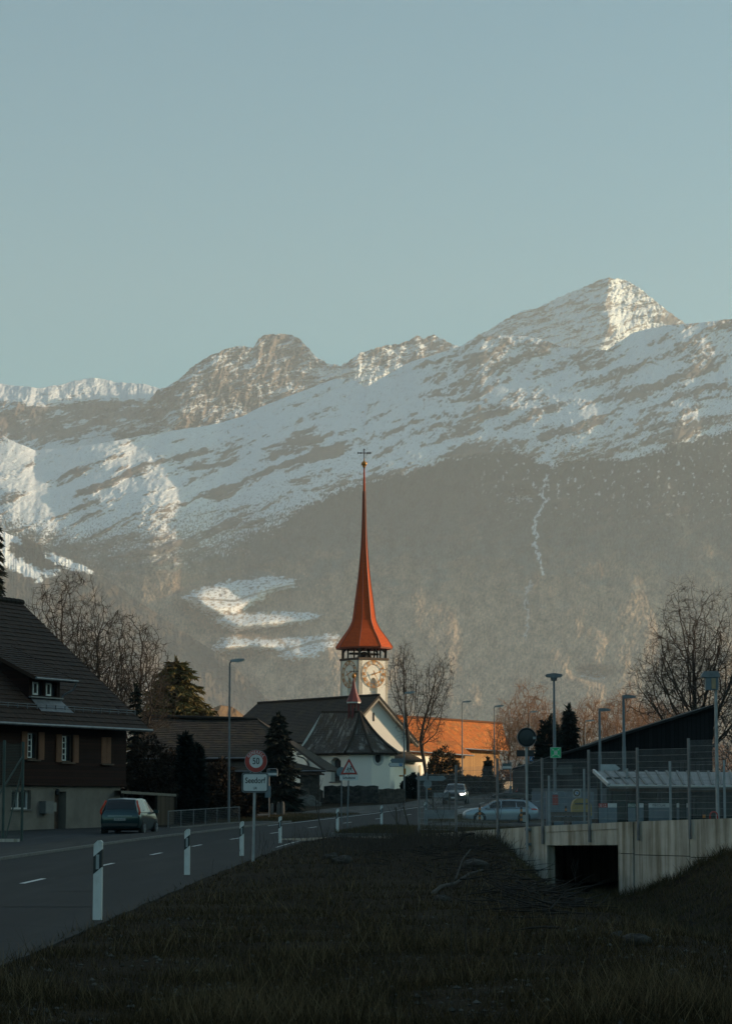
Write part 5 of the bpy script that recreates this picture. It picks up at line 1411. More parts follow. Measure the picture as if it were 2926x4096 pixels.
tx('Schulzone', .155, cx, pz, -.0715, 'lettering', M_SIGNK, p_, .92, .004)
# round sign back on its own pole just behind
g2 = at(341, 818, 132); t = thing('round_sign', 'round grey sign seen from behind, left of the school sign', 'road sign', g2)
z_ = at(340, 772, 132).z - g2.z; MB().tube((0, 0, -.4), (0, 0, z_ + .1), .03).build('pole', M_GALVD, t); pl(disc(.27, 0, z_), -.05, -.032, 'disc', M_SIGNBACK, t)

# bus stop signs
def bus_stop(u0_, u1_, v0_, v1_, vb, Y, label, pole_u, tb=None):
    g = at(pole_u, vb, Y); t = thing('bus_stop_sign', label, 'bus stop', g)
    a, b_ = at(u0_, v0_, Y), at(u1_, v1_, Y); zt, zb = a.z - g.z, b_.z - g.z; x0, x1 = a.x - g.x, b_.x - g.x
    MB().tube((0, 0, -.3), (0, 0, zt), .035).build('pole', M_GALVD, t)
    cx, w_, h_ = (x0 + x1) / 2, x1 - x0, zt - zb
    MB().path([(x0, 0, zb), (x0, 0, zt - .06), (x0 + .06, 0, zt), (x1 - .06, 0, zt), (x1, 0, zt - .06), (x1, 0, zb)], .022).build('frame', M_GALV, t)
    f = pl([(x0 + .03, zb), (x1 - .03, zb), (x1 - .03, zt - .1), (x0 + .03, zt - .1)], -.03, 0, 'plate', M_TEAL, t)
    pl([(x0 + .03, zb + h_ * .14), (x1 - .03, zb + h_ * .14), (x1 - .03, zb + h_ * .45), (x0 + .03, zb + h_ * .45)], -.034, -.031, 'name_strip', M_SIGNW, f)
    if tb:
        a, b_ = at(tb[0], tb[1], Y), at(tb[2], tb[3], Y)
        MB().bx(a.x - g.x, b_.x - g.x, -.06, -.036, b_.z - g.z, a.z - g.z).build('timetable', M_SIGNBACK, t)
    return t
bus_stop(267, 277, 768.8, 776.3, 812, 150, 'bus stop sign with teal plate behind the Seedorf town sign', 268.6, (264.8, 786, 270.5, 797.6))
bus_stop(501.6, 510.9, 762, 769.6, 799, 190, 'bus stop sign with teal plate seen through the mesh fence', 510, (508.6, 786, 511, 797))

# direction signs on the lamp at the wall's end
Y = 202.6
def arrow(x0, x1, z0, z1, tip_left, k=.35):
    zm, d = (z0 + z1) / 2, (z1 - z0) * k
    return [(x0, zm), (x0 + d, z0), (x1, z0), (x1, z1), (x0 + d, z1)] if tip_left else [(x0, z0), (x1 - d, z0), (x1, zm), (x1 - d, z1), (x0, z1)]
g = ground_at(403.6, 203); t = thing('direction_sign', 'white left arrow sign with blue P below a grey arrow, on the lamp', 'direction sign', (g.x, 202.85, g.z))
W = lambda u, v: (at(u, v, Y).x - g.x, at(u, v, Y).z - g.z)
a, b_ = W(389.7, 762.7), W(402.8, 758.4); pl(arrow(a[0], b_[0], a[1], b_[1], True), -.06, -.04, 'upper_arrow', M_BLUEGREY, t)
a, b_ = W(388.4, 766.4), W(402.5, 762.9); ar = pl(arrow(a[0], b_[0], a[1], b_[1], True), -.06, -.04, 'white_arrow', M_SIGNW, t)
pl(arrow(a[0] - .04, b_[0], a[1] - .03, b_[1] + .03, True), -.038, -.03, 'arrow_border', M_SIGNK, ar)
pl([(b_[0] - .32, a[1] + .03), (b_[0] - .06, a[1] + .03), (b_[0] - .06, b_[1] - .03), (b_[0] - .32, b_[1] - .03)], -.064, -.061, 'parking_symbol', M_SIGNB, ar)
tx('P', .24, b_[0] - .19, (a[1] + b_[1]) / 2, -.066, 'lettering', M_SIGNW, ar)
a, b_ = W(403.2, 774.5), W(404.6, 768.5); MB().bx(a[0], b_[0] + .06, -.2, -.14, a[1], b_[1]).build('orange_tag', M_ORANGE, t)
a, b_ = W(398.4, 776.6), W(402.6, 775.1); pl(arrow(a[0], b_[0], a[1], b_[1], True), -.08, -.06, 'trail_arrow', M_ORANGE, t)

# signpost with two arrow boards and a disc, seen from behind
Y = 128.0; g = at(426.2, 823, Y); t = thing('signpost', 'signpost with two blue grey arrow boards seen from behind at the junction', 'signpost', g)
W = lambda u, v: (at(u, v, Y).x - g.x, at(u, v, Y).z - g.z)
zt = W(426, 772.6)[1]; MB().tube((0, 0, -.4), (0, 0, zt), .04).build('pole', M_SIGNBACK, t)
a, b_ = W(414.6, 780.6), W(425.5, 775.8); pl(arrow(a[0], b_[0], a[1], b_[1], True, .6), -.07, -.045, 'left_arrow', M_SIGNBACK, t)
a, b_ = W(427.8, 780.9), W(445.6, 775.8); pl(arrow(a[0], b_[0], a[1], b_[1], False, .6), -.07, -.045, 'right_arrow', M_SIGNBACK, t)
c = W(427, 784); pl(disc(.22, c[0], c[1]), -.07, -.045, 'disc', M_SIGNBACK, t)
a, b_ = W(427.2, 789.7), W(430.6, 788.2); MB().bx(a[0], b_[0], -.07, -.045, a[1], b_[1]).build('orange_tag', M_ORANGE, t)
# information table
Y = 127.0; g = at(440, 820, Y); t = thing('information_board', 'grey information board on two posts above a low panel behind the fence', 'notice board', g)
W = lambda u, v: (at(u, v, Y).x - g.x, at(u, v, Y).z - g.z)
for u in (432.2, 448.8):
    x = W(u, 800)[0]; MB().bx(x - .04, x + .04, -.04, .04, -.4, W(u, 792.2)[1]).build('post', M_WOODPOST, t)
a, b_ = W(433.2, 797.6), W(447.8, 792.6); MB().bx(a[0], b_[0], -.07, -.045, a[1], b_[1]).build('upper_panel', M_GALVD, t)
a, b_ = W(424.2, 818.4), W(455.2, 809.9); MB().bx(a[0], b_[0], -.09, -.045, a[1], b_[1]).bx(a[0] - .04, a[0] + .03, -.1, .0, a[1] - .4, b_[1] + .05).bx(b_[0] - .03, b_[0] + .04, -.1, 0, a[1] - .4, b_[1] + .05).build('lower_panel', M_GALVD, t)
# two leaning stakes
for (u0_, v0_, u1_, v1_), lab in zip(((395.3, 807.3, 396.4, 826), (403, 807, 408, 825)), ('upright grey wooden stake on the grass island', 'grey wooden stake leaning to the left on the grass island')):
    p, q = at(u1_, v1_, 122), at(u0_, v0_, 122); mb = MB().tube(p - (q - p).normalized() * .2, q, .05, .045, 8); tag(mb.build('wooden_stake', M_WOODPOST), lab, 'stake', 'leaning stakes at the junction')

# convex traffic mirror, seen from behind
Y = 84.6; g = at(526.3, 850, Y); t = thing('traffic_mirror', 'round dark traffic mirror seen from behind on a pole at the concrete wall', 'traffic mirror', g)
W = lambda u, v: (at(u, v, Y).x - g.x, at(u, v, Y).z - g.z)
c = W(525.6, 737.5); r_ = px(9.5, Y)
MB().tube((0, -.1, 0), (0, -.1, c[1]), .048, n=10).build('pole', M_GALV, t)
m_ = MB().lathe([(r_ * .3, .09), (r_ * .8, .06), (r_ * .96, 0), (r_ * .96, -.04), (.02, -.05)], 36, (c[0], -.2, c[1]), Matrix.Rotation(R(90), 3, 'X')).build('mirror_back', mat_plain('dark_mirror_back', (.022, .03, .032), .6), t, smooth=False)
mb = MB(); ring_plate(mb, r_ * .955, r_ * 1.02, c[0], c[1], -.27, -.16); mb.build('rim', M_GALVD, m_)
a = W(533, 738.2); MB().bx(a[0] - .045, a[0] + .045, -.305, -.292, a[1] - .045, a[1] + .045).build('sticker', M_GALV, m_)
for v in (829.5, 844): z_ = W(526, v)[1]; MB().bx(-.06, .14, -.06, .25, z_ - .04, z_ + .04).build('wall_bracket', M_GALVD, t)
# assembly point sign
Y = 141.7; x0, x1, z0, z1 = at(549.6, 758, Y).x, at(560.2, 758, Y).x, at(550, 758, Y).z, at(550, 747.3, Y).z
t = thing('assembly_sign', 'green assembly point sign with two people and four arrows', 'sign', ((x0 + x1) / 2, Y, (z0 + z1) / 2)); w_ = x1 - x0; k = w_ / 2
f = pl([(-k, -k), (k, -k), (k, k), (-k, k)], -.06, 0, 'plate', M_SIGNW, t); pl([(-k * .94, -k * .94), (k * .94, -k * .94), (k * .94, k * .94), (-k * .94, k * .94)], -.064, -.061, 'green_face', M_SIGNG, f)
mb = MB()
P2 = lambda poly: mb.prism(poly, -.068, -.065, lambda a, b_, q: Vector((a, q, b_)))
for sx in (-1, 1):
    for sz in (-1, 1):
        c = (sx * .56 * k, sz * .60 * k); tip = (sx * .40 * k, sz * .44 * k)
        P2([(sx * .84 * k, sz * .78 * k), (sx * .78 * k, sz * .84 * k), (sx * .46 * k, sz * .54 * k), (sx * .52 * k, sz * .48 * k)])
        P2([(sx * .36 * k, sz * .40 * k), (sx * .66 * k, sz * .42 * k), (sx * .64 * k, sz * .50 * k), (sx * .46 * k, sz * .48 * k), (sx * .46 * k, sz * .68 * k), (sx * .38 * k, sz * .68 * k)])
for sx in (-1, 1):
    o = sx * .17 * k
    P2([(o - .15 * k, .02 * k), (o + .15 * k, .02 * k), (o + .15 * k, .22 * k), (o - .15 * k, .22 * k)]); P2([(o - .11 * k, -.45 * k), (o + .11 * k, -.45 * k), (o + .11 * k, .03 * k), (o - .11 * k, .03 * k)]); P2(disc(.095 * k, o, .33 * k, 14))
mb.build('symbols', M_SIGNW, f)
# arrow boards
Y = 141.8; a, b_ = at(553.8, 775.2, Y), at(571.2, 764.8, Y); tag(MB().prism([(a.x, (a.z + b_.z) / 2), (a.x + .28, a.z), (b_.x, a.z), (b_.x, b_.z), (a.x + .28, b_.z)], -.02, .02, lambda p, q, d: Vector((p, Y - .12 + d, q))).build('arrow_board', mat_plain('dark_green_board', (.03, .045, .043), .6)), 'dark green arrow board pointing left on the double headed mast', 'arrow sign')
Y = 131.7; a, b_ = at(599.6, 774.6, Y), at(619.2, 764.2, Y); tag(MB().prism([(a.x, a.z), (b_.x - .34, a.z), (b_.x - .2, a.z + .2), (b_.x, (a.z + b_.z) / 2 + .05), (b_.x - .28, b_.z), (a.x, b_.z)], -.02, .02, lambda p, q, d: Vector((p, Y - .12 + d, q))).build('arrow_board', mat_plain('pale_board', (.46, .50, .52), .6)), 'pale arrow board pointing right above the shelter roof', 'arrow sign')
# danger triangle
Y = 176.0; g = at(518.8, 800, Y); t = thing('danger_sign', 'red and white danger triangle with exclamation mark behind the silver car', 'road sign', g)
W = lambda u, v: (at(u, v, Y).x - g.x, at(u, v, Y).z - g.z); a, b_, c = W(514.5, 791.8), W(523.1, 791.8), W(518.8, 783.4)
MB().tube((0, 0, -.3), (0, 0, c[1] - .2), .03).build('pole', M_GALVD, t)
cz = (2 * a[1] + c[1]) / 3; T3 = lambda k: [(q[0] * k, cz + (q[1] - cz) * k) for q in (a, b_, c)]
f = pl(T3(1), -.06, -.035, 'triangle', M_SIGNR, t); pl(T3(.68), -.065, -.061, 'triangle_face', M_SIGNW, f)
MB().bx(-.025, .025, -.07, -.066, cz - .05, cz + .16).bx(-.028, .028, -.07, -.066, cz - .13, cz - .08).build('exclamation_mark', M_SIGNK, f)
# pedestrian crossing sign below a dark board
Y = 205.0; g = at(531, 797, Y); t = thing('crossing_sign', 'small blue pedestrian crossing sign below a dark board', 'road sign', g)
W = lambda u, v: (at(u, v, Y).x - g.x, at(u, v, Y).z - g.z); a, b_ = W(515.9, 756.5), W(533.2, 750.2)
MB().tube((0, 0, -.3), (0, 0, b_[1]), .05).build('pole', M_GALVD, t); MB().bx(a[0], b_[0], -.1, -.06, a[1], b_[1]).build('dark_board', M_SIGNK, t)
a, b_ = W(528.8, 761.8), W(533.1, 756.6); f = MB().bx(a[0], b_[0], -.1, -.06, a[1], b_[1]).build('blue_plate', M_SIGNB, t)
pl([(a[0] + .06, a[1] + .16), (b_[0] - .06, a[1] + .16), ((a[0] + b_[0]) / 2, b_[1] - .04)], -.105, -.101, 'white_triangle', M_SIGNW, f)

# ---- concrete culvert wall with fence
def mat_concrete():
    m, n, l, b = new_mat('board_concrete'); b.inputs['Roughness'].default_value = .9
    tc = n.new('ShaderNodeTexCoord')
    a = noise_tex(n, l, coords(n, l, (1, 1, 1)), .7, 7, .65)
    s_ = noise_tex(n, l, coords(n, l, (2.2, 2.2, .10)), 1.6, 7, .7)
    c1 = ramp(n, l, a, [(.35, (.38, .335, .28)), (.65, (.54, .48, .41))])
    c2 = ramp(n, l, s_, [(.36, (.46, .43, .36)), (.54, (.95, .95, .95)), (.7, (1.18, 1.18, 1.18))])
    mx = n.new('ShaderNodeMixRGB'); mx.blend_type = 'MULTIPLY'; mx.inputs[0].default_value = 1; l.new(c1, mx.inputs[1]); l.new(c2, mx.inputs[2])
    l.new(mx.outputs[0], b.inputs['Base Color']); bump(n, l, b, s_, .12, .02); return m
M_CONC = mat_concrete()
W0 = Vector((4.68, 86.0, 0)); WD = Vector((.584, -.812, 0)).normalized(); WN = Vector((WD.y, -WD.x, 0))     # WN points towards the camera side
if WN.y > 0: WN = -WN
wt = thing('culvert_wall', 'long stained concrete retaining wall with a dark square stream culvert', 'retaining wall', (0, 0, 0))
def wtop(s): return float(np.interp(s, [-14, -5, -2, 2.5, 7.3, 11.8, 20], [.12, .36, .53, .765, .954, 1.09, 1.3]))
def wp(s, d, z): return W0 + WD * s - WN * d + Z3(z)        # d = depth behind the front face
oc0, oc1, ocz0, ocz1 = 2.62, 6.33, .10, .17
mb = MB()
segs = [-14, -8, -5, -2, 0.6, oc0]
for a, b_ in zip(segs[:-1], segs[1:]):
    mb.add([wp(a, 0, -2.4), wp(b_, 0, -2.4), wp(b_, 0, wtop(b_)), wp(a, 0, wtop(a)), wp(a, .35, -2.4), wp(b_, .35, -2.4), wp(b_, .35, wtop(b_)), wp(a, .35, wtop(a))], [(0, 1, 2, 3), (7, 6, 5, 4), (3, 2, 6, 7), (0, 3, 7, 4), (1, 5, 6, 2)])
mb.build('left_wall', M_CONC, wt)
mb = MB(); mb.add([wp(oc0, -.0, ocz0), wp(oc1, -.0, ocz1), wp(oc1, 0, wtop(oc1) - .22), wp(oc0, 0, wtop(oc0) - .22), wp(oc0, .5, ocz0), wp(oc1, .5, ocz1), wp(oc1, .5, wtop(oc1) - .22), wp(oc0, .5, wtop(oc0) - .22)], [(0, 1, 2, 3), (7, 6, 5, 4), (0, 4, 5, 1), (3, 2, 6, 7)]); mb.build('lintel', M_CONC, wt)
mb = MB(); mb.add([wp(oc0, -.03, wtop(oc0) - .215), wp(oc1, -.03, wtop(oc1) - .215), wp(oc1, -.03, wtop(oc1)), wp(oc0, -.03, wtop(oc0)), wp(oc0, .5, wtop(oc0) - .215), wp(oc1, .5, wtop(oc1) - .215), wp(oc1, .5, wtop(oc1)), wp(oc0, .5, wtop(oc0))], [(0, 1, 2, 3), (7, 6, 5, 4), (0, 4, 5, 1), (3, 2, 6, 7)]); mb.build('coping', M_CONC, wt)
segs = [oc1 + .004, 7.08, 9.72, 13.5, 17, 22]
for i, (a, b_) in enumerate(zip(segs[:-1], segs[1:])):
    mb = MB(); b2 = b_ - .03; zm = -.12 - .03 * i
    off = (-.05, .0, .012, .0, .0)[i]
    for za0, za1, zb0, zb1 in ((-2.4, zm, -2.4, zm), (zm + .025, None, zm + .025, None)):
        A1, B1 = (wtop(a) if za1 is None else za1), (wtop(b2) if zb1 is None else zb1)
        mb.add([wp(a, off, za0), wp(b2, off, zb0), wp(b2, off, B1), wp(a, off, A1), wp(a, .35, za0), wp(b2, .35, zb0), wp(b2, .35, B1), wp(a, .35, A1)], [(0, 1, 2, 3), (7, 6, 5, 4), (3, 2, 6, 7), (0, 3, 7, 4), (1, 5, 6, 2), (0, 4, 5, 1)])
    mb.build('wall_bay', M_CONC, wt)
MB().add([wp(oc1, .06, -2.4), wp(22, .06, -2.4), wp(22, .06, wtop(22) - .05), wp(oc1, .06, wtop(oc1) - .05)], [(0, 1, 2, 3)]).build('joint_filler', M_DARK, wt)
# culvert box behind the opening, running straight back
mb = MB()
A0, A1 = wp(oc0, .36, 0), wp(oc1, .36, 0); dirb = Vector((.1, 1, 0)).normalized() * 14
for p in (A0, A1): mb.quad(p + Z3(-2.2), p + dirb + Z3(-2.2), p + dirb + Z3(.2), p + Z3(.2))
mb.quad(A0 + Z3(.18), A1 + Z3(.18), A1 + dirb + Z3(.18), A0 + dirb + Z3(.18)); mb.quad(A0 + dirb + Z3(-2.2), A1 + dirb + Z3(-2.2), A1 + dirb + Z3(.2), A0 + dirb + Z3(.2))
mb.build('culvert_box', M_CONC, wt)
# deck behind the wall
mb = MB()
for a, b_ in zip([-14, -8, -2, 4, 10, 16], [-8, -2, 4, 10, 16, 22]):
    za, zb = wtop(a) - .12, wtop(b_) - .12
    mb.add([wp(a, .36, za), wp(b_, .36, zb), wp(b_, .36, zb) + Vector((6, 16, -.4)), wp(a, .36, za) + Vector((6, 16, -.35))], [(0, 1, 2, 3)])
setting(mb.build('bridge_deck', M_PAVE))
# front mesh fence
def mesh_panel(p, q, z0, z1, mat, parent, dz=.2, dx=.05, rv=.0030, rh=.0034):
    mb = MB(); L_ = (q - p).length; d = (q - p).normalized()
    for i in range(int(L_ / dx) + 1):
        c = p + d * (i * dx); mb.tube(c + Z3(z0), c + Z3(z1), rv, n=3, cap=False)
    nn = Vector((-d.y, d.x, 0)) * .009
    for z in np.arange(z0 + .03, z1, dz):
        for s_ in (-1, 1): mb.tube(p + nn * s_ + Z3(z), q + nn * s_ + Z3(z), rh, n=3, cap=False)
    return mb.build('mesh_panel', mat, parent)
ff = thing('mesh_fence', 'tall double rod mesh fence stepping along the front of the concrete wall', 'fence', (0, 0, 0))
fs = [(-4.6, 2.66), (-2.36, 2.9), (0.02, 3.1), (2.47, 3.1), (4.92, 3.33), (7.35, 3.36), (9.8, 3.62), (12.3, 3.75), (14.8, 3.9)]
for i, (s_, zt) in enumerate(fs):
    p = wp(s_, -.07, 0); zb = wtop(s_) - (.62 if s_ > -1 else .4)
    MB().bx(-.037, .037, -.03, .03, zb, zt).build('post', M_GALVD, ff); o = C.objects[-1]; o.location = p; o.rotation_euler = (0, 0, math.atan2(WD.y, WD.x))
    if i < len(fs) - 1:
        q = wp(fs[i + 1][0], -.07, 0)
        mesh_panel(p, q, max(wtop(s_), wtop(fs[i + 1][0])) + .04, zt - .06, M_GALV, ff)
# rear mesh fence
rf_ = thing('mesh_fence', 'second mesh fence with pale posts beyond the concrete wall and bridge deck', 'fence', (0, 0, 0))
rp = [(548.3, 775.6, 824, 118), (583.6, 768.8, 822.5, 114.5), (626.5, 768.4, 821, 111), (669.5, 761, 819, 107.5), (723.6, 760.2, 817, 104)]
pts = [(at(u, 800, Y), at(u, vt, Y).z, at(u, vb, Y).z) for u, vt, vb, Y in rp]
for i, (p, zt, zb) in enumerate(pts):
    MB().bx(-.05, .05, -.04, .04, zb - .5, zt).build('post', M_GALV, rf_); C.objects[-1].location = (p.x, p.y, 0)
    if i < len(pts) - 1:
        q = pts[i + 1][0]; mesh_panel(Vector((p.x, p.y, 0)), Vector((q.x, q.y, 0)), zb + .05, zt - .06, M_GALVD, rf_, .4, .1, .003, .005)

# ---- ball-stop net at the far left
bs = thing('net_fence', 'tall green ball stop net fence at the left edge', 'fence', (0, 0, 0))
pa, pb = ground_at(3.5, 92), ground_at(22.3, 93.5); pc = ground_at(-30, 90)
M_GREENP = mat_plain('green_coated_steel', (.035, .065, .058), .6)
for p, v in ((pa, 741), (pb, 741.5), (pc, 740)):
    MB().tube(p + Z3(-.2), p + Z3(at(10, v, 93).z - p.z), .055, n=8).build('post', M_GREENP, bs)
zt = at(10, 742, 93).z
mb = MB()
for p, q in ((pa, pb), (pc, pa)):
    L_ = (q - p).length; n_ = int(L_ / .06)
    for i in range(n_ + 1): c = p.lerp(q, i / n_); mb.tube(c + Z3(.15), Vector((c.x, c.y, zt - .08 * math.sin(math.pi * i / n_))), .0035, n=3, cap=False)
    for z in np.arange(.2, zt - p.z - .1, .06): mb.tube(p + Z3(z), q + Z3(z), .003, n=3, cap=False)
mb.build('net', M_GREENP, bs)
MB().tube(pa + Z3(1.9) - Vector((.3, 0, .3)), pb + Z3(3.3), .035).tube(pb + Z3(2.9), pb + Vector((-.6, -.2, .1)), .03).build('brace', M_GREENP, bs)
MB().bx(pc.x, pb.x + .15, 91.6, 91.9, -.1, .2).build('kerb_base', M_CONC, bs)

# ---- garden fence and carport beyond the parked car
gf = thing('garden_fence', 'low wire garden fence on a concrete footing right of the parked car', 'fence', (0, 0, 0))
ga, gb = at(168, 821, 121), at(239, 818, 133); ga.z, gb.z = .1, .28
n_ = 6
MB().bar(ga + Z3(.02), gb + Z3(.02), .2, .36).build('footing', M_KERB, gf)
for i in range(n_ + 1):
    p = ga.lerp(gb, i / n_); MB().tube(p + Z3(.1), p + Z3(1.02), .022, n=6).build('post', M_GALVD, gf)
MB().tube(ga + Z3(1.0), gb + Z3(1.0), .016, n=6).build('top_rail', M_GALVD, gf)
mb = MB(); L_ = (gb - ga).length; k_ = int(L_ / .09)
for i in range(k_): p = ga.lerp(gb, i / k_); mb.tube(p + Z3(.2), p + Z3(1.0), .003, n=3, cap=False)
for z in np.arange(.25, 1, .09): mb.tube(ga + Z3(z), gb + Z3(z), .003, n=3, cap=False)
mb.build('wire_mesh', M_GALVD, gf)
cp = thing('carport', 'low dark timber carport with thin pale roof edge beside the chalet', 'carport', (0, 0, 0))
ca, cb = at(121, 790.6, 124), at(176, 794, 134)
cdv = (cb - ca); 
MB().add([ca, cb, cb + Vector((-4, 5, .15)), ca + Vector((-4, 5, .15)), ca + Z3(-.14), cb + Z3(-.14), cb + Vector((-4, 5, 0)), ca + Vector((-4, 5, 0))], [(0, 1, 2, 3), (4, 7, 6, 5), (0, 4, 5, 1), (1, 5, 6, 2)]).build('roof', mat_plain('pale_roof_edge', (.16, .14, .11), .8), cp)
for k_ in (.02, .35, .62, .98):
    p = ca.lerp(cb, k_); MB().bar(Vector((p.x, p.y + .1, 0)), Vector((p.x, p.y + .1, p.z - .14)), .13).build('post', M_DARKWOOD, cp)
p, q = ca.lerp(cb, .62), ca.lerp(cb, .98); MB().add([Vector((p.x, p.y + .25, 0)), Vector((q.x, q.y + .25, 0)), Vector((q.x, q.y + .25, q.z - .15)), Vector((p.x, p.y + .25, p.z - .15))], [(0, 1, 2, 3)]).build('side_wall', mat_planks('brown_boards', (.075, .055, .038), (.05, .036, .026), .16, 'X'), cp)
p, q = ca + Vector((-3, 4.5, 0)), cb + Vector((-3, 4.5, 0)); MB().add([Vector((p.x, p.y, 0)), Vector((q.x, q.y, 0)), Vector((q.x, q.y, q.z)), Vector((p.x, p.y, p.z))], [(0, 1, 2, 3)]).build('rear_wall', M_DARKWOOD, cp)

# ---- churchyard wall, boulders, stone stumps, hedges' low walls
def rough_wall(name, pts, z0s, z1s, th, mat, label, cat, jag=.1, seed=1):
    mb = MB(); P = []
    for (a, b_, za, zb, zc, zd) in zip(pts[:-1], pts[1:], z0s[:-1], z0s[1:], z1s[:-1], z1s[1:]):
        n_ = max(2, int((b_ - a).length / .35))
        for i in range(n_): t_ = i / n_; P.append((a.lerp(b_, t_), za + (zb - za) * t_, zc + (zd - zc) * t_))
    P.append((pts[-1], z0s[-1], z1s[-1]))
    rg = random.Random(seed); rows = 5; grid = []
    for (p, za, zc) in P:
        top = zc + rg.uniform(-jag, jag) * .6
        col = [p + Vector((rg.uniform(-.03, .03), rg.uniform(-.05, .05), za + (top - za) * r_ / rows)) for r_ in range(rows + 1)]
        col += [col[-1] + Vector((0, th, 0)), p + Vector((0, th, za))]; grid.append(col)
    k_ = rows + 3
    for col in grid: mb.v.extend([tuple(q) for q in col])
    for i in range(len(grid) - 1):
        for r_ in range(k_): a = i * k_ + r_; b_ = i * k_ + (r_ + 1) % k_; mb.f.append((a, a + k_, b_ + k_, b_))
    mb.f.append(tuple(range(k_))); mb.f.append(tuple((len(grid) - 1) * k_ + i for i in range(k_)))
    return tag(mb.build(name, mat), label, cat)
Yw = 200.0
a, b_, c = at(323.5, 800, Yw), at(378, 800, Yw - 1), at(404, 800, Yw + 1)
za_ = lambda u, v, Y=Yw: at(u, v, Y).z
for p in (a, b_, c): p.z = 0
rough_wall('rubble_wall', [a, b_], [.6, .7], [za_(323.5, 785.8), za_(378, 786)], .6, M_STONE, 'mossy dark rubble wall in front of the white chapel', 'stone wall', .1, 3)
rough_wall('rubble_wall', [b_ + Vector((.02, .1, 0)), c], [.7, .8], [za_(379, 788.8), za_(404, 788.6)], .6, M_STONE, 'lower rubble wall section ending at the lamp with arrow signs', 'stone wall', .08, 4)
a, b_ = at(303, 800, 198), at(322.5, 800, 199.5); a.z = b_.z = 0
rough_wall('broken_wall', [a, a.lerp(b_, .5), b_], [.6, .6, .6], [za_(303, 793), za_(312, 790.5), za_(322, 789)], .7, M_STONE, 'tumbled low stone wall between barn pillar and chapel wall', 'stone wall', .35, 5)
a, b_ = at(493.5, 800, 250), at(533, 800, 262); a.z = b_.z = 0
rough_wall('garden_wall', [a, b_], [2, 2.2], [za_(494, 782.4, 250), za_(533, 779.5, 262)], .4, M_WARMSTONE, 'sunlit pale stone garden wall beyond the far bend', 'stone wall', .06, 6)
def boulder(name, c, r, label, mat, seed, grp=None, cat='boulder'):
    bm = bmesh.new(); bmesh.ops.create_icosphere(bm, subdivisions=3, radius=1)
    for v in bm.verts:
        d = 1 + .45 * mnoise.noise(v.co * 1.1 + Vector((seed * 7.1, 0, 0))) + .22 * mnoise.noise(v.co * 2.7 + Vector((0, seed * 3, 0))) + .08 * mnoise.noise(v.co * 6.5 + Vector((0, 0, seed)))
        v.co = Vector((v.co.x * r[0], v.co.y * r[1], v.co.z * r[2])) * d
    me = bpy.data.meshes.new(name); bm.to_mesh(me); bm.free(); me.materials.append(mat)
    o = bpy.data.objects.new(name, me); C.objects.link(o); o.location = c
    return tag(o, label, cat, grp)
M_ROCK = mat_plain('pale_boulder', (.13, .125, .115), .9, c2=(.065, .062, .056), scale=2.2, bmp=.5)
boulder('boulder', at(307, 802.5, 190), (1.05, .5, .55), 'large flat boulder leaning by the barn pillar', M_ROCK, 1)
for i, (u, v0_, v1_, lab) in enumerate(((271.5, 803.5, 813.5, 'leftmost of three short stone stumps below the dark conifer'), (278, 802.5, 812, 'middle one of three short stone stumps below the dark conifer'), (282.3, 802, 811, 'rightmost of three short stone stumps below the dark conifer'))):
    p, q = at(u, v1_, 160), at(u, v0_, 160); tag(MB().lathe([(.12, -.25), (.13, 0), (.115, (q.z - p.z) * .8), (.09, q.z - p.z), (.03, q.z - p.z + .03)], 9, p).build('stone_stump', M_ROCK), lab, 'stone post', 'stone stumps by the conifer')

# ---- bike shelter, boards and recycling corner behind the fence
sh = thing('bike_shelter', 'open shelter with grey standing seam roof before the black hall', 'shelter', (0, 0, 0))
n0, n1, f0, f1 = at(608.6, 785.2, 109.5), at(760, 786.4, 107), at(593.8, 771.3, 113.5), at(760, 772.3, 111)
M_SEAM = mat_plain('zinc_roof', (.30, .29, .28), .55, metal=.15, c2=(.22, .215, .21), scale=1.2)
mb = MB().add([n0, n1, f1, f0, n0 + Z3(-.1), n1 + Z3(-.1), f1 + Z3(-.1), f0 + Z3(-.1)], [(0, 1, 2, 3), (4, 7, 6, 5), (0, 4, 5, 1), (1, 5, 6, 2), (3, 7, 4, 0), (2, 6, 7, 3)])
rf2 = mb.build('roof', M_SEAM, sh)
mb = MB()
for i in range(17):
    k_ = i / 16; mb.bar(n0.lerp(n1, k_) + Z3(.035), f0.lerp(f1, k_) + Z3(.035), .10, .07)
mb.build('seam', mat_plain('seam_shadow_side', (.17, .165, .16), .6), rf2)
MB().bar(n0 + Z3(.02) - Vector((.05, 0, 0)), f0 + Z3(.02) - Vector((.05, 0, 0)), .10, .16).bar(n0 + Vector((0, -.05, 0)), n1 + Vector((0, -.05, 0)), .06, .07).build('fascia', M_SIGNW, rf2)
MB().bar(n0 + Vector((.05, .5, -.2)), n1 + Vector((0, .5, -.2)), .2, .14).bar(f0 + Vector((.1, -.2, -.25)), f1 + Vector((0, -.2, -.25)), .2, .14).build('beam', M_BEAM, sh)
for k_ in (.02, .13, .34, .55, .76, .97):
    for A_, B_, o_ in ((n0, n1, .5), (f0, f1, -.3)):
        p = A_.lerp(B_, k_); MB().bx(p.x - .07, p.x + .07, p.y + o_ - .07, p.y + o_ + .07, 0, p.z - .22).build('post', M_IRON, sh)
MB().bx(f0.x + .3, f1.x, f1.y + .1, f1.y + .14, .3, f0.z - .3).build('rear_screen', mat_plain('grey_green_screen', (.055, .075, .072), .7), sh)
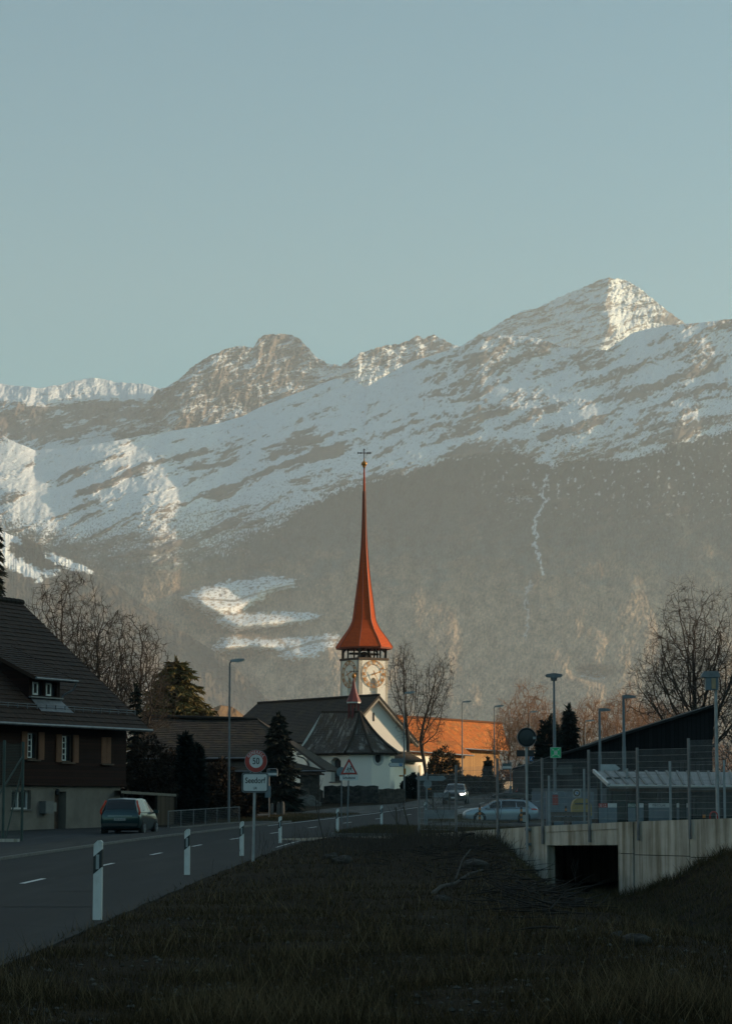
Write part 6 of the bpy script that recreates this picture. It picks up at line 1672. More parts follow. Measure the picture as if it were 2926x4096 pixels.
boards = [(598, 606.5, 'RED', 'U / Z'), (607.2, 616, 'W', ''), (627.5, 634.5, 'G', 'SPENGLER'), (638, 642.6, 'W', ''), (648, 668.6, 'W', 'PERSOLAK'), (676, 678.2, 'W', ''), (686, 689, 'W', '')]
mats = {'RED': M_SIGNR, 'W': M_SIGNW, 'G': mat_plain('faded_green', (.06, .15, .11), .6)}
blab = ['advertising board with red head strip behind the shelter', 'narrow board with white strip beside the red one', 'advertising board with green head strip', 'narrow pale strip board right of the green one', 'widest advertising board with long white lettered strip', 'slim white strip board right of the widest one', 'slim white strip board farthest right in the shelter']
for (u0_, u1_, kd, tx_), lab in zip(boards, blab):
    Y = 108.9; a, b_ = at(u0_, 822, Y), at(u1_, 803.3, Y); zh = at(u0_, 807.6, Y).z
    t = thing('advertising_board', lab, 'board', (a.x, Y, 0), 0, 'boards inside the shelter'); w_ = b_.x - a.x
    MB().bx(0, w_, 0, .04, .1, zh).build('panel', M_BLUEGREY, t); s_ = MB().bx(0, w_, 0, .04, zh + .004, b_.z).build('head_strip', mats[kd], t)
    if tx_: tx(tx_, .16, w_ / 2, (zh + b_.z) / 2, -.004, 'lettering', M_SIGNK if kd == 'W' else M_SIGNW, s_, .8 if len(tx_) > 6 and kd != 'G' else .5 if kd == 'G' else .8)
Y = 128.0
t = thing('club_panel', 'white panel with a round blue and gold emblem on the hall front', 'sign panel', at(576, 793, Y)); k = px(4.1, Y)
f = pl([(-k, -k * 1.1), (k, -k * 1.1), (k, k), (-k, k)], -.03, 0, 'panel', mat_plain('dull_white_panel', (.34, .36, .37), .6), t)
mb = MB(); ring_plate(mb, k * .55, k * .78, 0, 0, -.036, -.031); mb.build('dark_ring', M_SIGNK, f); mb = MB(); ring_plate(mb, k * .48, k * .545, 0, 0, -.036, -.031); ring_plate(mb, k * .785, k * .83, 0, 0, -.036, -.031); mb.build('gold_ring', M_YELLOW, f)
pl(disc(k * .475), -.035, -.031, 'emblem_ground', M_SIGNW, f); mb = MB()
for a0_ in (20, 110, 230, 310): mb.prism([(0, 0), (k * .42 * math.cos(R(a0_)), k * .42 * math.sin(R(a0_))), (k * .45 * math.cos(R(a0_ + 30)), k * .45 * math.sin(R(a0_ + 30))), (k * .36 * math.cos(R(a0_ + 60)), k * .36 * math.sin(R(a0_ + 60)))], -.039, -.036, lambda a, b_, q: Vector((a, q, b_)))
mb.build('emblem', M_SIGNB, f)
MB().bar((-k * .9, .02, -k), (-k * .9, .02, -2.2), .05).bar((k * .9, .02, -k), (k * .9, .02, -2.2), .05).build('leg', M_GALVD, t)
Y = 126.0; a, b_ = at(570.5, 823, Y), at(590, 798.5, Y); zc_ = at(580, 806, Y).z
t = thing('recycling_container', 'yellow domed recycling container with grey base behind the fence', 'recycling container', ((a.x + b_.x) / 2, Y, zgf(a.x, Y))); w_ = (b_.x - a.x) / 2; zz = zgf(a.x, Y)
pr = [(-w_, zc_ - zz - .5), (w_, zc_ - zz - .5), (w_, zc_ - zz), (w_ * .8, b_.z - zz - .12), (w_ * .45, b_.z - zz), (-w_ * .45, b_.z - zz), (-w_ * .8, b_.z - zz - .12), (-w_, zc_ - zz)]
MB().prism(pr, -.5, .5, lambda p, q, d: Vector((p, d, q))).build('body', M_YELLOW, t); MB().bx(-w_ * .98, w_ * .98, -.52, .52, -.2, zc_ - zz - .505).build('base', M_BLUEGREY, t); MB().bx(-w_ * .7, w_ * .7, -.515, -.503, zc_ - zz + .08, zc_ - zz + .16).build('slot', M_SIGNK, t)
Y = 132.0; a, b_ = at(551.6, 805, Y), at(557.4, 792.2, Y)
t = thing('clothes_bank', 'grey clothes bank with a red front panel behind the double headed mast', 'container', ((a.x + b_.x) / 2, Y, zgf(a.x, Y))); zz = zgf(a.x, Y)
MB().bx(-.45, .45, 0, .8, -.1, b_.z - zz + .05).build('body', M_BLUEGREY, t); f = MB().bx(-.16, .16, -.012, -.003, a.z - zz, b_.z - zz - .14).build('red_panel', M_SIGNR, t); tx('TEXAID', .13, 0, b_.z - zz - .06, -.006, 'lettering', M_SIGNW, f, .6)
# bench-like timber barrier
Y = 120.0; t = thing('timber_barrier', 'low weathered timber barrier behind the rear mesh fence', 'barrier', (0, 0, 0))
a, b_ = at(550, 818, Y), at(590, 818, Y)
for v in (814, 819): z = at(560, v, Y).z; MB().bx(a.x, b_.x, Y - .04, Y + .04, z - .1, z + .1).build('rail', M_WOODPOST, t)
for k_ in (.05, .5, .95): x = a.x + (b_.x - a.x) * k_; MB().bx(x - .06, x + .06, Y + .045, Y + .16, -.1, at(560, 812.5, Y).z).build('post', M_WOODPOST, t)
# striped bollards
bl0 = None
for u, vt, Y, lab in ((479, 805.8, 146, 'striped orange and black bollard before the silver car bonnet'), (520.5, 807.2, 146, 'striped orange and black bollard at the silver car rear door'), (565, 806.5, 150, 'striped bollard left of the yellow recycling container'),
                   (612.2, 808.5, 116, 'striped bollard at the left end of the shelter'), (657.2, 809.4, 113, 'striped bollard before the widest advertising board'), (702.8, 811.6, 108, 'striped bollard left of the box lamp post')):
    p = at(u, vt, Y); g = ground_at(u, Y); t = thing('bollard', lab, 'bollard', g, 0, 'orange and black striped bollards'); h = p.z - g.z
    MB().tube((0, 0, -.2), (0, 0, h), .065, n=10).lathe([(.065, h), (.05, h + .04), (.01, h + .055)], 10).build('post', M_SIGNK, t)
    for k_ in range(3): MB().tube((0, 0, h * (.2 + .27 * k_)), (0, 0, h * (.34 + .27 * k_)), .068, n=10, cap=False).build('orange_band', M_ORANGE, t)
Y = 103; a, b_ = at(709.2, 821, Y), at(716.4, 812, Y); zz = zgf(a.x, Y) 
tag(MB().path([(a.x, Y, zz), (a.x, Y, b_.z - .1), (a.x + .08, Y, b_.z), (b_.x - .08, Y, b_.z), (b_.x, Y, b_.z - .1), (b_.x, Y, zz)], .035).build('hoop_stand', M_SIGNR), 'red tubular hoop stand at the foot of the box lamp', 'hoop')
# little lorry-like shed pieces beyond the right fence
Y = 160; a, b_ = at(717, 806, Y), at(745, 798, Y)

# ------------------------------------------------------------------ cars
M_TYRE = mat_plain('tyre_rubber', (.012, .012, .012), .85)
M_RIM = mat_plain('alloy_rim', (.42, .43, .44), .35, metal=.7)
M_CARGLASS = mat_glass('car_glass', (.015, .018, .02))
M_TRIM = mat_plain('black_trim', (.012, .012, .013), .5)
M_TAIL = mat_plain('tail_light_red', (.62, .06, .02), .3, c2=(.5, .04, .015))
M_HEAD = mat_glass('head_lamp_glass', (.3, .32, .34))
def paint(name, c, rough=.28):
    m, n, l, b = new_mat(name); b.inputs['Base Color'].default_value = (*c, 1); b.inputs['Roughness'].default_value = rough; b.inputs['Metallic'].default_value = .45
    b.inputs['Coat Weight'].default_value = .6; b.inputs['Coat Roughness'].default_value = .08; return m
def make_car(name, label, loc, heading, st, wheels, wr, mat, side_win, wind, rear, lights, plate=None, tail=None, extra=None):
    """st: stations from tail (x=0) to nose: (x, z_sill, w_sill, z_mid, w_mid, z_belt, w_belt, z_top, w_top). Local +x is forward."""
    t = thing(name, label, 'car', loc, heading)
    S = np.array(st, float)
    def sec(x):
        return np.array([np.interp(x, S[:, 0], S[:, k]) for k in range(S.shape[1])])
    xs = sorted(set(list(S[:, 0]) + list(np.linspace(S[0, 0], S[-1, 0], 60))))
    mb = MB(); K = 12
    for x in xs:
        _, zs, ws, zm, wm, zb, wb, zt, wt_ = sec(x)
        half = [(0, zs), (ws * .9, zs), (ws, zs + .05), (wm, zm), (wm * .5 + wb * .5 + .015, (zm + zb) / 2 + .02), (wb, zb), (wt_, zt), (0, zt + .035)]
        ringp = half + [(-y, z) for y, z in half[-2:0:-1]]
        K = len(ringp); mb.v.extend([(x, y, z) for y, z in ringp])
    for i in range(len(xs) - 1):
        for k in range(K): a, b_ = i * K + k, i * K + (k + 1) % K; mb.f.append((a, b_, b_ + K, a + K))
    mb.f.append(tuple(range(K))); mb.f.append(tuple((len(xs) - 1) * K + k for k in range(K)))
    bo = mb.build('body', mat, t, smooth=True)
    md = bo.modifiers.new('edges', 'EDGE_SPLIT'); md.split_angle = R(38)
    def side_patch(x0, x1, h0, h1, off, sgn, name, mt, par, n_=14, slant0=0.0, slant1=0.0, lower=False):
        p = MB(); rows = []
        for h in np.linspace(h0, h1, 5):
            q = (h - h0) / (h1 - h0 + 1e-9); r_ = []
            for x in np.linspace(x0 + slant0 * q, x1 + slant1 * q, n_):
                _, zs, ws, zm, wm, zb, wb, zt, wt_ = sec(x)
                if lower: y, z = wm + (wb - wm) * h, zm + (zb - zm) * h
                else: y, z = wb + (wt_ - wb) * h, zb + (zt - zb) * h
                r_.append((x, sgn * (y + off), z))
            rows.append(r_)
        for r_ in rows: p.v.extend(r_)
        for i in range(4):
            for j in range(n_ - 1): a = i * n_ + j; p.f.append((a, a + 1, a + n_ + 1, a + n_))
        return p.build(name, mt, par, smooth=True)
    for sgn in (-1, 1):
        for (x0, x1, h0, h1, s0, s1) in side_win: side_patch(x0, x1, h0, h1, .008, sgn, 'side_window', M_CARGLASS, t, 14, s0, s1)
        xm0, xm1 = side_win[0][0] - .1, side_win[-1][1] + .1
        side_patch(xm0, xm1, -.02, .03, .012, sgn, 'belt_trim', M_TRIM, t, 20)
        for xd in (side_win[0][1] - .15, side_win[1][1] - .12 if len(side_win) > 1 else side_win[0][1] - .5):
            side_patch(xd - .13, xd + .07, .62, .72, .03, sgn, 'door_handle', mat, t, 4, lower=True)
        for xd in [w[1] + .03 for w in side_win[:2]]: side_patch(xd - .006, xd + .006, .0, 1.0, .004, sgn, 'door_seam', M_TRIM, t, 2, lower=True)
        # mirror
        xm = side_win[-1][1] - .25; _, zs, ws, zm, wm, zb, wb, zt, wt_ = sec(xm)
        MB().box((xm, sgn * (wb + .14), zb + .09), (.16, .22, .14)).box((xm, sgn * (wb + .03), zb + .05), (.06, .12, .05)).build('wing_mirror', mat if extra != 'blackmirror' else M_TRIM, t)
    def top_patch(x0, x1, f0, f1, name, mt, off=.012, n_=8):
        p = MB(); rows = []
        for x in np.linspace(x0, x1, n_):
            _, zs, ws, zm, wm, zb, wb, zt, wt_ = sec(x); fr = f0 + (f1 - f0) * (x - x0) / (x1 - x0)
            sl = 0
            e = .02; z2 = sec(min(x + e, S[-1, 0]))[7] - sec(max(x - e, 0))[7]; nx_ = -z2; nz_ = 2 * e; ln = math.hypot(nx_, nz_)
            rows.append([(x + off * nx_ / ln, wt_ * fr * y, zt + .035 * (1 - abs(y * fr)) + off * nz_ / ln) for y in np.linspace(-1, 1, 9)])
        for r_ in rows: p.v.extend(r_)
        for i in range(n_ - 1):
            for j in range(8): a = i * 9 + j; p.f.append((a, a + 1, a + 10, a + 9))
        return p.build(name, mt, t, smooth=True)
    if wind: top_patch(*wind, 'windscreen', M_CARGLASS)
    if rear: top_patch(*rear, 'rear_window', M_CARGLASS)
    for x in wheels:
        _, zs, ws, zm, wm, *_r = sec(x)
        for sgn in (-1, 1):
            yo = wm + .004
            MB().lathe([(wr + .065, -.012), (wr + .065, .006)], 28, (x, sgn * yo, wr + .02), Matrix.Rotation(R(90), 3, 'X')).build('wheel_arch', M_TRIM, t)
            w = thing('wheel_tmp', '', ''); bpy.data.objects.remove(w)
            ty = MB().lathe([(wr * .62, -.11), (wr * .93, -.11), (wr, -.07), (wr, .05), (wr * .95, .095), (wr * .68, .105), (wr * .62, .09)], 32, (x, sgn * (yo - .06), wr), Matrix.Rotation(R(90 * -sgn), 3, 'X')).build('wheel', M_TYRE, t, smooth=False)
            rm = MB()
            for k in range(7):
                a = 2 * math.pi * k / 7; d = Vector((math.cos(a), 0, math.sin(a))); c = Vector((x, sgn * (yo + .048), wr))
                rm.bar(c + d * .03, c + d * wr * .64, .06, .02)
            rm.lathe([(wr * .60, -.01), (wr * .68, -.01), (wr * .68, .012), (wr * .60, .012)], 28, (x, sgn * (yo + .046), wr), Matrix.Rotation(R(90), 3, 'X'))
            rm.lathe([(.06, -.012), (.06, .012)], 12, (x, sgn * (yo + .05), wr), Matrix.Rotation(R(90), 3, 'X'))
            rm.build('rim', M_RIM, ty)
    return t, sec, side_patch, top_patch
# station: x, zs, ws, zm, wm, zb, wb, zt, wt
VAN = [(0.0, .42, .74, .62, .80, .92, .80, .98, .70), (.05, .34, .80, .60, .87, .98, .84, 1.12, .70), (.20, .30, .84, .58, .91, 1.02, .86, 1.44, .66), (.36, .28, .86, .58, .915, 1.03, .87, 1.60, .64), (.7, .24, .86, .58, .915, 1.03, .88, 1.65, .63),
       (1.6, .22, .86, .58, .915, 1.02, .89, 1.66, .64), (2.4, .22, .86, .58, .915, 1.0, .89, 1.60, .64), (3.0, .22, .86, .58, .915, .98, .88, 1.40, .66), (3.65, .22, .86, .58, .91, .96, .86, 1.06, .78), (4.1, .24, .83, .56, .89, .86, .82, .92, .70), (4.36, .28, .76, .5, .80, .70, .74, .76, .6), (4.46, .36, .62, .48, .66, .58, .62, .62, .5)]
p = at(119.5, 835.4, 108.3); p.z = zgf(p.x, p.y) * 0 + .06
hd = R(90 - 6.5)
M_VANP = paint('teal_car_paint', (.006, .030, .036))
van, sec, sp_, tp2 = make_car('parked_car', 'dark teal people carrier parked beside the chalet house, seen from behind', p, hd, VAN, (.78, 3.52), .325, M_VANP,
    [(.42, 1.0, .1, .86, .02, .10), (1.06, 2.05, .1, .88, .02, .0), (2.12, 3.3, .1, .88, 0, -.55)], (2.65, 3.62, .9, .82), (.07, .33, .9, .9), None)
mb = MB(); q = [(-.005, .36, .42), (.0, .37, .62)]
for sgn in (-1, 1):
    mb = MB()
    for (x0, y0, z0), (x1, y1, z1) in zip([(.20, .80, .93), (.16, .84, 1.08), (.20, .80, 1.2), (.29, .715, 1.38)], [(.16, .84, 1.08), (.20, .80, 1.2), (.29, .715, 1.38), (.40, .66, 1.56)]):
        mb.bar((x0 - .10, sgn * (y0 + .045), z0), (x1 - .10, sgn * (y1 + .045), z1), .07, .06)
    mb.build('tail_light', M_TAIL, van)
pt = MB().box((-.012, 0, .74), (.03, .52, .12)).build('number_plate', mat_plain('dull_plate', (.26, .27, .27), .5), van)
mb = MB(); put_text(mb, 'UR 36 051', .09, lambda x, y: Vector((-.029, -x, .74 + y))); mb.build('lettering', M_SIGNK, pt)
MB().box((-.02, 0, .50), (.06, 1.60, .13)).build('rear_bumper', M_TRIM, van)
MB().box((.0, 0, .885), (.03, 1.1, .025)).build('boot_strip', M_RIM, van); MB().tube((1.2, -.3, 1.68), (.95, -.3, 1.98), .008, .004, 6).build('aerial', M_TRIM, van)

WAG = [(0.0, .36, .74, .56, .78, .84, .76, .90, .66), (.07, .30, .80, .56, .86, .92, .80, 1.0, .68), (.25, .26, .84, .56, .89, .95, .83, 1.16, .66), (.55, .23, .86, .56, .895, .95, .84, 1.38, .60), (.9, .21, .86, .56, .895, .94, .85, 1.44, .58),
       (1.7, .20, .86, .56, .895, .93, .86, 1.47, .58), (2.4, .20, .86, .56, .895, .91, .86, 1.44, .59), (2.8, .20, .86, .56, .895, .90, .86, 1.34, .62), (3.45, .20, .86, .56, .89, .89, .85, .99, .76), (3.7, .20, .86, .56, .89, .88, .84, .95, .74), (4.2, .22, .85, .54, .88, .82, .82, .87, .70), (4.5, .24, .78, .5, .82, .72, .76, .76, .6), (4.66, .30, .62, .46, .66, .6, .6, .63, .5)]
g = at(474.2, 823.6, 150)
p = at(537.2 - .6, 823.6, 150); 
M_SILVER = paint('silver_blue_paint', (.30, .37, .42), .3)
wag, sec, sp_, tp2 = make_car('estate_car', 'silver blue estate car with a black roof box behind the fence', p, R(180), [(x * .985, *r_) for x, *r_ in WAG], (.86, 3.58), .325, M_SILVER,
    [(.52, 1.28, .12, .84, .34, .08), (1.36, 2.22, .10, .86, .0, .0), (2.30, 3.3, .10, .86, 0, -.52)], (2.5, 3.4, .9, .86), (.10, .5, .86, .86), None)
for sgn in (-1, 1):
    sp_(.02, .42, .55, .95, .012, sgn, 'tail_light', M_TAIL, wag, 8, lower=True); sp_(4.05, 4.5, .6, 1.0, .012, sgn, 'headlight', M_HEAD, wag, 8, lower=True)
MB().box((-.005, 0, .60), (.03, .5, .11)).build('number_plate', M_SIGNW, wag); MB().box((.02, 0, 1.36), (.22, 1.05, .035)).build('spoiler', M_SILVER, wag)
rb = thing('roof_box', 'long black roof box strapped on the silver estate car', 'roof box', (p.x - 1.35, p.y, p.z + 1.50))
pr = [(-1.5, .16), (-1.35, .05), (.9, .05), (1.05, .14), (1.0, .26), (.4, .36), (-.7, .38), (-1.2, .30)]
mb = MB(); K = len(pr)
for y, k_ in ((-.42, .86), (-.36, 1), (.36, 1), (.42, .86)): mb.v.extend([(a * (1 if k_ == 1 else .96), y, .2 + (b_ - .2) * k_) for a, b_ in pr])
for i in range(3):
    for k_ in range(K): a, b_ = i * K + k_, i * K + (k_ + 1) % K; mb.f.append((a, b_, b_ + K, a + K))
mb.f.append(tuple(range(K))); mb.f.append(tuple(3 * K + k_ for k_ in range(K)))
mb.build('shell', mat_plain('roof_box_black', (.02, .022, .025), .35), rb); MB().bx(-.9, -.82, -.5, .5, -.02, .055).bx(.4, .48, -.5, .5, -.02, .055).build('crossbar', M_GALVD, rb)

SUV = [(0.0, .45, .76, .66, .82, .98, .80, 1.04, .70), (.15, .34, .84, .64, .92, 1.04, .85, 1.3, .68), (.4, .28, .88, .64, .94, 1.05, .88, 1.55, .64), (1.0, .26, .89, .64, .95, 1.05, .89, 1.64, .63), (2.2, .26, .89, .64, .95, 1.04, .90, 1.63, .64), (2.6, .26, .89, .64, .95, 1.03, .90, 1.54, .66),
       (3.3, .26, .89, .64, .945, 1.03, .89, 1.14, .80), (3.6, .26, .89, .64, .94, 1.02, .88, 1.09, .80), (4.2, .28, .86, .62, .92, .96, .86, 1.02, .78), (4.48, .30, .82, .58, .88, .86, .82, .93, .72), (4.6, .36, .72, .54, .78, .72, .74, .8, .62)]
p = at(453.5, 803.6, 194); 
hd = math.atan2(-1.0, -.10)
M_GREYP = paint('grey_car_paint', (.10, .115, .125), .3)
dv = Vector((math.cos(hd), math.sin(hd), 0)); base = p - dv * 4.6; base.z = float(zr(196)) + .0
suv, sec, sp_, tp2 = make_car('oncoming_car', 'dark grey off road car with one glowing headlight driving towards the camera', base, hd, SUV, (.85, 3.65), .37, M_GREYP,
    [(.5, 1.15, .1, .84, .15, .08), (1.22, 2.1, .1, .86, 0, 0), (2.18, 3.2, .1, .86, 0, -.5)], (2.45, 3.28, .92, .9), (.1, .38, .9, .9), None, extra='blackmirror')
M_LIT = mat_emit('lit_head_lamp', (1.0, .93, .8), 6.0)
for sgn in (-1, 1):
    sp_(4.15, 4.52, .62, 1.0, .014, sgn, 'headlight', M_LIT if sgn == 1 else M_HEAD, suv, 8, lower=True)
MB().box((4.585, .60, .80), (.05, .34, .14)).build('headlight', M_LIT, suv); MB().box((4.585, -.60, .80), (.05, .34, .14)).build('headlight', M_HEAD, suv)
MB().box((4.60, 0, .72), (.05, .95, .26)).build('grille', M_TRIM, suv); MB().box((4.60, 0, .46), (.06, 1.5, .16)).build('front_bumper', M_TRIM, suv); MB().box((4.632, 0, .52), (.012, .5, .11)).build('number_plate', M_SIGNW, suv)
# ================================================================== PLANTS
M_BARK = mat_plain('dark_bark', (.045, .036, .028), .95, c2=(.024, .02, .016), scale=5)
M_TWIG = mat_plain('dark_twigs', (.05, .038, .03), .95, c2=(.032, .026, .02), scale=5)
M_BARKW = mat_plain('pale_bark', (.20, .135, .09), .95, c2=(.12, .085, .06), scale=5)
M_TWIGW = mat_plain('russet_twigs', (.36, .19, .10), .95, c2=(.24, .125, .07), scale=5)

def tubes(name, segs, mat, parent=None, n=4, label=None):
    """All segments of one plant part as a single mesh of tapering prisms."""
    a = np.array([s[0] for s in segs], float); b_ = np.array([s[1] for s in segs], float)
    r0 = np.array([s[2] for s in segs]); r1 = np.array([s[3] for s in segs])
    d = b_ - a; d /= np.linalg.norm(d, axis=1, keepdims=True) + 1e-9
    ref = np.where(np.abs(d[:, 2:3]) > .9, np.array([[1., 0, 0]]), np.array([[0, 0, 1.]]))
    u = np.cross(d, ref); u /= np.linalg.norm(u, axis=1, keepdims=True) + 1e-9; w = np.cross(d, u)
    V = np.empty((len(a), 2 * n, 3))
    for k in range(n):
        t = 2 * math.pi * k / n; o = u * math.cos(t) + w * math.sin(t)
        V[:, k] = a + o * r0[:, None]; V[:, n + k] = b_ + o * r1[:, None]
    base = (np.arange(len(a)) * 2 * n)[:, None, None]
    q = np.array([[k, (k + 1) % n, n + (k + 1) % n, n + k] for k in range(n)])[None]
    return np_mesh(name, V.reshape(-1, 3), (base + q).reshape(-1, 4), mat, parent, smooth=True)

def grow_tree(seed, maxl=6, wander=.22, up=.10, fork=(2, 2), side=.55, ang=(30, 60), shrink=.74, trunk=.30, r0=.035, twist=0.0, n0=3, lead=False):
    rng = random.Random(seed); segs = []
    def rot(d, a, phi):
        ax = d.orthogonal().normalized(); ax = Matrix.Rotation(phi, 3, d) @ ax
        return (Matrix.Rotation(a, 3, ax) @ d).normalized()
    def grow(p, d, L, r, lvl):
        ns = 4 if lvl < 3 else 3
        st = L / ns
        for i in range(ns):
            d = (d + Vector((rng.uniform(-1, 1), rng.uniform(-1, 1), rng.uniform(-.6, .6))) * wander + Vector((0, 0, up))).normalized()
            q = p + d * st; ra, rb = r * (1 - .38 * i / ns), r * (1 - .38 * (i + 1) / ns)
            segs.append((tuple(p), tuple(q), ra, rb, lvl)); p = q
            if lvl >= 1 and lvl < maxl and i < ns - 1 and rng.random() < side:
                grow(p, rot(d, R(rng.uniform(*ang)), rng.uniform(0, 6.28)), L * shrink * rng.uniform(.6, .9), rb * .55, lvl + 1)
            if lead and lvl == 0 and i >= 1:
                for _ in range(3): grow(p, rot(d, R(rng.uniform(40, 62)), rng.uniform(0, 6.28)), L * .30 * (1.3 - i / ns) * rng.uniform(.7, 1.1), rb * .4, 2)
        if lvl < maxl:
            k = n0 if lvl == 0 else rng.choice(fork)
            ph = rng.uniform(0, 6.28)
            for j in range(k):
                grow(p, rot(d, R(rng.uniform(ang[0] * .55, ang[1] * .75)), ph + j * 6.28 / k + rng.uniform(-.5, .5)), L * shrink * rng.uniform(.8, 1.1), r * .62 * .82, lvl + 1)
    grow(Vector((0, 0, 0)), Vector((0, 0, 1)), trunk, r0, 0)
    return segs

def bare_tree(name, label, cat, loc, H, spread, seed, barks, group=None, rmin=.009, thick=1.0, **kw):
    segs = grow_tree(seed, **kw)
    P = np.array([s[1] for s in segs]); zmax = P[:, 2].max(); sp = np.percentile(np.hypot(P[:, 0], P[:, 1]), 97)
    sz, sx = H / zmax, spread / sp
    S = Vector((sx, sx, sz)); k = (sz * .7 + sx * .3) * thick
    mul = lambda p: (p[0] * sx, p[1] * sx, p[2] * sz)
    out = [(mul(a), mul(b_), max(r * k, rmin), max(q * k, rmin * .8), l) for a, b_, r, q, l in segs]
    t = thing(name, label, cat, loc, 0, group)
    tk = [s for s in out if s[4] <= 1]; tk[0] = ((0, 0, -.5),) + tk[0][1:]
    tubes('trunk', tk, barks[0], t, 7); tubes('crown', [s for s in out if s[4] > 1], barks[1], t, 3)
    return t

def tree_at(u, vt, Y, half_px, *a, base=None, **kw):
    g = ground_at(u, Y); H = at(u, vt, Y).z - g.z
    return (g, H, px(half_px, Y))

def crown_tree(name, label, loc, H, spread, seed, barks, group=None, low=.25, n_att=900, step=.28, noise=.25, trop=.05, rmin=.011, expo=2.25, trunk_r=None, shape=1.0, lean=(0, 0), twigs=2, twig_l=.5, nlead=1, droop=0.0, flat=.0):
    """Bare tree whose limbs grow towards points spread through the crown's own envelope, so that twigs fill it evenly."""
    rng = np.random.RandomState(seed)
    cz, rz = H * (low + 1) / 2, H * (1 - low) / 2
    A = rng.normal(size=(n_att * 2, 3)); A /= np.linalg.norm(A, axis=1, keepdims=True)
    A *= (rng.rand(len(A), 1) ** .42)
    lob = 1 + .22 * np.sin(A[:, :1] * 4.3 + seed) * np.cos(A[:, 1:2] * 3.7 + seed * 2) + .12 * np.sin(A[:, 2:3] * 6 + seed)
    A = A * lob
    wz = np.clip(1 - A[:, 2] * .5 * (shape - 1), .3, 2)
    A = np.c_[A[:, 0] * spread * wz + lean[0] * (A[:, 2] + 1), A[:, 1] * spread * wz + lean[1], cz + A[:, 2] * rz][:n_att]
    pos = [np.array([0, 0, -.3])]; par = [-1]
    th = H * (low + .06); k = max(3, int(th / step)); d0 = np.array([rng.normal() * .06, rng.normal() * .06, 1.0])
    for i in range(k):
        d0 = d0 + rng.normal(size=3) * .05 * (1 + noise); d0[2] = 1; pos.append(pos[-1] + d0 / np.linalg.norm(d0) * th / k); par.append(len(pos) - 2)
    near = np.full(len(A), 0); nd = np.full(len(A), 1e9)
    for i, p in enumerate(pos):
        d = np.linalg.norm(A - p, axis=1); m_ = d < nd; nd[m_] = d[m_]; near[m_] = i
    alive = np.ones(len(A), bool); stall = np.zeros(len(A), int)
    infl = max(spread, rz) * 1.1
    for it in range(int(3.2 * max(rz * 2, spread) / step)):
        ok = alive & (nd < infl)
        if not ok.any(): break
        P = np.array(pos); acc = {}
        ids = near[ok]; v = A[ok] - P[ids]; v /= np.linalg.norm(v, axis=1, keepdims=True) + 1e-9
        un, inv = np.unique(ids, return_inverse=True); S_ = np.zeros((len(un), 3)); np.add.at(S_, inv, v)
        S_ /= np.linalg.norm(S_, axis=1, keepdims=True) + 1e-9
        S_ = S_ + rng.normal(size=S_.shape) * (noise + .03) + np.array([0, 0, trop])
        S_ /= np.linalg.norm(S_, axis=1, keepdims=True)
        new = P[un] + S_ * step; base = len(pos)
        pos.extend(list(new)); par.extend(list(un))
        D = np.linalg.norm(A[:, None] - new[None], axis=2); j = D.argmin(1); dm = D[np.arange(len(A)), j]
        stall = np.where(ok & (dm > nd - step * .05), stall + 1, 0); alive &= stall < 7
        m_ = dm < nd; nd[m_] = dm[m_]; near[m_] = base + j[m_]
        alive &= nd > step * .9
        if len(pos) > 9000: break
        infl = max(infl * .97, step * 6)
    n_ = len(pos); ch = np.zeros(n_); par = np.array(par); P = np.array(pos)
    acc = np.zeros(n_); kids = np.zeros(n_, int); np.add.at(kids, par[1:], 1)
    rad = np.zeros(n_)
    for i in range(n_ - 1, 0, -1):
        rad[i] = max(rmin, acc[i] ** (1 / expo)) if kids[i] else rmin
        acc[par[i]] += rad[i] ** expo
    rad[0] = acc[0] ** (1 / expo)
    if trunk_r:
        f = trunk_r / rad[0]; rad = np.maximum(rmin, rad * f) if f < 1 else rmin + (rad - rmin) * f
    big = rad[0] * .42
    P[0] = [0, 0, -.4]
    tk, cr = [], []
    for i in range(1, n_): (tk if rad[i] > big else cr).append((P[par[i]], P[i], min(rad[par[i]], rad[i] * 1.35), rad[i]))
    for i in range(1, n_):
        if kids[i] == 0 or (kids[i] == 1 and rad[i] < rmin * 2.2 and rng.rand() < .45):
            d = P[i] - P[par[i]]; d /= np.linalg.norm(d) + 1e-9
            for _ in range(twigs):
                e = d + rng.normal(size=3) * .55 + np.array([0, 0, .15 - droop]); e /= np.linalg.norm(e); L_ = twig_l * rng.uniform(.5, 1.3)
                q = P[i] + e * L_ * .5; e2 = e + rng.normal(size=3) * .3; q2 = q + e2 / np.linalg.norm(e2) * L_ * .5
                cr += [(P[i], q, rmin * .85, rmin * .7), (q, q2, rmin * .7, rmin * .5)]
    t = thing(name, label, 'tree', loc, 0, group)
    tubes('trunk', tk, barks[0], t, 7); tubes('crown', cr, barks[1], t, 3)
    return t

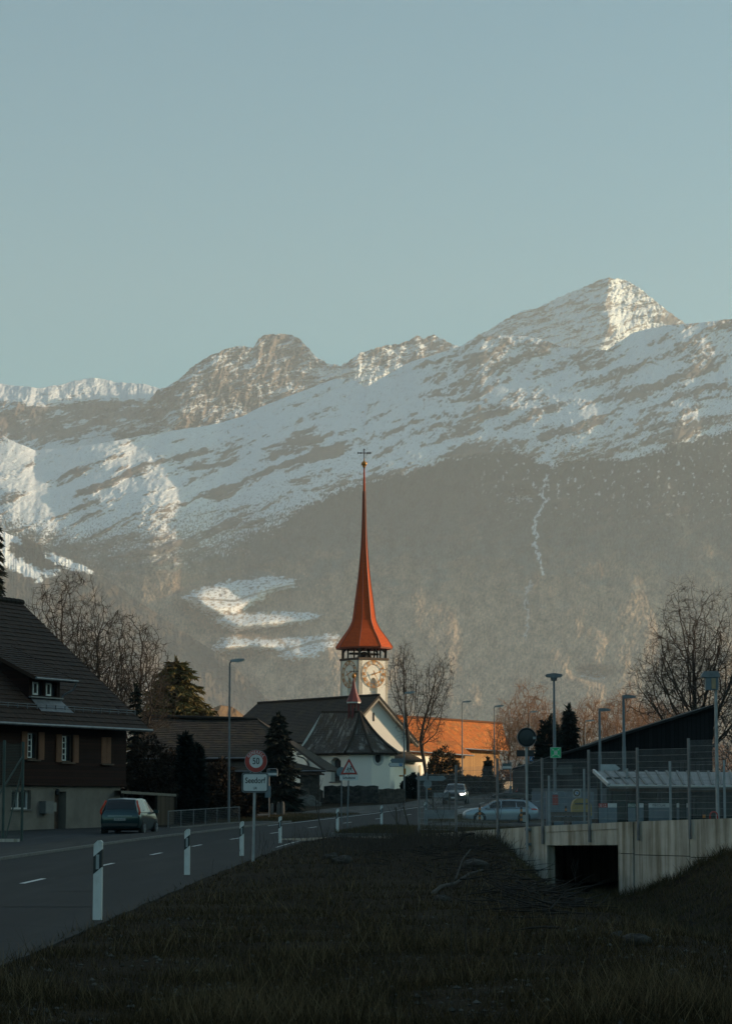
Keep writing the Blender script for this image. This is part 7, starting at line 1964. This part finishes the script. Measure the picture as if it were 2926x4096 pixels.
DARKB, WARMB = (M_BARK, M_TWIG), (M_BARKW, M_TWIGW)
M_TWIGB = mat_plain('brown_twigs', (.085, .056, .04), .95, c2=(.05, .036, .028), scale=5)
grpL = 'bare twisted trees behind the chalet roof'
for u, vt, Y, hp, seed, lab in ((60, 578, 152, 46, 21, 'largest bare twisted tree behind the chalet ridge'), (100, 610, 150, 36, 34, 'bare twisted tree in the middle behind the chalet roof slope'), (138, 624, 150, 34, 47, 'bare twisted tree on the right, next to the dark spruce'), (26, 618, 172, 22, 52, 'small pale bare tree peeping over the chalet ridge')):
    g, H, sp = tree_at(u, vt, Y, hp)
    crown_tree('bare_tree', lab, g, H, sp, seed, DARKB, grpL, low=.30, n_att=2200, step=.24, noise=.15, trop=.03, rmin=.0115, trunk_r=.20, twigs=3, twig_l=.5)
for u, vt, Y, hp, seed, lab in ((408, 638, 238, 16, 25, 'taller slim bare tree before the church gable'), (426, 650, 244, 18, 12, 'slim bare tree with forked stem, right one by the gable')):
    g, H, sp = tree_at(u, vt, Y, hp)
    crown_tree('slim_tree', lab, g, H, sp, seed, DARKB, 'slim bare trees before the church', low=.33, n_att=1000, step=.30, noise=.08, trop=.34, rmin=.012, trunk_r=.19, twigs=3, twig_l=.75, shape=1.1, lean=(.75 if u > 420 else -.35, 0))
g, H, sp = tree_at(700.5, 598, 196, 66)
crown_tree('large_bare_tree', 'huge spreading bare tree towering behind the black hall', g, H, sp, 15, (M_BARK, M_TWIGB), None, low=.20, n_att=3200, step=.32, noise=.10, trop=.12, rmin=.011, trunk_r=.42, twigs=4, twig_l=.9, shape=1.25)
g, H, sp = tree_at(742, 690, 188, 34)
crown_tree('bare_tree', 'dark low branching bare tree at the right edge behind the lamp', g, H, sp, 66, DARKB, None, low=.15, n_att=900, step=.30, noise=.4, trop=.0, rmin=.014, trunk_r=.2, twigs=2, twig_l=.5)
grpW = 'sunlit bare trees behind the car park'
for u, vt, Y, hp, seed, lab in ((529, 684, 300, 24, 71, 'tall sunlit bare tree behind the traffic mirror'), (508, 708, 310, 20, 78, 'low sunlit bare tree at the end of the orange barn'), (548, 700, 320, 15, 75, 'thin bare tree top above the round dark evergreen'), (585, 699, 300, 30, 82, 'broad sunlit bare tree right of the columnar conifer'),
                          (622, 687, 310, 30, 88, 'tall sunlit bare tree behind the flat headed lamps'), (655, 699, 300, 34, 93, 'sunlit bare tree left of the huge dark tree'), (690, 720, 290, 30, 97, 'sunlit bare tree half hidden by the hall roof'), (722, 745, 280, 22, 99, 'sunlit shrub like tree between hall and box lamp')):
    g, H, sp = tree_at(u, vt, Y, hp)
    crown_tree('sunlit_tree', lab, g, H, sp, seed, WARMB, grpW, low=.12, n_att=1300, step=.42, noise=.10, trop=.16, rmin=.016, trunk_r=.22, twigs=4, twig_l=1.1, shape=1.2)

# ---- conifers
def mat_needles(name, c, c2):
    m, n, l, b = new_mat(name); b.inputs['Roughness'].default_value = .9; b.inputs['Specular IOR Level'].default_value = .15
    v = coords(n, l); l.new(ramp(n, l, noise_tex(n, l, v, 1.4, 5), [(.35, c2), (.65, c)]), b.inputs['Base Color']); return m
M_NEED = mat_needles('dark_needles', (.030, .038, .026), (.014, .018, .014))
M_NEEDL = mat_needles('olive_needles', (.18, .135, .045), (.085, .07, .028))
M_NEEDB = mat_needles('blackish_needles', (.020, .027, .021), (.011, .014, .012))
def leaf_mesh(name, pts, size, mat, parent, rng, droop=.3, elong=2.2):
    """Leaf-sized triangles scattered at the given points (N,3) with per-point direction (N,3)."""
    p, d = pts; n_ = len(p)
    d = d / (np.linalg.norm(d, axis=1, keepdims=True) + 1e-9)
    rv = rng.normal(size=(n_, 3)); w = np.cross(d, rv); w /= np.linalg.norm(w, axis=1, keepdims=True) + 1e-9
    s = size * rng.uniform(.6, 1.3, (n_, 1))
    V = np.stack([p - w * s * .5, p + w * s * .5, p + d * s * elong + np.array([0, 0, -1.]) * s * droop], 1)
    return np_mesh(name, V.reshape(-1, 3), np.arange(3 * n_).reshape(-1, 3), mat, parent, smooth=False)
def conifer(name, label, loc, H, Rb, seed, mat, tiers=16, droop=.28, tip=.2, start=.08, per=9, leaf=.22, dens=46, shape=1.0, group=None, gap=0.15):
    rng = np.random.RandomState(seed); t = thing(name, label, 'conifer', loc, 0, group)
    tubes('trunk', [((0, 0, -.4), (0, 0, H * .5), H * .018, H * .011), ((0, 0, H * .5), (0, 0, H * .98), H * .011, .01)], M_BARK, t, 7)
    segs, P, D = [], [], []
    for i in range(tiers):
        f = start + (1 - start) * (i / tiers) ** .92; z = H * f
        rad = Rb * (1 - f) ** shape + tip * Rb * (1 - f) * .2 + .06
        k = max(4, int(per * (1 - f * .4)))
        for j in range(k):
            if rng.rand() < gap: continue
            a = 6.283 * (j + rng.uniform(-.35, .35)) / k + i * 1.7; L = rad * rng.uniform(.62, 1.12)
            el = rng.uniform(-.1, .35); dirv = np.array([math.cos(a), math.sin(a), 0.0]); N = 7
            prev = np.array([0, 0, z])
            for q in range(1, N + 1):
                s = q / N; cur = np.array([0, 0, z]) + dirv * L * s + np.array([0, 0, L * (el * s - droop * 1.6 * s * s + .35 * droop * s ** 4)])
                segs.append((tuple(prev), tuple(cur), .03 * (1 - s * .8) * H / 9, .03 * (1 - s) * H / 9 + .004))
                m_ = max(3, int(dens * L / Rb / N * (1.25 - .5 * s)) + 2)
                tt = rng.rand(m_, 1); pp = prev + (cur - prev) * tt
                side = np.array([-dirv[1], dirv[0], 0]); off = rng.normal(size=(m_, 1)) * (.13 + .16 * (1 - abs(2 * s - 1.0))) * L * .55
                pp = pp + side * off + np.c_[np.zeros((m_, 2)), -np.abs(rng.normal(size=m_)) * .10 * L * droop * 2]
                P.append(pp); D.append((cur - prev)[None] * .9 + side * np.sign(off) * .12 * L + rng.normal(size=(m_, 3)) * .05 * L); prev = cur
    P, D = np.concatenate(P), np.concatenate(D)
    top = rng.rand(50, 1); P = np.r_[P, np.c_[rng.normal(size=(50, 2)) * .05, H * (.88 + .13 * top)]]; D = np.r_[D, np.c_[rng.normal(size=(50, 2)) * .4, np.ones(50)]]
    tubes('branches', segs, M_BARK, t, 3)
    leaf_mesh('crown', (P, D), leaf, mat, t, rng)
    return t
def con_at(u, vt, Y, half_px, **kw):
    g = ground_at(u, Y); return g, at(u, vt, Y).z - g.z, px(half_px, Y)
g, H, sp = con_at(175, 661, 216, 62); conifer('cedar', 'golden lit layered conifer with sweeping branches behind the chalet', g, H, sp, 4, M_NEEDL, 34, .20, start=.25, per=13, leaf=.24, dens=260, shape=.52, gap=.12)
g, H, sp = con_at(134.5, 686, 146, 10); conifer('spruce', 'narrow dark spruce between bare trees and golden conifer', g, H, sp, 6, M_NEEDB, 18, .35, per=8, leaf=.17, dens=40)
g, H, sp = con_at(278, 713, 172, 25); conifer('dark_conifer', 'dense dark conifer standing before the church nave roof', g, H, sp, 8, M_NEEDB, 22, .2, start=.03, per=13, leaf=.17, dens=80, shape=.62, gap=.03)
g = ground_at(-9, 158); g.z = .8; H = at(0, 520, 158).z - g.z; conifer('spruce', 'tall spruce at the left edge with hanging boughs above the ridge', g, H, px(34, 158), 12, M_NEEDB, 26, .5, start=.3, per=7, leaf=.2, dens=60, shape=.7, gap=.1)
g, H, sp = con_at(568.5, 708, 176, 12); conifer('columnar_conifer', 'dark columnar conifer right of the tall mast', g, H, sp, 14, M_NEEDB, 22, .25, per=11, leaf=.2, dens=55, shape=.45, gap=.03)
def blob_leaves(name, label, cat, loc, blobs, n_, leaf, mat, seed, kind=None, group=None, core=True):
    """Evergreen shrub or hedge: leaves through the volume of several overlapping lobes, on a twiggy core."""
    rng = np.random.RandomState(seed); t = thing(name, label, cat, loc, 0, group)
    P, D = [], []
    vol = np.array([b_[3] * b_[4] * b_[5] for b_ in blobs]) ** .67; vol /= vol.sum()
    for b_, w in zip(blobs, vol):
        m_ = int(n_ * w); d = rng.normal(size=(m_, 3)); d /= np.linalg.norm(d, axis=1, keepdims=True)
        r_ = rng.uniform(.45, 1.06, (m_, 1)) ** .6 * (1 + .14 * np.sin(d[:, :1] * 7 + b_[0]) * np.cos(d[:, 2:3] * 6))
        P.append(np.array(b_[:3]) + d * r_ * np.array(b_[3:6])); D.append(d + rng.normal(size=(m_, 3)) * .6 + np.array([0, 0, .2]))
    P, D = np.concatenate(P), np.concatenate(D); k_ = P[:, 2] > -.1
    leaf_mesh('foliage', (P[k_], D[k_]), leaf, mat, t, rng, .1, 1.6)
    segs = []
    for b_ in blobs:
        for _ in range(14):
            e = rng.normal(size=3); e /= np.linalg.norm(e); segs.append(((b_[0] * .6, b_[1] * .6, -.05), tuple(np.array(b_[:3]) + e * np.array(b_[3:6]) * .9), .03, .008))
    tubes('stems', segs, M_BARK, t, 3)
    return t
Y = 174; g, H, sp = con_at(548.5, 720, Y, 14)
blob_leaves('evergreen_tree', 'round dark ivy clad evergreen left of the columnar conifer', 'tree', g, [(0, 0, H * .68, sp * .9, sp * .9, H * .34), (-.3, 0, H * .4, sp * 1.05, sp, H * .34), (.5, 0, H * .25, sp * 1.1, sp, H * .28)], 9000, .17, M_NEEDB, 3)
# hedges and garden shrubs
def hedge(label, u0_, u1_, v0_, Y, dep, n_, mat, seed, Y2=None, name='hedge'):
    a, b_ = ground_at(u0_, Y), ground_at(u1_, Y2 or Y); h = at((u0_ + u1_) / 2, v0_, Y).z - a.z; L_ = (b_ - a).length; c = (a + b_) / 2
    k = max(2, int(L_ / (dep * 1.2))); rg = random.Random(seed)
    t = blob_leaves(name, label, 'hedge', a, [((b_ - a).x * (i + .5) / k, (b_ - a).y * (i + .5) / k, h * .5, L_ / k * .72, dep * .5, h * rg.uniform(.5, .58)) for i in range(k)], n_, .13, mat, seed)
    return t
M_HEDGE = mat_needles('hedge_leaves', (.032, .034, .022), (.015, .017, .012)); M_HEDGEB = mat_needles('brown_hedge_leaves', (.070, .046, .028), (.035, .025, .018))
hedge('dark clipped hedge right of the chapel, behind the lamp with arrows', 404, 434, 776, 214, 2.2, 9000, M_NEEDB, 5)
hedge('long dark hedge along the road before the orange farmhouse', 444, 492, 776.5, 226, 1.6, 14000, M_HEDGEB, 6, 236)
g = ground_at(442, 292); blob_leaves('shrub', 'dark rounded shrub before the farmhouse timber wall', 'shrub', g, [(0, 0, 2.1, 1.7, 1.4, 2.3), (1.1, 0, 1.5, 1.2, 1.2, 1.6), (-1.0, .2, 1.5, 1.1, 1.1, 1.5)], 3500, .2, mat_needles('bronze_leaves', (.08, .06, .03), (.035, .028, .018)), 7)
for u, vt, Y, hp, lab in ((487.5, 759, 258, 5.5, 'small dark conical conifer behind the far lamp pole'), (519.5, 766, 268, 5, 'small conical conifer right of the bus stop sign')):
    g, H, sp = con_at(u, vt, Y, hp); conifer('garden_conifer', lab, g, H, sp, int(u), M_NEED, 12, .2, per=10, leaf=.2, dens=40, start=.03, shape=.6, gap=.02)
g = ground_at(503, 260); blob_leaves('shrub', 'rust brown rounded shrub by the far pale wall', 'shrub', g, [(0, 0, .9, 1.0, .8, 1.1), (.8, 0, .7, .7, .7, .8)], 1500, .16, mat_needles('rust_leaves', (.26, .12, .05), (.15, .07, .035)), 8)
for u, vt, hp, lab, sd_ in ((184.5, 735, 9.5, 'taller of two dark column cypresses behind the garden fence', 31), (196.5, 746, 7.5, 'shorter of two dark column cypresses behind the garden fence', 32)):
    g, H, sp = con_at(u, vt, 138, hp); conifer('cypress', lab, g, H, sp, sd_, M_NEEDB, 24, -.15, start=.03, per=12, leaf=.15, dens=48, shape=.38, gap=.02, group='column cypresses')
M_SHRUB = mat_needles('winter_shrub_leaves', (.040, .028, .018), (.02, .016, .012))
for u, vt, hp, Y, sd_, lab in ((146, 738, 22, 136, 41, 'tall brown winter shrub right behind the chalet corner'), (168, 752, 14, 142, 42, 'brown winter shrub left of the cypresses'), (218, 762, 17, 146, 43, 'brown winter shrub right of the cypresses'), (240, 785, 13, 150, 44, 'low dark shrub at the foot of the tall lamp'), (262, 790, 12, 172, 45, 'low dark shrub left of the stone stumps')):
    g, H, sp = con_at(u, vt, Y, hp); blob_leaves('winter_shrub', lab, 'shrub', g, [(0, 0, H * .6, sp, sp * .8, H * .42), (-sp * .5, 0, H * .35, sp * .8, sp * .7, H * .4), (sp * .5, .2, H * .35, sp * .8, sp * .7, H * .38)], 5200, .14, M_SHRUB, sd_, group='winter shrubs between chalet and barn')

# ---- foreground: saplings, brush, stones, grass
def sapling(label, u, v, Y, H, sp, seed, name='sapling', lvl=4, r0=.018, **kw):
    p = at(u, v, Y); p.z = zgf(p.x, p.y)
    return bare_tree(name, label, 'sapling', p, H, sp, seed, DARKB, None, rmin=.0035, maxl=lvl, trunk=.9, n0=2, wander=.12, up=.1, side=.5, shrink=.62, ang=(18, 42), r0=r0, **kw)
sapling('thin bare sapling on the verge between town sign and school sign', 324, 862, 62, 2.05, .55, 3)
sapling('tall thin bare stem rising from the near meadow, left one', 450.3, 955, 25.5, 1.35, .10, 5, lvl=2, r0=.010)
sapling('tall thin forked stem rising from the near meadow, right one', 466, 958, 25.5, 1.45, .16, 8, lvl=2, r0=.011)
sapling('wispy bare sapling in front of the culvert opening', 577, 905, 62, 1.6, .22, 13, lvl=3, r0=.012)
sapling('thin bare shoot on the right bank near the concrete wall', 690, 905, 60, 1.5, .3, 17, lvl=3, r0=.012)
sapling('thin bare shrub shoots behind the brush, left of the fence', 398, 858, 66, 1.7, .5, 19, lvl=4, r0=.012)
sapling('thin bare shoots before the left fence posts', 440, 850, 70, 1.9, .6, 23, lvl=4, r0=.012)
sapling('thin bare shoots below the traffic mirror', 500, 868, 66, 1.9, .6, 29, lvl=4, r0=.012)
rg = random.Random(5); segs = []
for i in range(760):
    u = rg.gauss(540, 26) if i < 400 else rg.gauss(470, 34); v = rg.gauss(890, 9) if i < 400 else rg.gauss(862, 7); Y = F * 1.65 / (v - 800) * rg.uniform(.9, 1.0); Y = min(max(Y, 30), 72)
    p = at(u, v, Y); z = zgf(p.x, p.y) + abs(rg.gauss(0, .07)) * (1.0 if i < 400 else .7); a = rg.gauss(0, .8) + (0 if rg.random() < .5 else math.pi); L_ = rg.uniform(.25, .85); el = rg.gauss(.03, .13)
    d = Vector((math.cos(a) * math.cos(el), math.sin(a) * math.cos(el) * .8, math.sin(el))); q = Vector((p.x, p.y, z)); r_ = rg.uniform(.006, .02)
    for k in range(4):
        d = (d + Vector((rg.uniform(-.2, .2), rg.uniform(-.2, .2), rg.uniform(-.15, .12)))).normalized(); e = q + d * L_ / 4; segs.append((tuple(q), tuple(e), r_ * (1 - k * .2), r_ * (1 - (k + 1) * .2) + .001)); q = e
M_DEAD = mat_plain('dead_wood', (.021, .015, .011), .95, c2=(.011, .009, .007), scale=4)
o = tubes('brush_heap', segs, M_DEAD, None, 4); o['kind'] = 'stuff'; o['label'] = 'tangled heap of cut branches on the ditch bank'; o['category'] = 'brush heap'
rg = random.Random(9); segs = []
for i in range(1700):
    u = rg.gauss(410, 55); v = rg.gauss(858, 8); Y = min(max(F * 1.65 / (v - 800), 45), 80); p = at(u, v, Y); z = zgf(p.x, p.y); q = Vector((p.x, p.y, z)); d = Vector((rg.gauss(0, .35), rg.gauss(0, .3), 1)).normalized(); L_ = rg.uniform(.2, .8)
    for k in range(3): d = (d + Vector((rg.uniform(-.2, .2), rg.uniform(-.2, .2), 0))).normalized(); e = q + d * L_ / 3; segs.append((tuple(q), tuple(e), .005, .0035)); q = e
o = tubes('bramble_thicket', segs, M_TWIG, None, 3); o['kind'] = 'stuff'; o['label'] = 'thin dark bramble thicket on the meadow before the path'; o['category'] = 'brambles'
def branch(name, label, pts, r0, r1, subs=()):
    segs = []
    P = [Vector(p) for p in pts]
    for i, (a, b_) in enumerate(zip(P[:-1], P[1:])): segs.append((tuple(a), tuple(b_), r0 + (r1 - r0) * i / (len(P) - 1), r0 + (r1 - r0) * (i + 1) / (len(P) - 1)))
    for s in subs:
        Q = [Vector(p) for p in s]
        for i, (a, b_) in enumerate(zip(Q[:-1], Q[1:])): segs.append((tuple(a), tuple(b_), r1 * 1.1 * (1 - .3 * i), r1 * .7))
    return tag(tubes(name, segs, M_DEAD, None, 7), label, 'dead wood')
Y = 64
branch('dead_branch', 'crooked dead branch standing up from the brush below the fence', [at(u, v, Y) for u, v in ((455, 858), (455.5, 848), (458, 842), (463, 836), (468, 834), (474, 833.5))], .07, .025, [[at(463, 836, Y), at(461.8, 832, Y), at(461.5, 830, Y)]])
branch('root_stump', 'upturned dark root stump in the brush on the meadow', [at(u, v, 60) for u, v in ((428, 866), (427, 857), (429, 850), (432, 846), (431, 844))], .16, .03, [[at(428, 858, 60), at(421, 853, 60), at(418, 849, 60)], [at(428, 856, 60), at(435, 853, 60), at(440, 850, 60)], [at(427, 855, 60), at(422, 847, 60), at(419, 846, 60)], [at(430, 860, 60), at(441, 858, 60), at(449, 852, 60), at(452, 846, 60)]])
Yf = lambda v: F * 1.65 / (v - 800)
def gp(u, v, dz=.0):
    p = at(u, v, Yf(v)); return Vector((p.x, p.y, zgf(p.x, p.y) + dz))
branch('fallen_log', 'long fallen branch lying on the meadow left of the heap', [gp(430, 893, .0), gp(440, 889, .05), gp(455, 884, .07), gp(468, 880, .10), gp(482, 878, .12)], .045, .02, [[gp(455, 884, .14), gp(462, 880, .4), gp(470, 876, .5)]])
M_ROCKD = mat_plain('field_stone', (.042, .037, .031), .95, c2=(.016, .014, .012), scale=7, bmp=.6)
for i, (u, v, r_, lab) in enumerate(((330, 867, .22, 'grey field stone, left of a pair on the meadow by the brambles'), (341.5, 870, .26, 'grey field stone, right of a pair on the meadow by the brambles'), (474, 874, .30, 'big pale boulder beside the brush heap'), (440, 899, .16, 'small pale stone below the fallen log'),
                                    (637, 945, .16, 'rounded pale stone on the ditch floor'), (617, 939, .13, 'dark rounded stone touching the pale one on the ditch floor'), (673, 973, .12, 'small flat stone near the lower right corner'), (552, 902, .13, 'small stone at the edge of the brush heap'), (700, 902, .18, 'angular stone on the right bank'), (655, 930, .1, 'small stone on the right bank slope'))):
    p = gp(u, v); boulder('field_stone', p + Z3(r_ * .08), (r_ * .9, r_ * .8, r_ * .6), lab, M_ROCKD, 20 + i, 'stones on the meadow and ditch', 'stone')
# grass blades, and gravel near the viewpoint
def blades(name, n_, seed, vlo, vhi, hlo, hhi, colors, ulo=-40, uhi=770, width=.006, mask=None):
    rng = np.random.RandomState(seed); v = vlo + (vhi - vlo) * rng.rand(n_) ** .8; u = rng.uniform(ulo, uhi, n_)
    Yv = F * 1.65 / (v - 800) * rng.uniform(.93, 1.07, n_); X = (u - U0) / F / 1.007 * Yv
    ok = (X > xr(Yv) + 3.12 + .5 * rng.rand(n_) ** .7) & (Yv < 95)
    d = (X - W0.x) * WN.x + (Yv - W0.y) * WN.y; ok &= d > .12
    cl = fbm(X / 1.6, Yv / 1.6, 4, 77); ok &= rng.rand(n_) < np.clip((.55 if hhi < .2 else .12) + cl * (1.3 if hhi < .2 else 2.2), .02, 1)
    X, Yv, cl = X[ok], Yv[ok], cl[ok]; m_ = len(X); Z = zg(X, Yv) - .01
    h = rng.uniform(hlo, hhi, m_) * (1 + .5 * cl) ; a = rng.uniform(0, 6.283, m_); ln = rng.normal(0, .45, (m_, 2)) * h[:, None]
    w = width * (.7 + .6 * rng.rand(m_)) * np.clip(Yv / 28, .8, 2.6); ca, sa = np.cos(a) * w, np.sin(a) * w
    V = np.stack([np.c_[X - ca, Yv - sa, Z], np.c_[X + ca, Yv + sa, Z], np.c_[X + ln[:, 0], Yv + ln[:, 1], Z + h]], 1)
    C0 = np.array(colors); c = C0[rng.randint(0, len(C0), m_)] * rng.uniform(.7, 1.3, (m_, 1)); c = np.repeat(c, 3, 0)
    o = np_mesh(name, V.reshape(-1, 3), np.arange(3 * m_).reshape(-1, 3), M_MOUNT_G, smooth=False, color=c); o['kind'] = 'stuff'; return o
m, n, l, b = new_mat('grass_blades'); b.inputs['Roughness'].default_value = .9; b.inputs['Specular IOR Level'].default_value = .1
an = n.new('ShaderNodeAttribute'); an.attribute_name = 'albedo'; l.new(an.outputs['Color'], b.inputs['Base Color']); M_MOUNT_G = m
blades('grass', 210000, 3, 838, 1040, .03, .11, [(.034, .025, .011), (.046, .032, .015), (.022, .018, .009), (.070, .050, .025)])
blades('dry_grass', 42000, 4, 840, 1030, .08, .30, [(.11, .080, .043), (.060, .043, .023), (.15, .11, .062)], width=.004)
rng = np.random.RandomState(8); n_ = 2600
v = 915 + 120 * rng.rand(n_); u = rng.uniform(-40, 770, n_); Yv = F * 1.65 / (v - 800); X = (u - U0) / F * Yv; ok = X > xr(Yv) + 3.5
X, Yv = X[ok], Yv[ok]; n_ = len(X); Zv = zg(X, Yv); r_ = .008 + .03 * rng.rand(n_) ** 3
oc = np.array([[1, 0, 0], [-1, 0, 0], [0, 1, 0], [0, -1, 0], [0, 0, .7], [0, 0, -.7]], float); tr_ = np.array([[0, 2, 4], [2, 1, 4], [1, 3, 4], [3, 0, 4], [2, 0, 5], [1, 2, 5], [3, 1, 5], [0, 3, 5]])
V = np.c_[X, Yv, Zv + r_ * .3][:, None] + oc[None] * r_[:, None, None] * rng.uniform(.6, 1.3, (n_, 6, 1)); Ft = (np.arange(n_) * 6)[:, None, None] + tr_[None]
c = np.repeat(np.array([[.07, .068, .062]]) * rng.uniform(.45, 1.5, (n_, 1)), 6, 0)
o = np_mesh('gravel', V.reshape(-1, 3), Ft.reshape(-1, 3), M_MOUNT_G, smooth=False, color=c); o['kind'] = 'stuff'
# grass on the kerbed island and the left lawn
def lawn(name, pts_fn, n_, seed, h0, h1):
    rng = np.random.RandomState(seed); X, Yv = pts_fn(rng, n_); Z = np.maximum(zg(X, Yv), 0) ; Z = pts_fn.z(X, Yv) if hasattr(pts_fn, 'z') else Z
    h = rng.uniform(h0, h1, len(X)); a = rng.uniform(0, 6.28, len(X)); w = .012; ln = rng.normal(0, .4, (len(X), 2)) * h[:, None]
    V = np.stack([np.c_[X - np.cos(a) * w, Yv - np.sin(a) * w, Z], np.c_[X + np.cos(a) * w, Yv + np.sin(a) * w, Z], np.c_[X + ln[:, 0], Yv + ln[:, 1], Z + h]], 1)
    c = np.repeat(np.array([(.075, .058, .028), (.05, .045, .022), (.095, .07, .04)])[rng.randint(0, 3, len(X))], 3, 0)
    o = np_mesh(name, V.reshape(-1, 3), np.arange(3 * len(X)).reshape(-1, 3), M_MOUNT_G, smooth=False, color=c); o['kind'] = 'stuff'
def isl(rng, n_):
    y = rng.uniform(104.2, 120.8, n_); e = np.interp(y, _yy, _xs) + 3.5; x = e + (9 - e) * rng.rand(n_); return x, y
isl.z = lambda X, Yv: zr(Yv) + .13 - (X - xr(Yv) - 3.4) / 8 * (.04 + .4 * zr(Yv))
lawn('island_grass', isl, 26000, 5, .05, .22)
def lft(rng, n_):
    y = rng.uniform(139, 165, n_); x = xr(y) - 3.6 - 5 * rng.rand(n_); return x, y
lawn('verge_grass', lft, 9000, 6, .05, .2)
def crn(rng, n_):
    y = rng.uniform(141, 162, n_); x = xr(y) + 3.5 + rng.rand(n_) * 4.5; return x, y
lawn('corner_grass', crn, 9000, 7, .05, .18)

def bank(rng, n_):
    x = rng.uniform(3.5, 15, n_); y = rng.uniform(48, 84, n_)
    d = (x - W0.x) * WN.x + (y - W0.y) * WN.y; k = d > .1 + 0 * x
    cl = fbm(x / 1.3, y / 1.3, 4, 79); k &= rng.rand(n_) < np.clip(.55 + 1.5 * cl, .05, 1)
    return x[k], y[k]
bank.z = lambda X, Yv: zg(X, Yv) - .01
lawn('bank_grass', bank, 60000, 9, .05, .20)
def wallfoot(rng, n_):
    s_ = rng.uniform(-6, 16, n_); d = np.abs(rng.normal(0, .22, n_)) + .12
    k = rng.rand(n_) < np.clip(.5 + 1.6 * fbm(s_ / .9, s_ * 0, 4, 83), .04, 1); s_, d = s_[k], d[k]
    return W0.x + WD.x * s_ + WN.x * d, W0.y + WD.y * s_ + WN.y * d
wallfoot.z = bank.z
lawn('wall_foot_grass', wallfoot, 9000, 10, .12, .42)
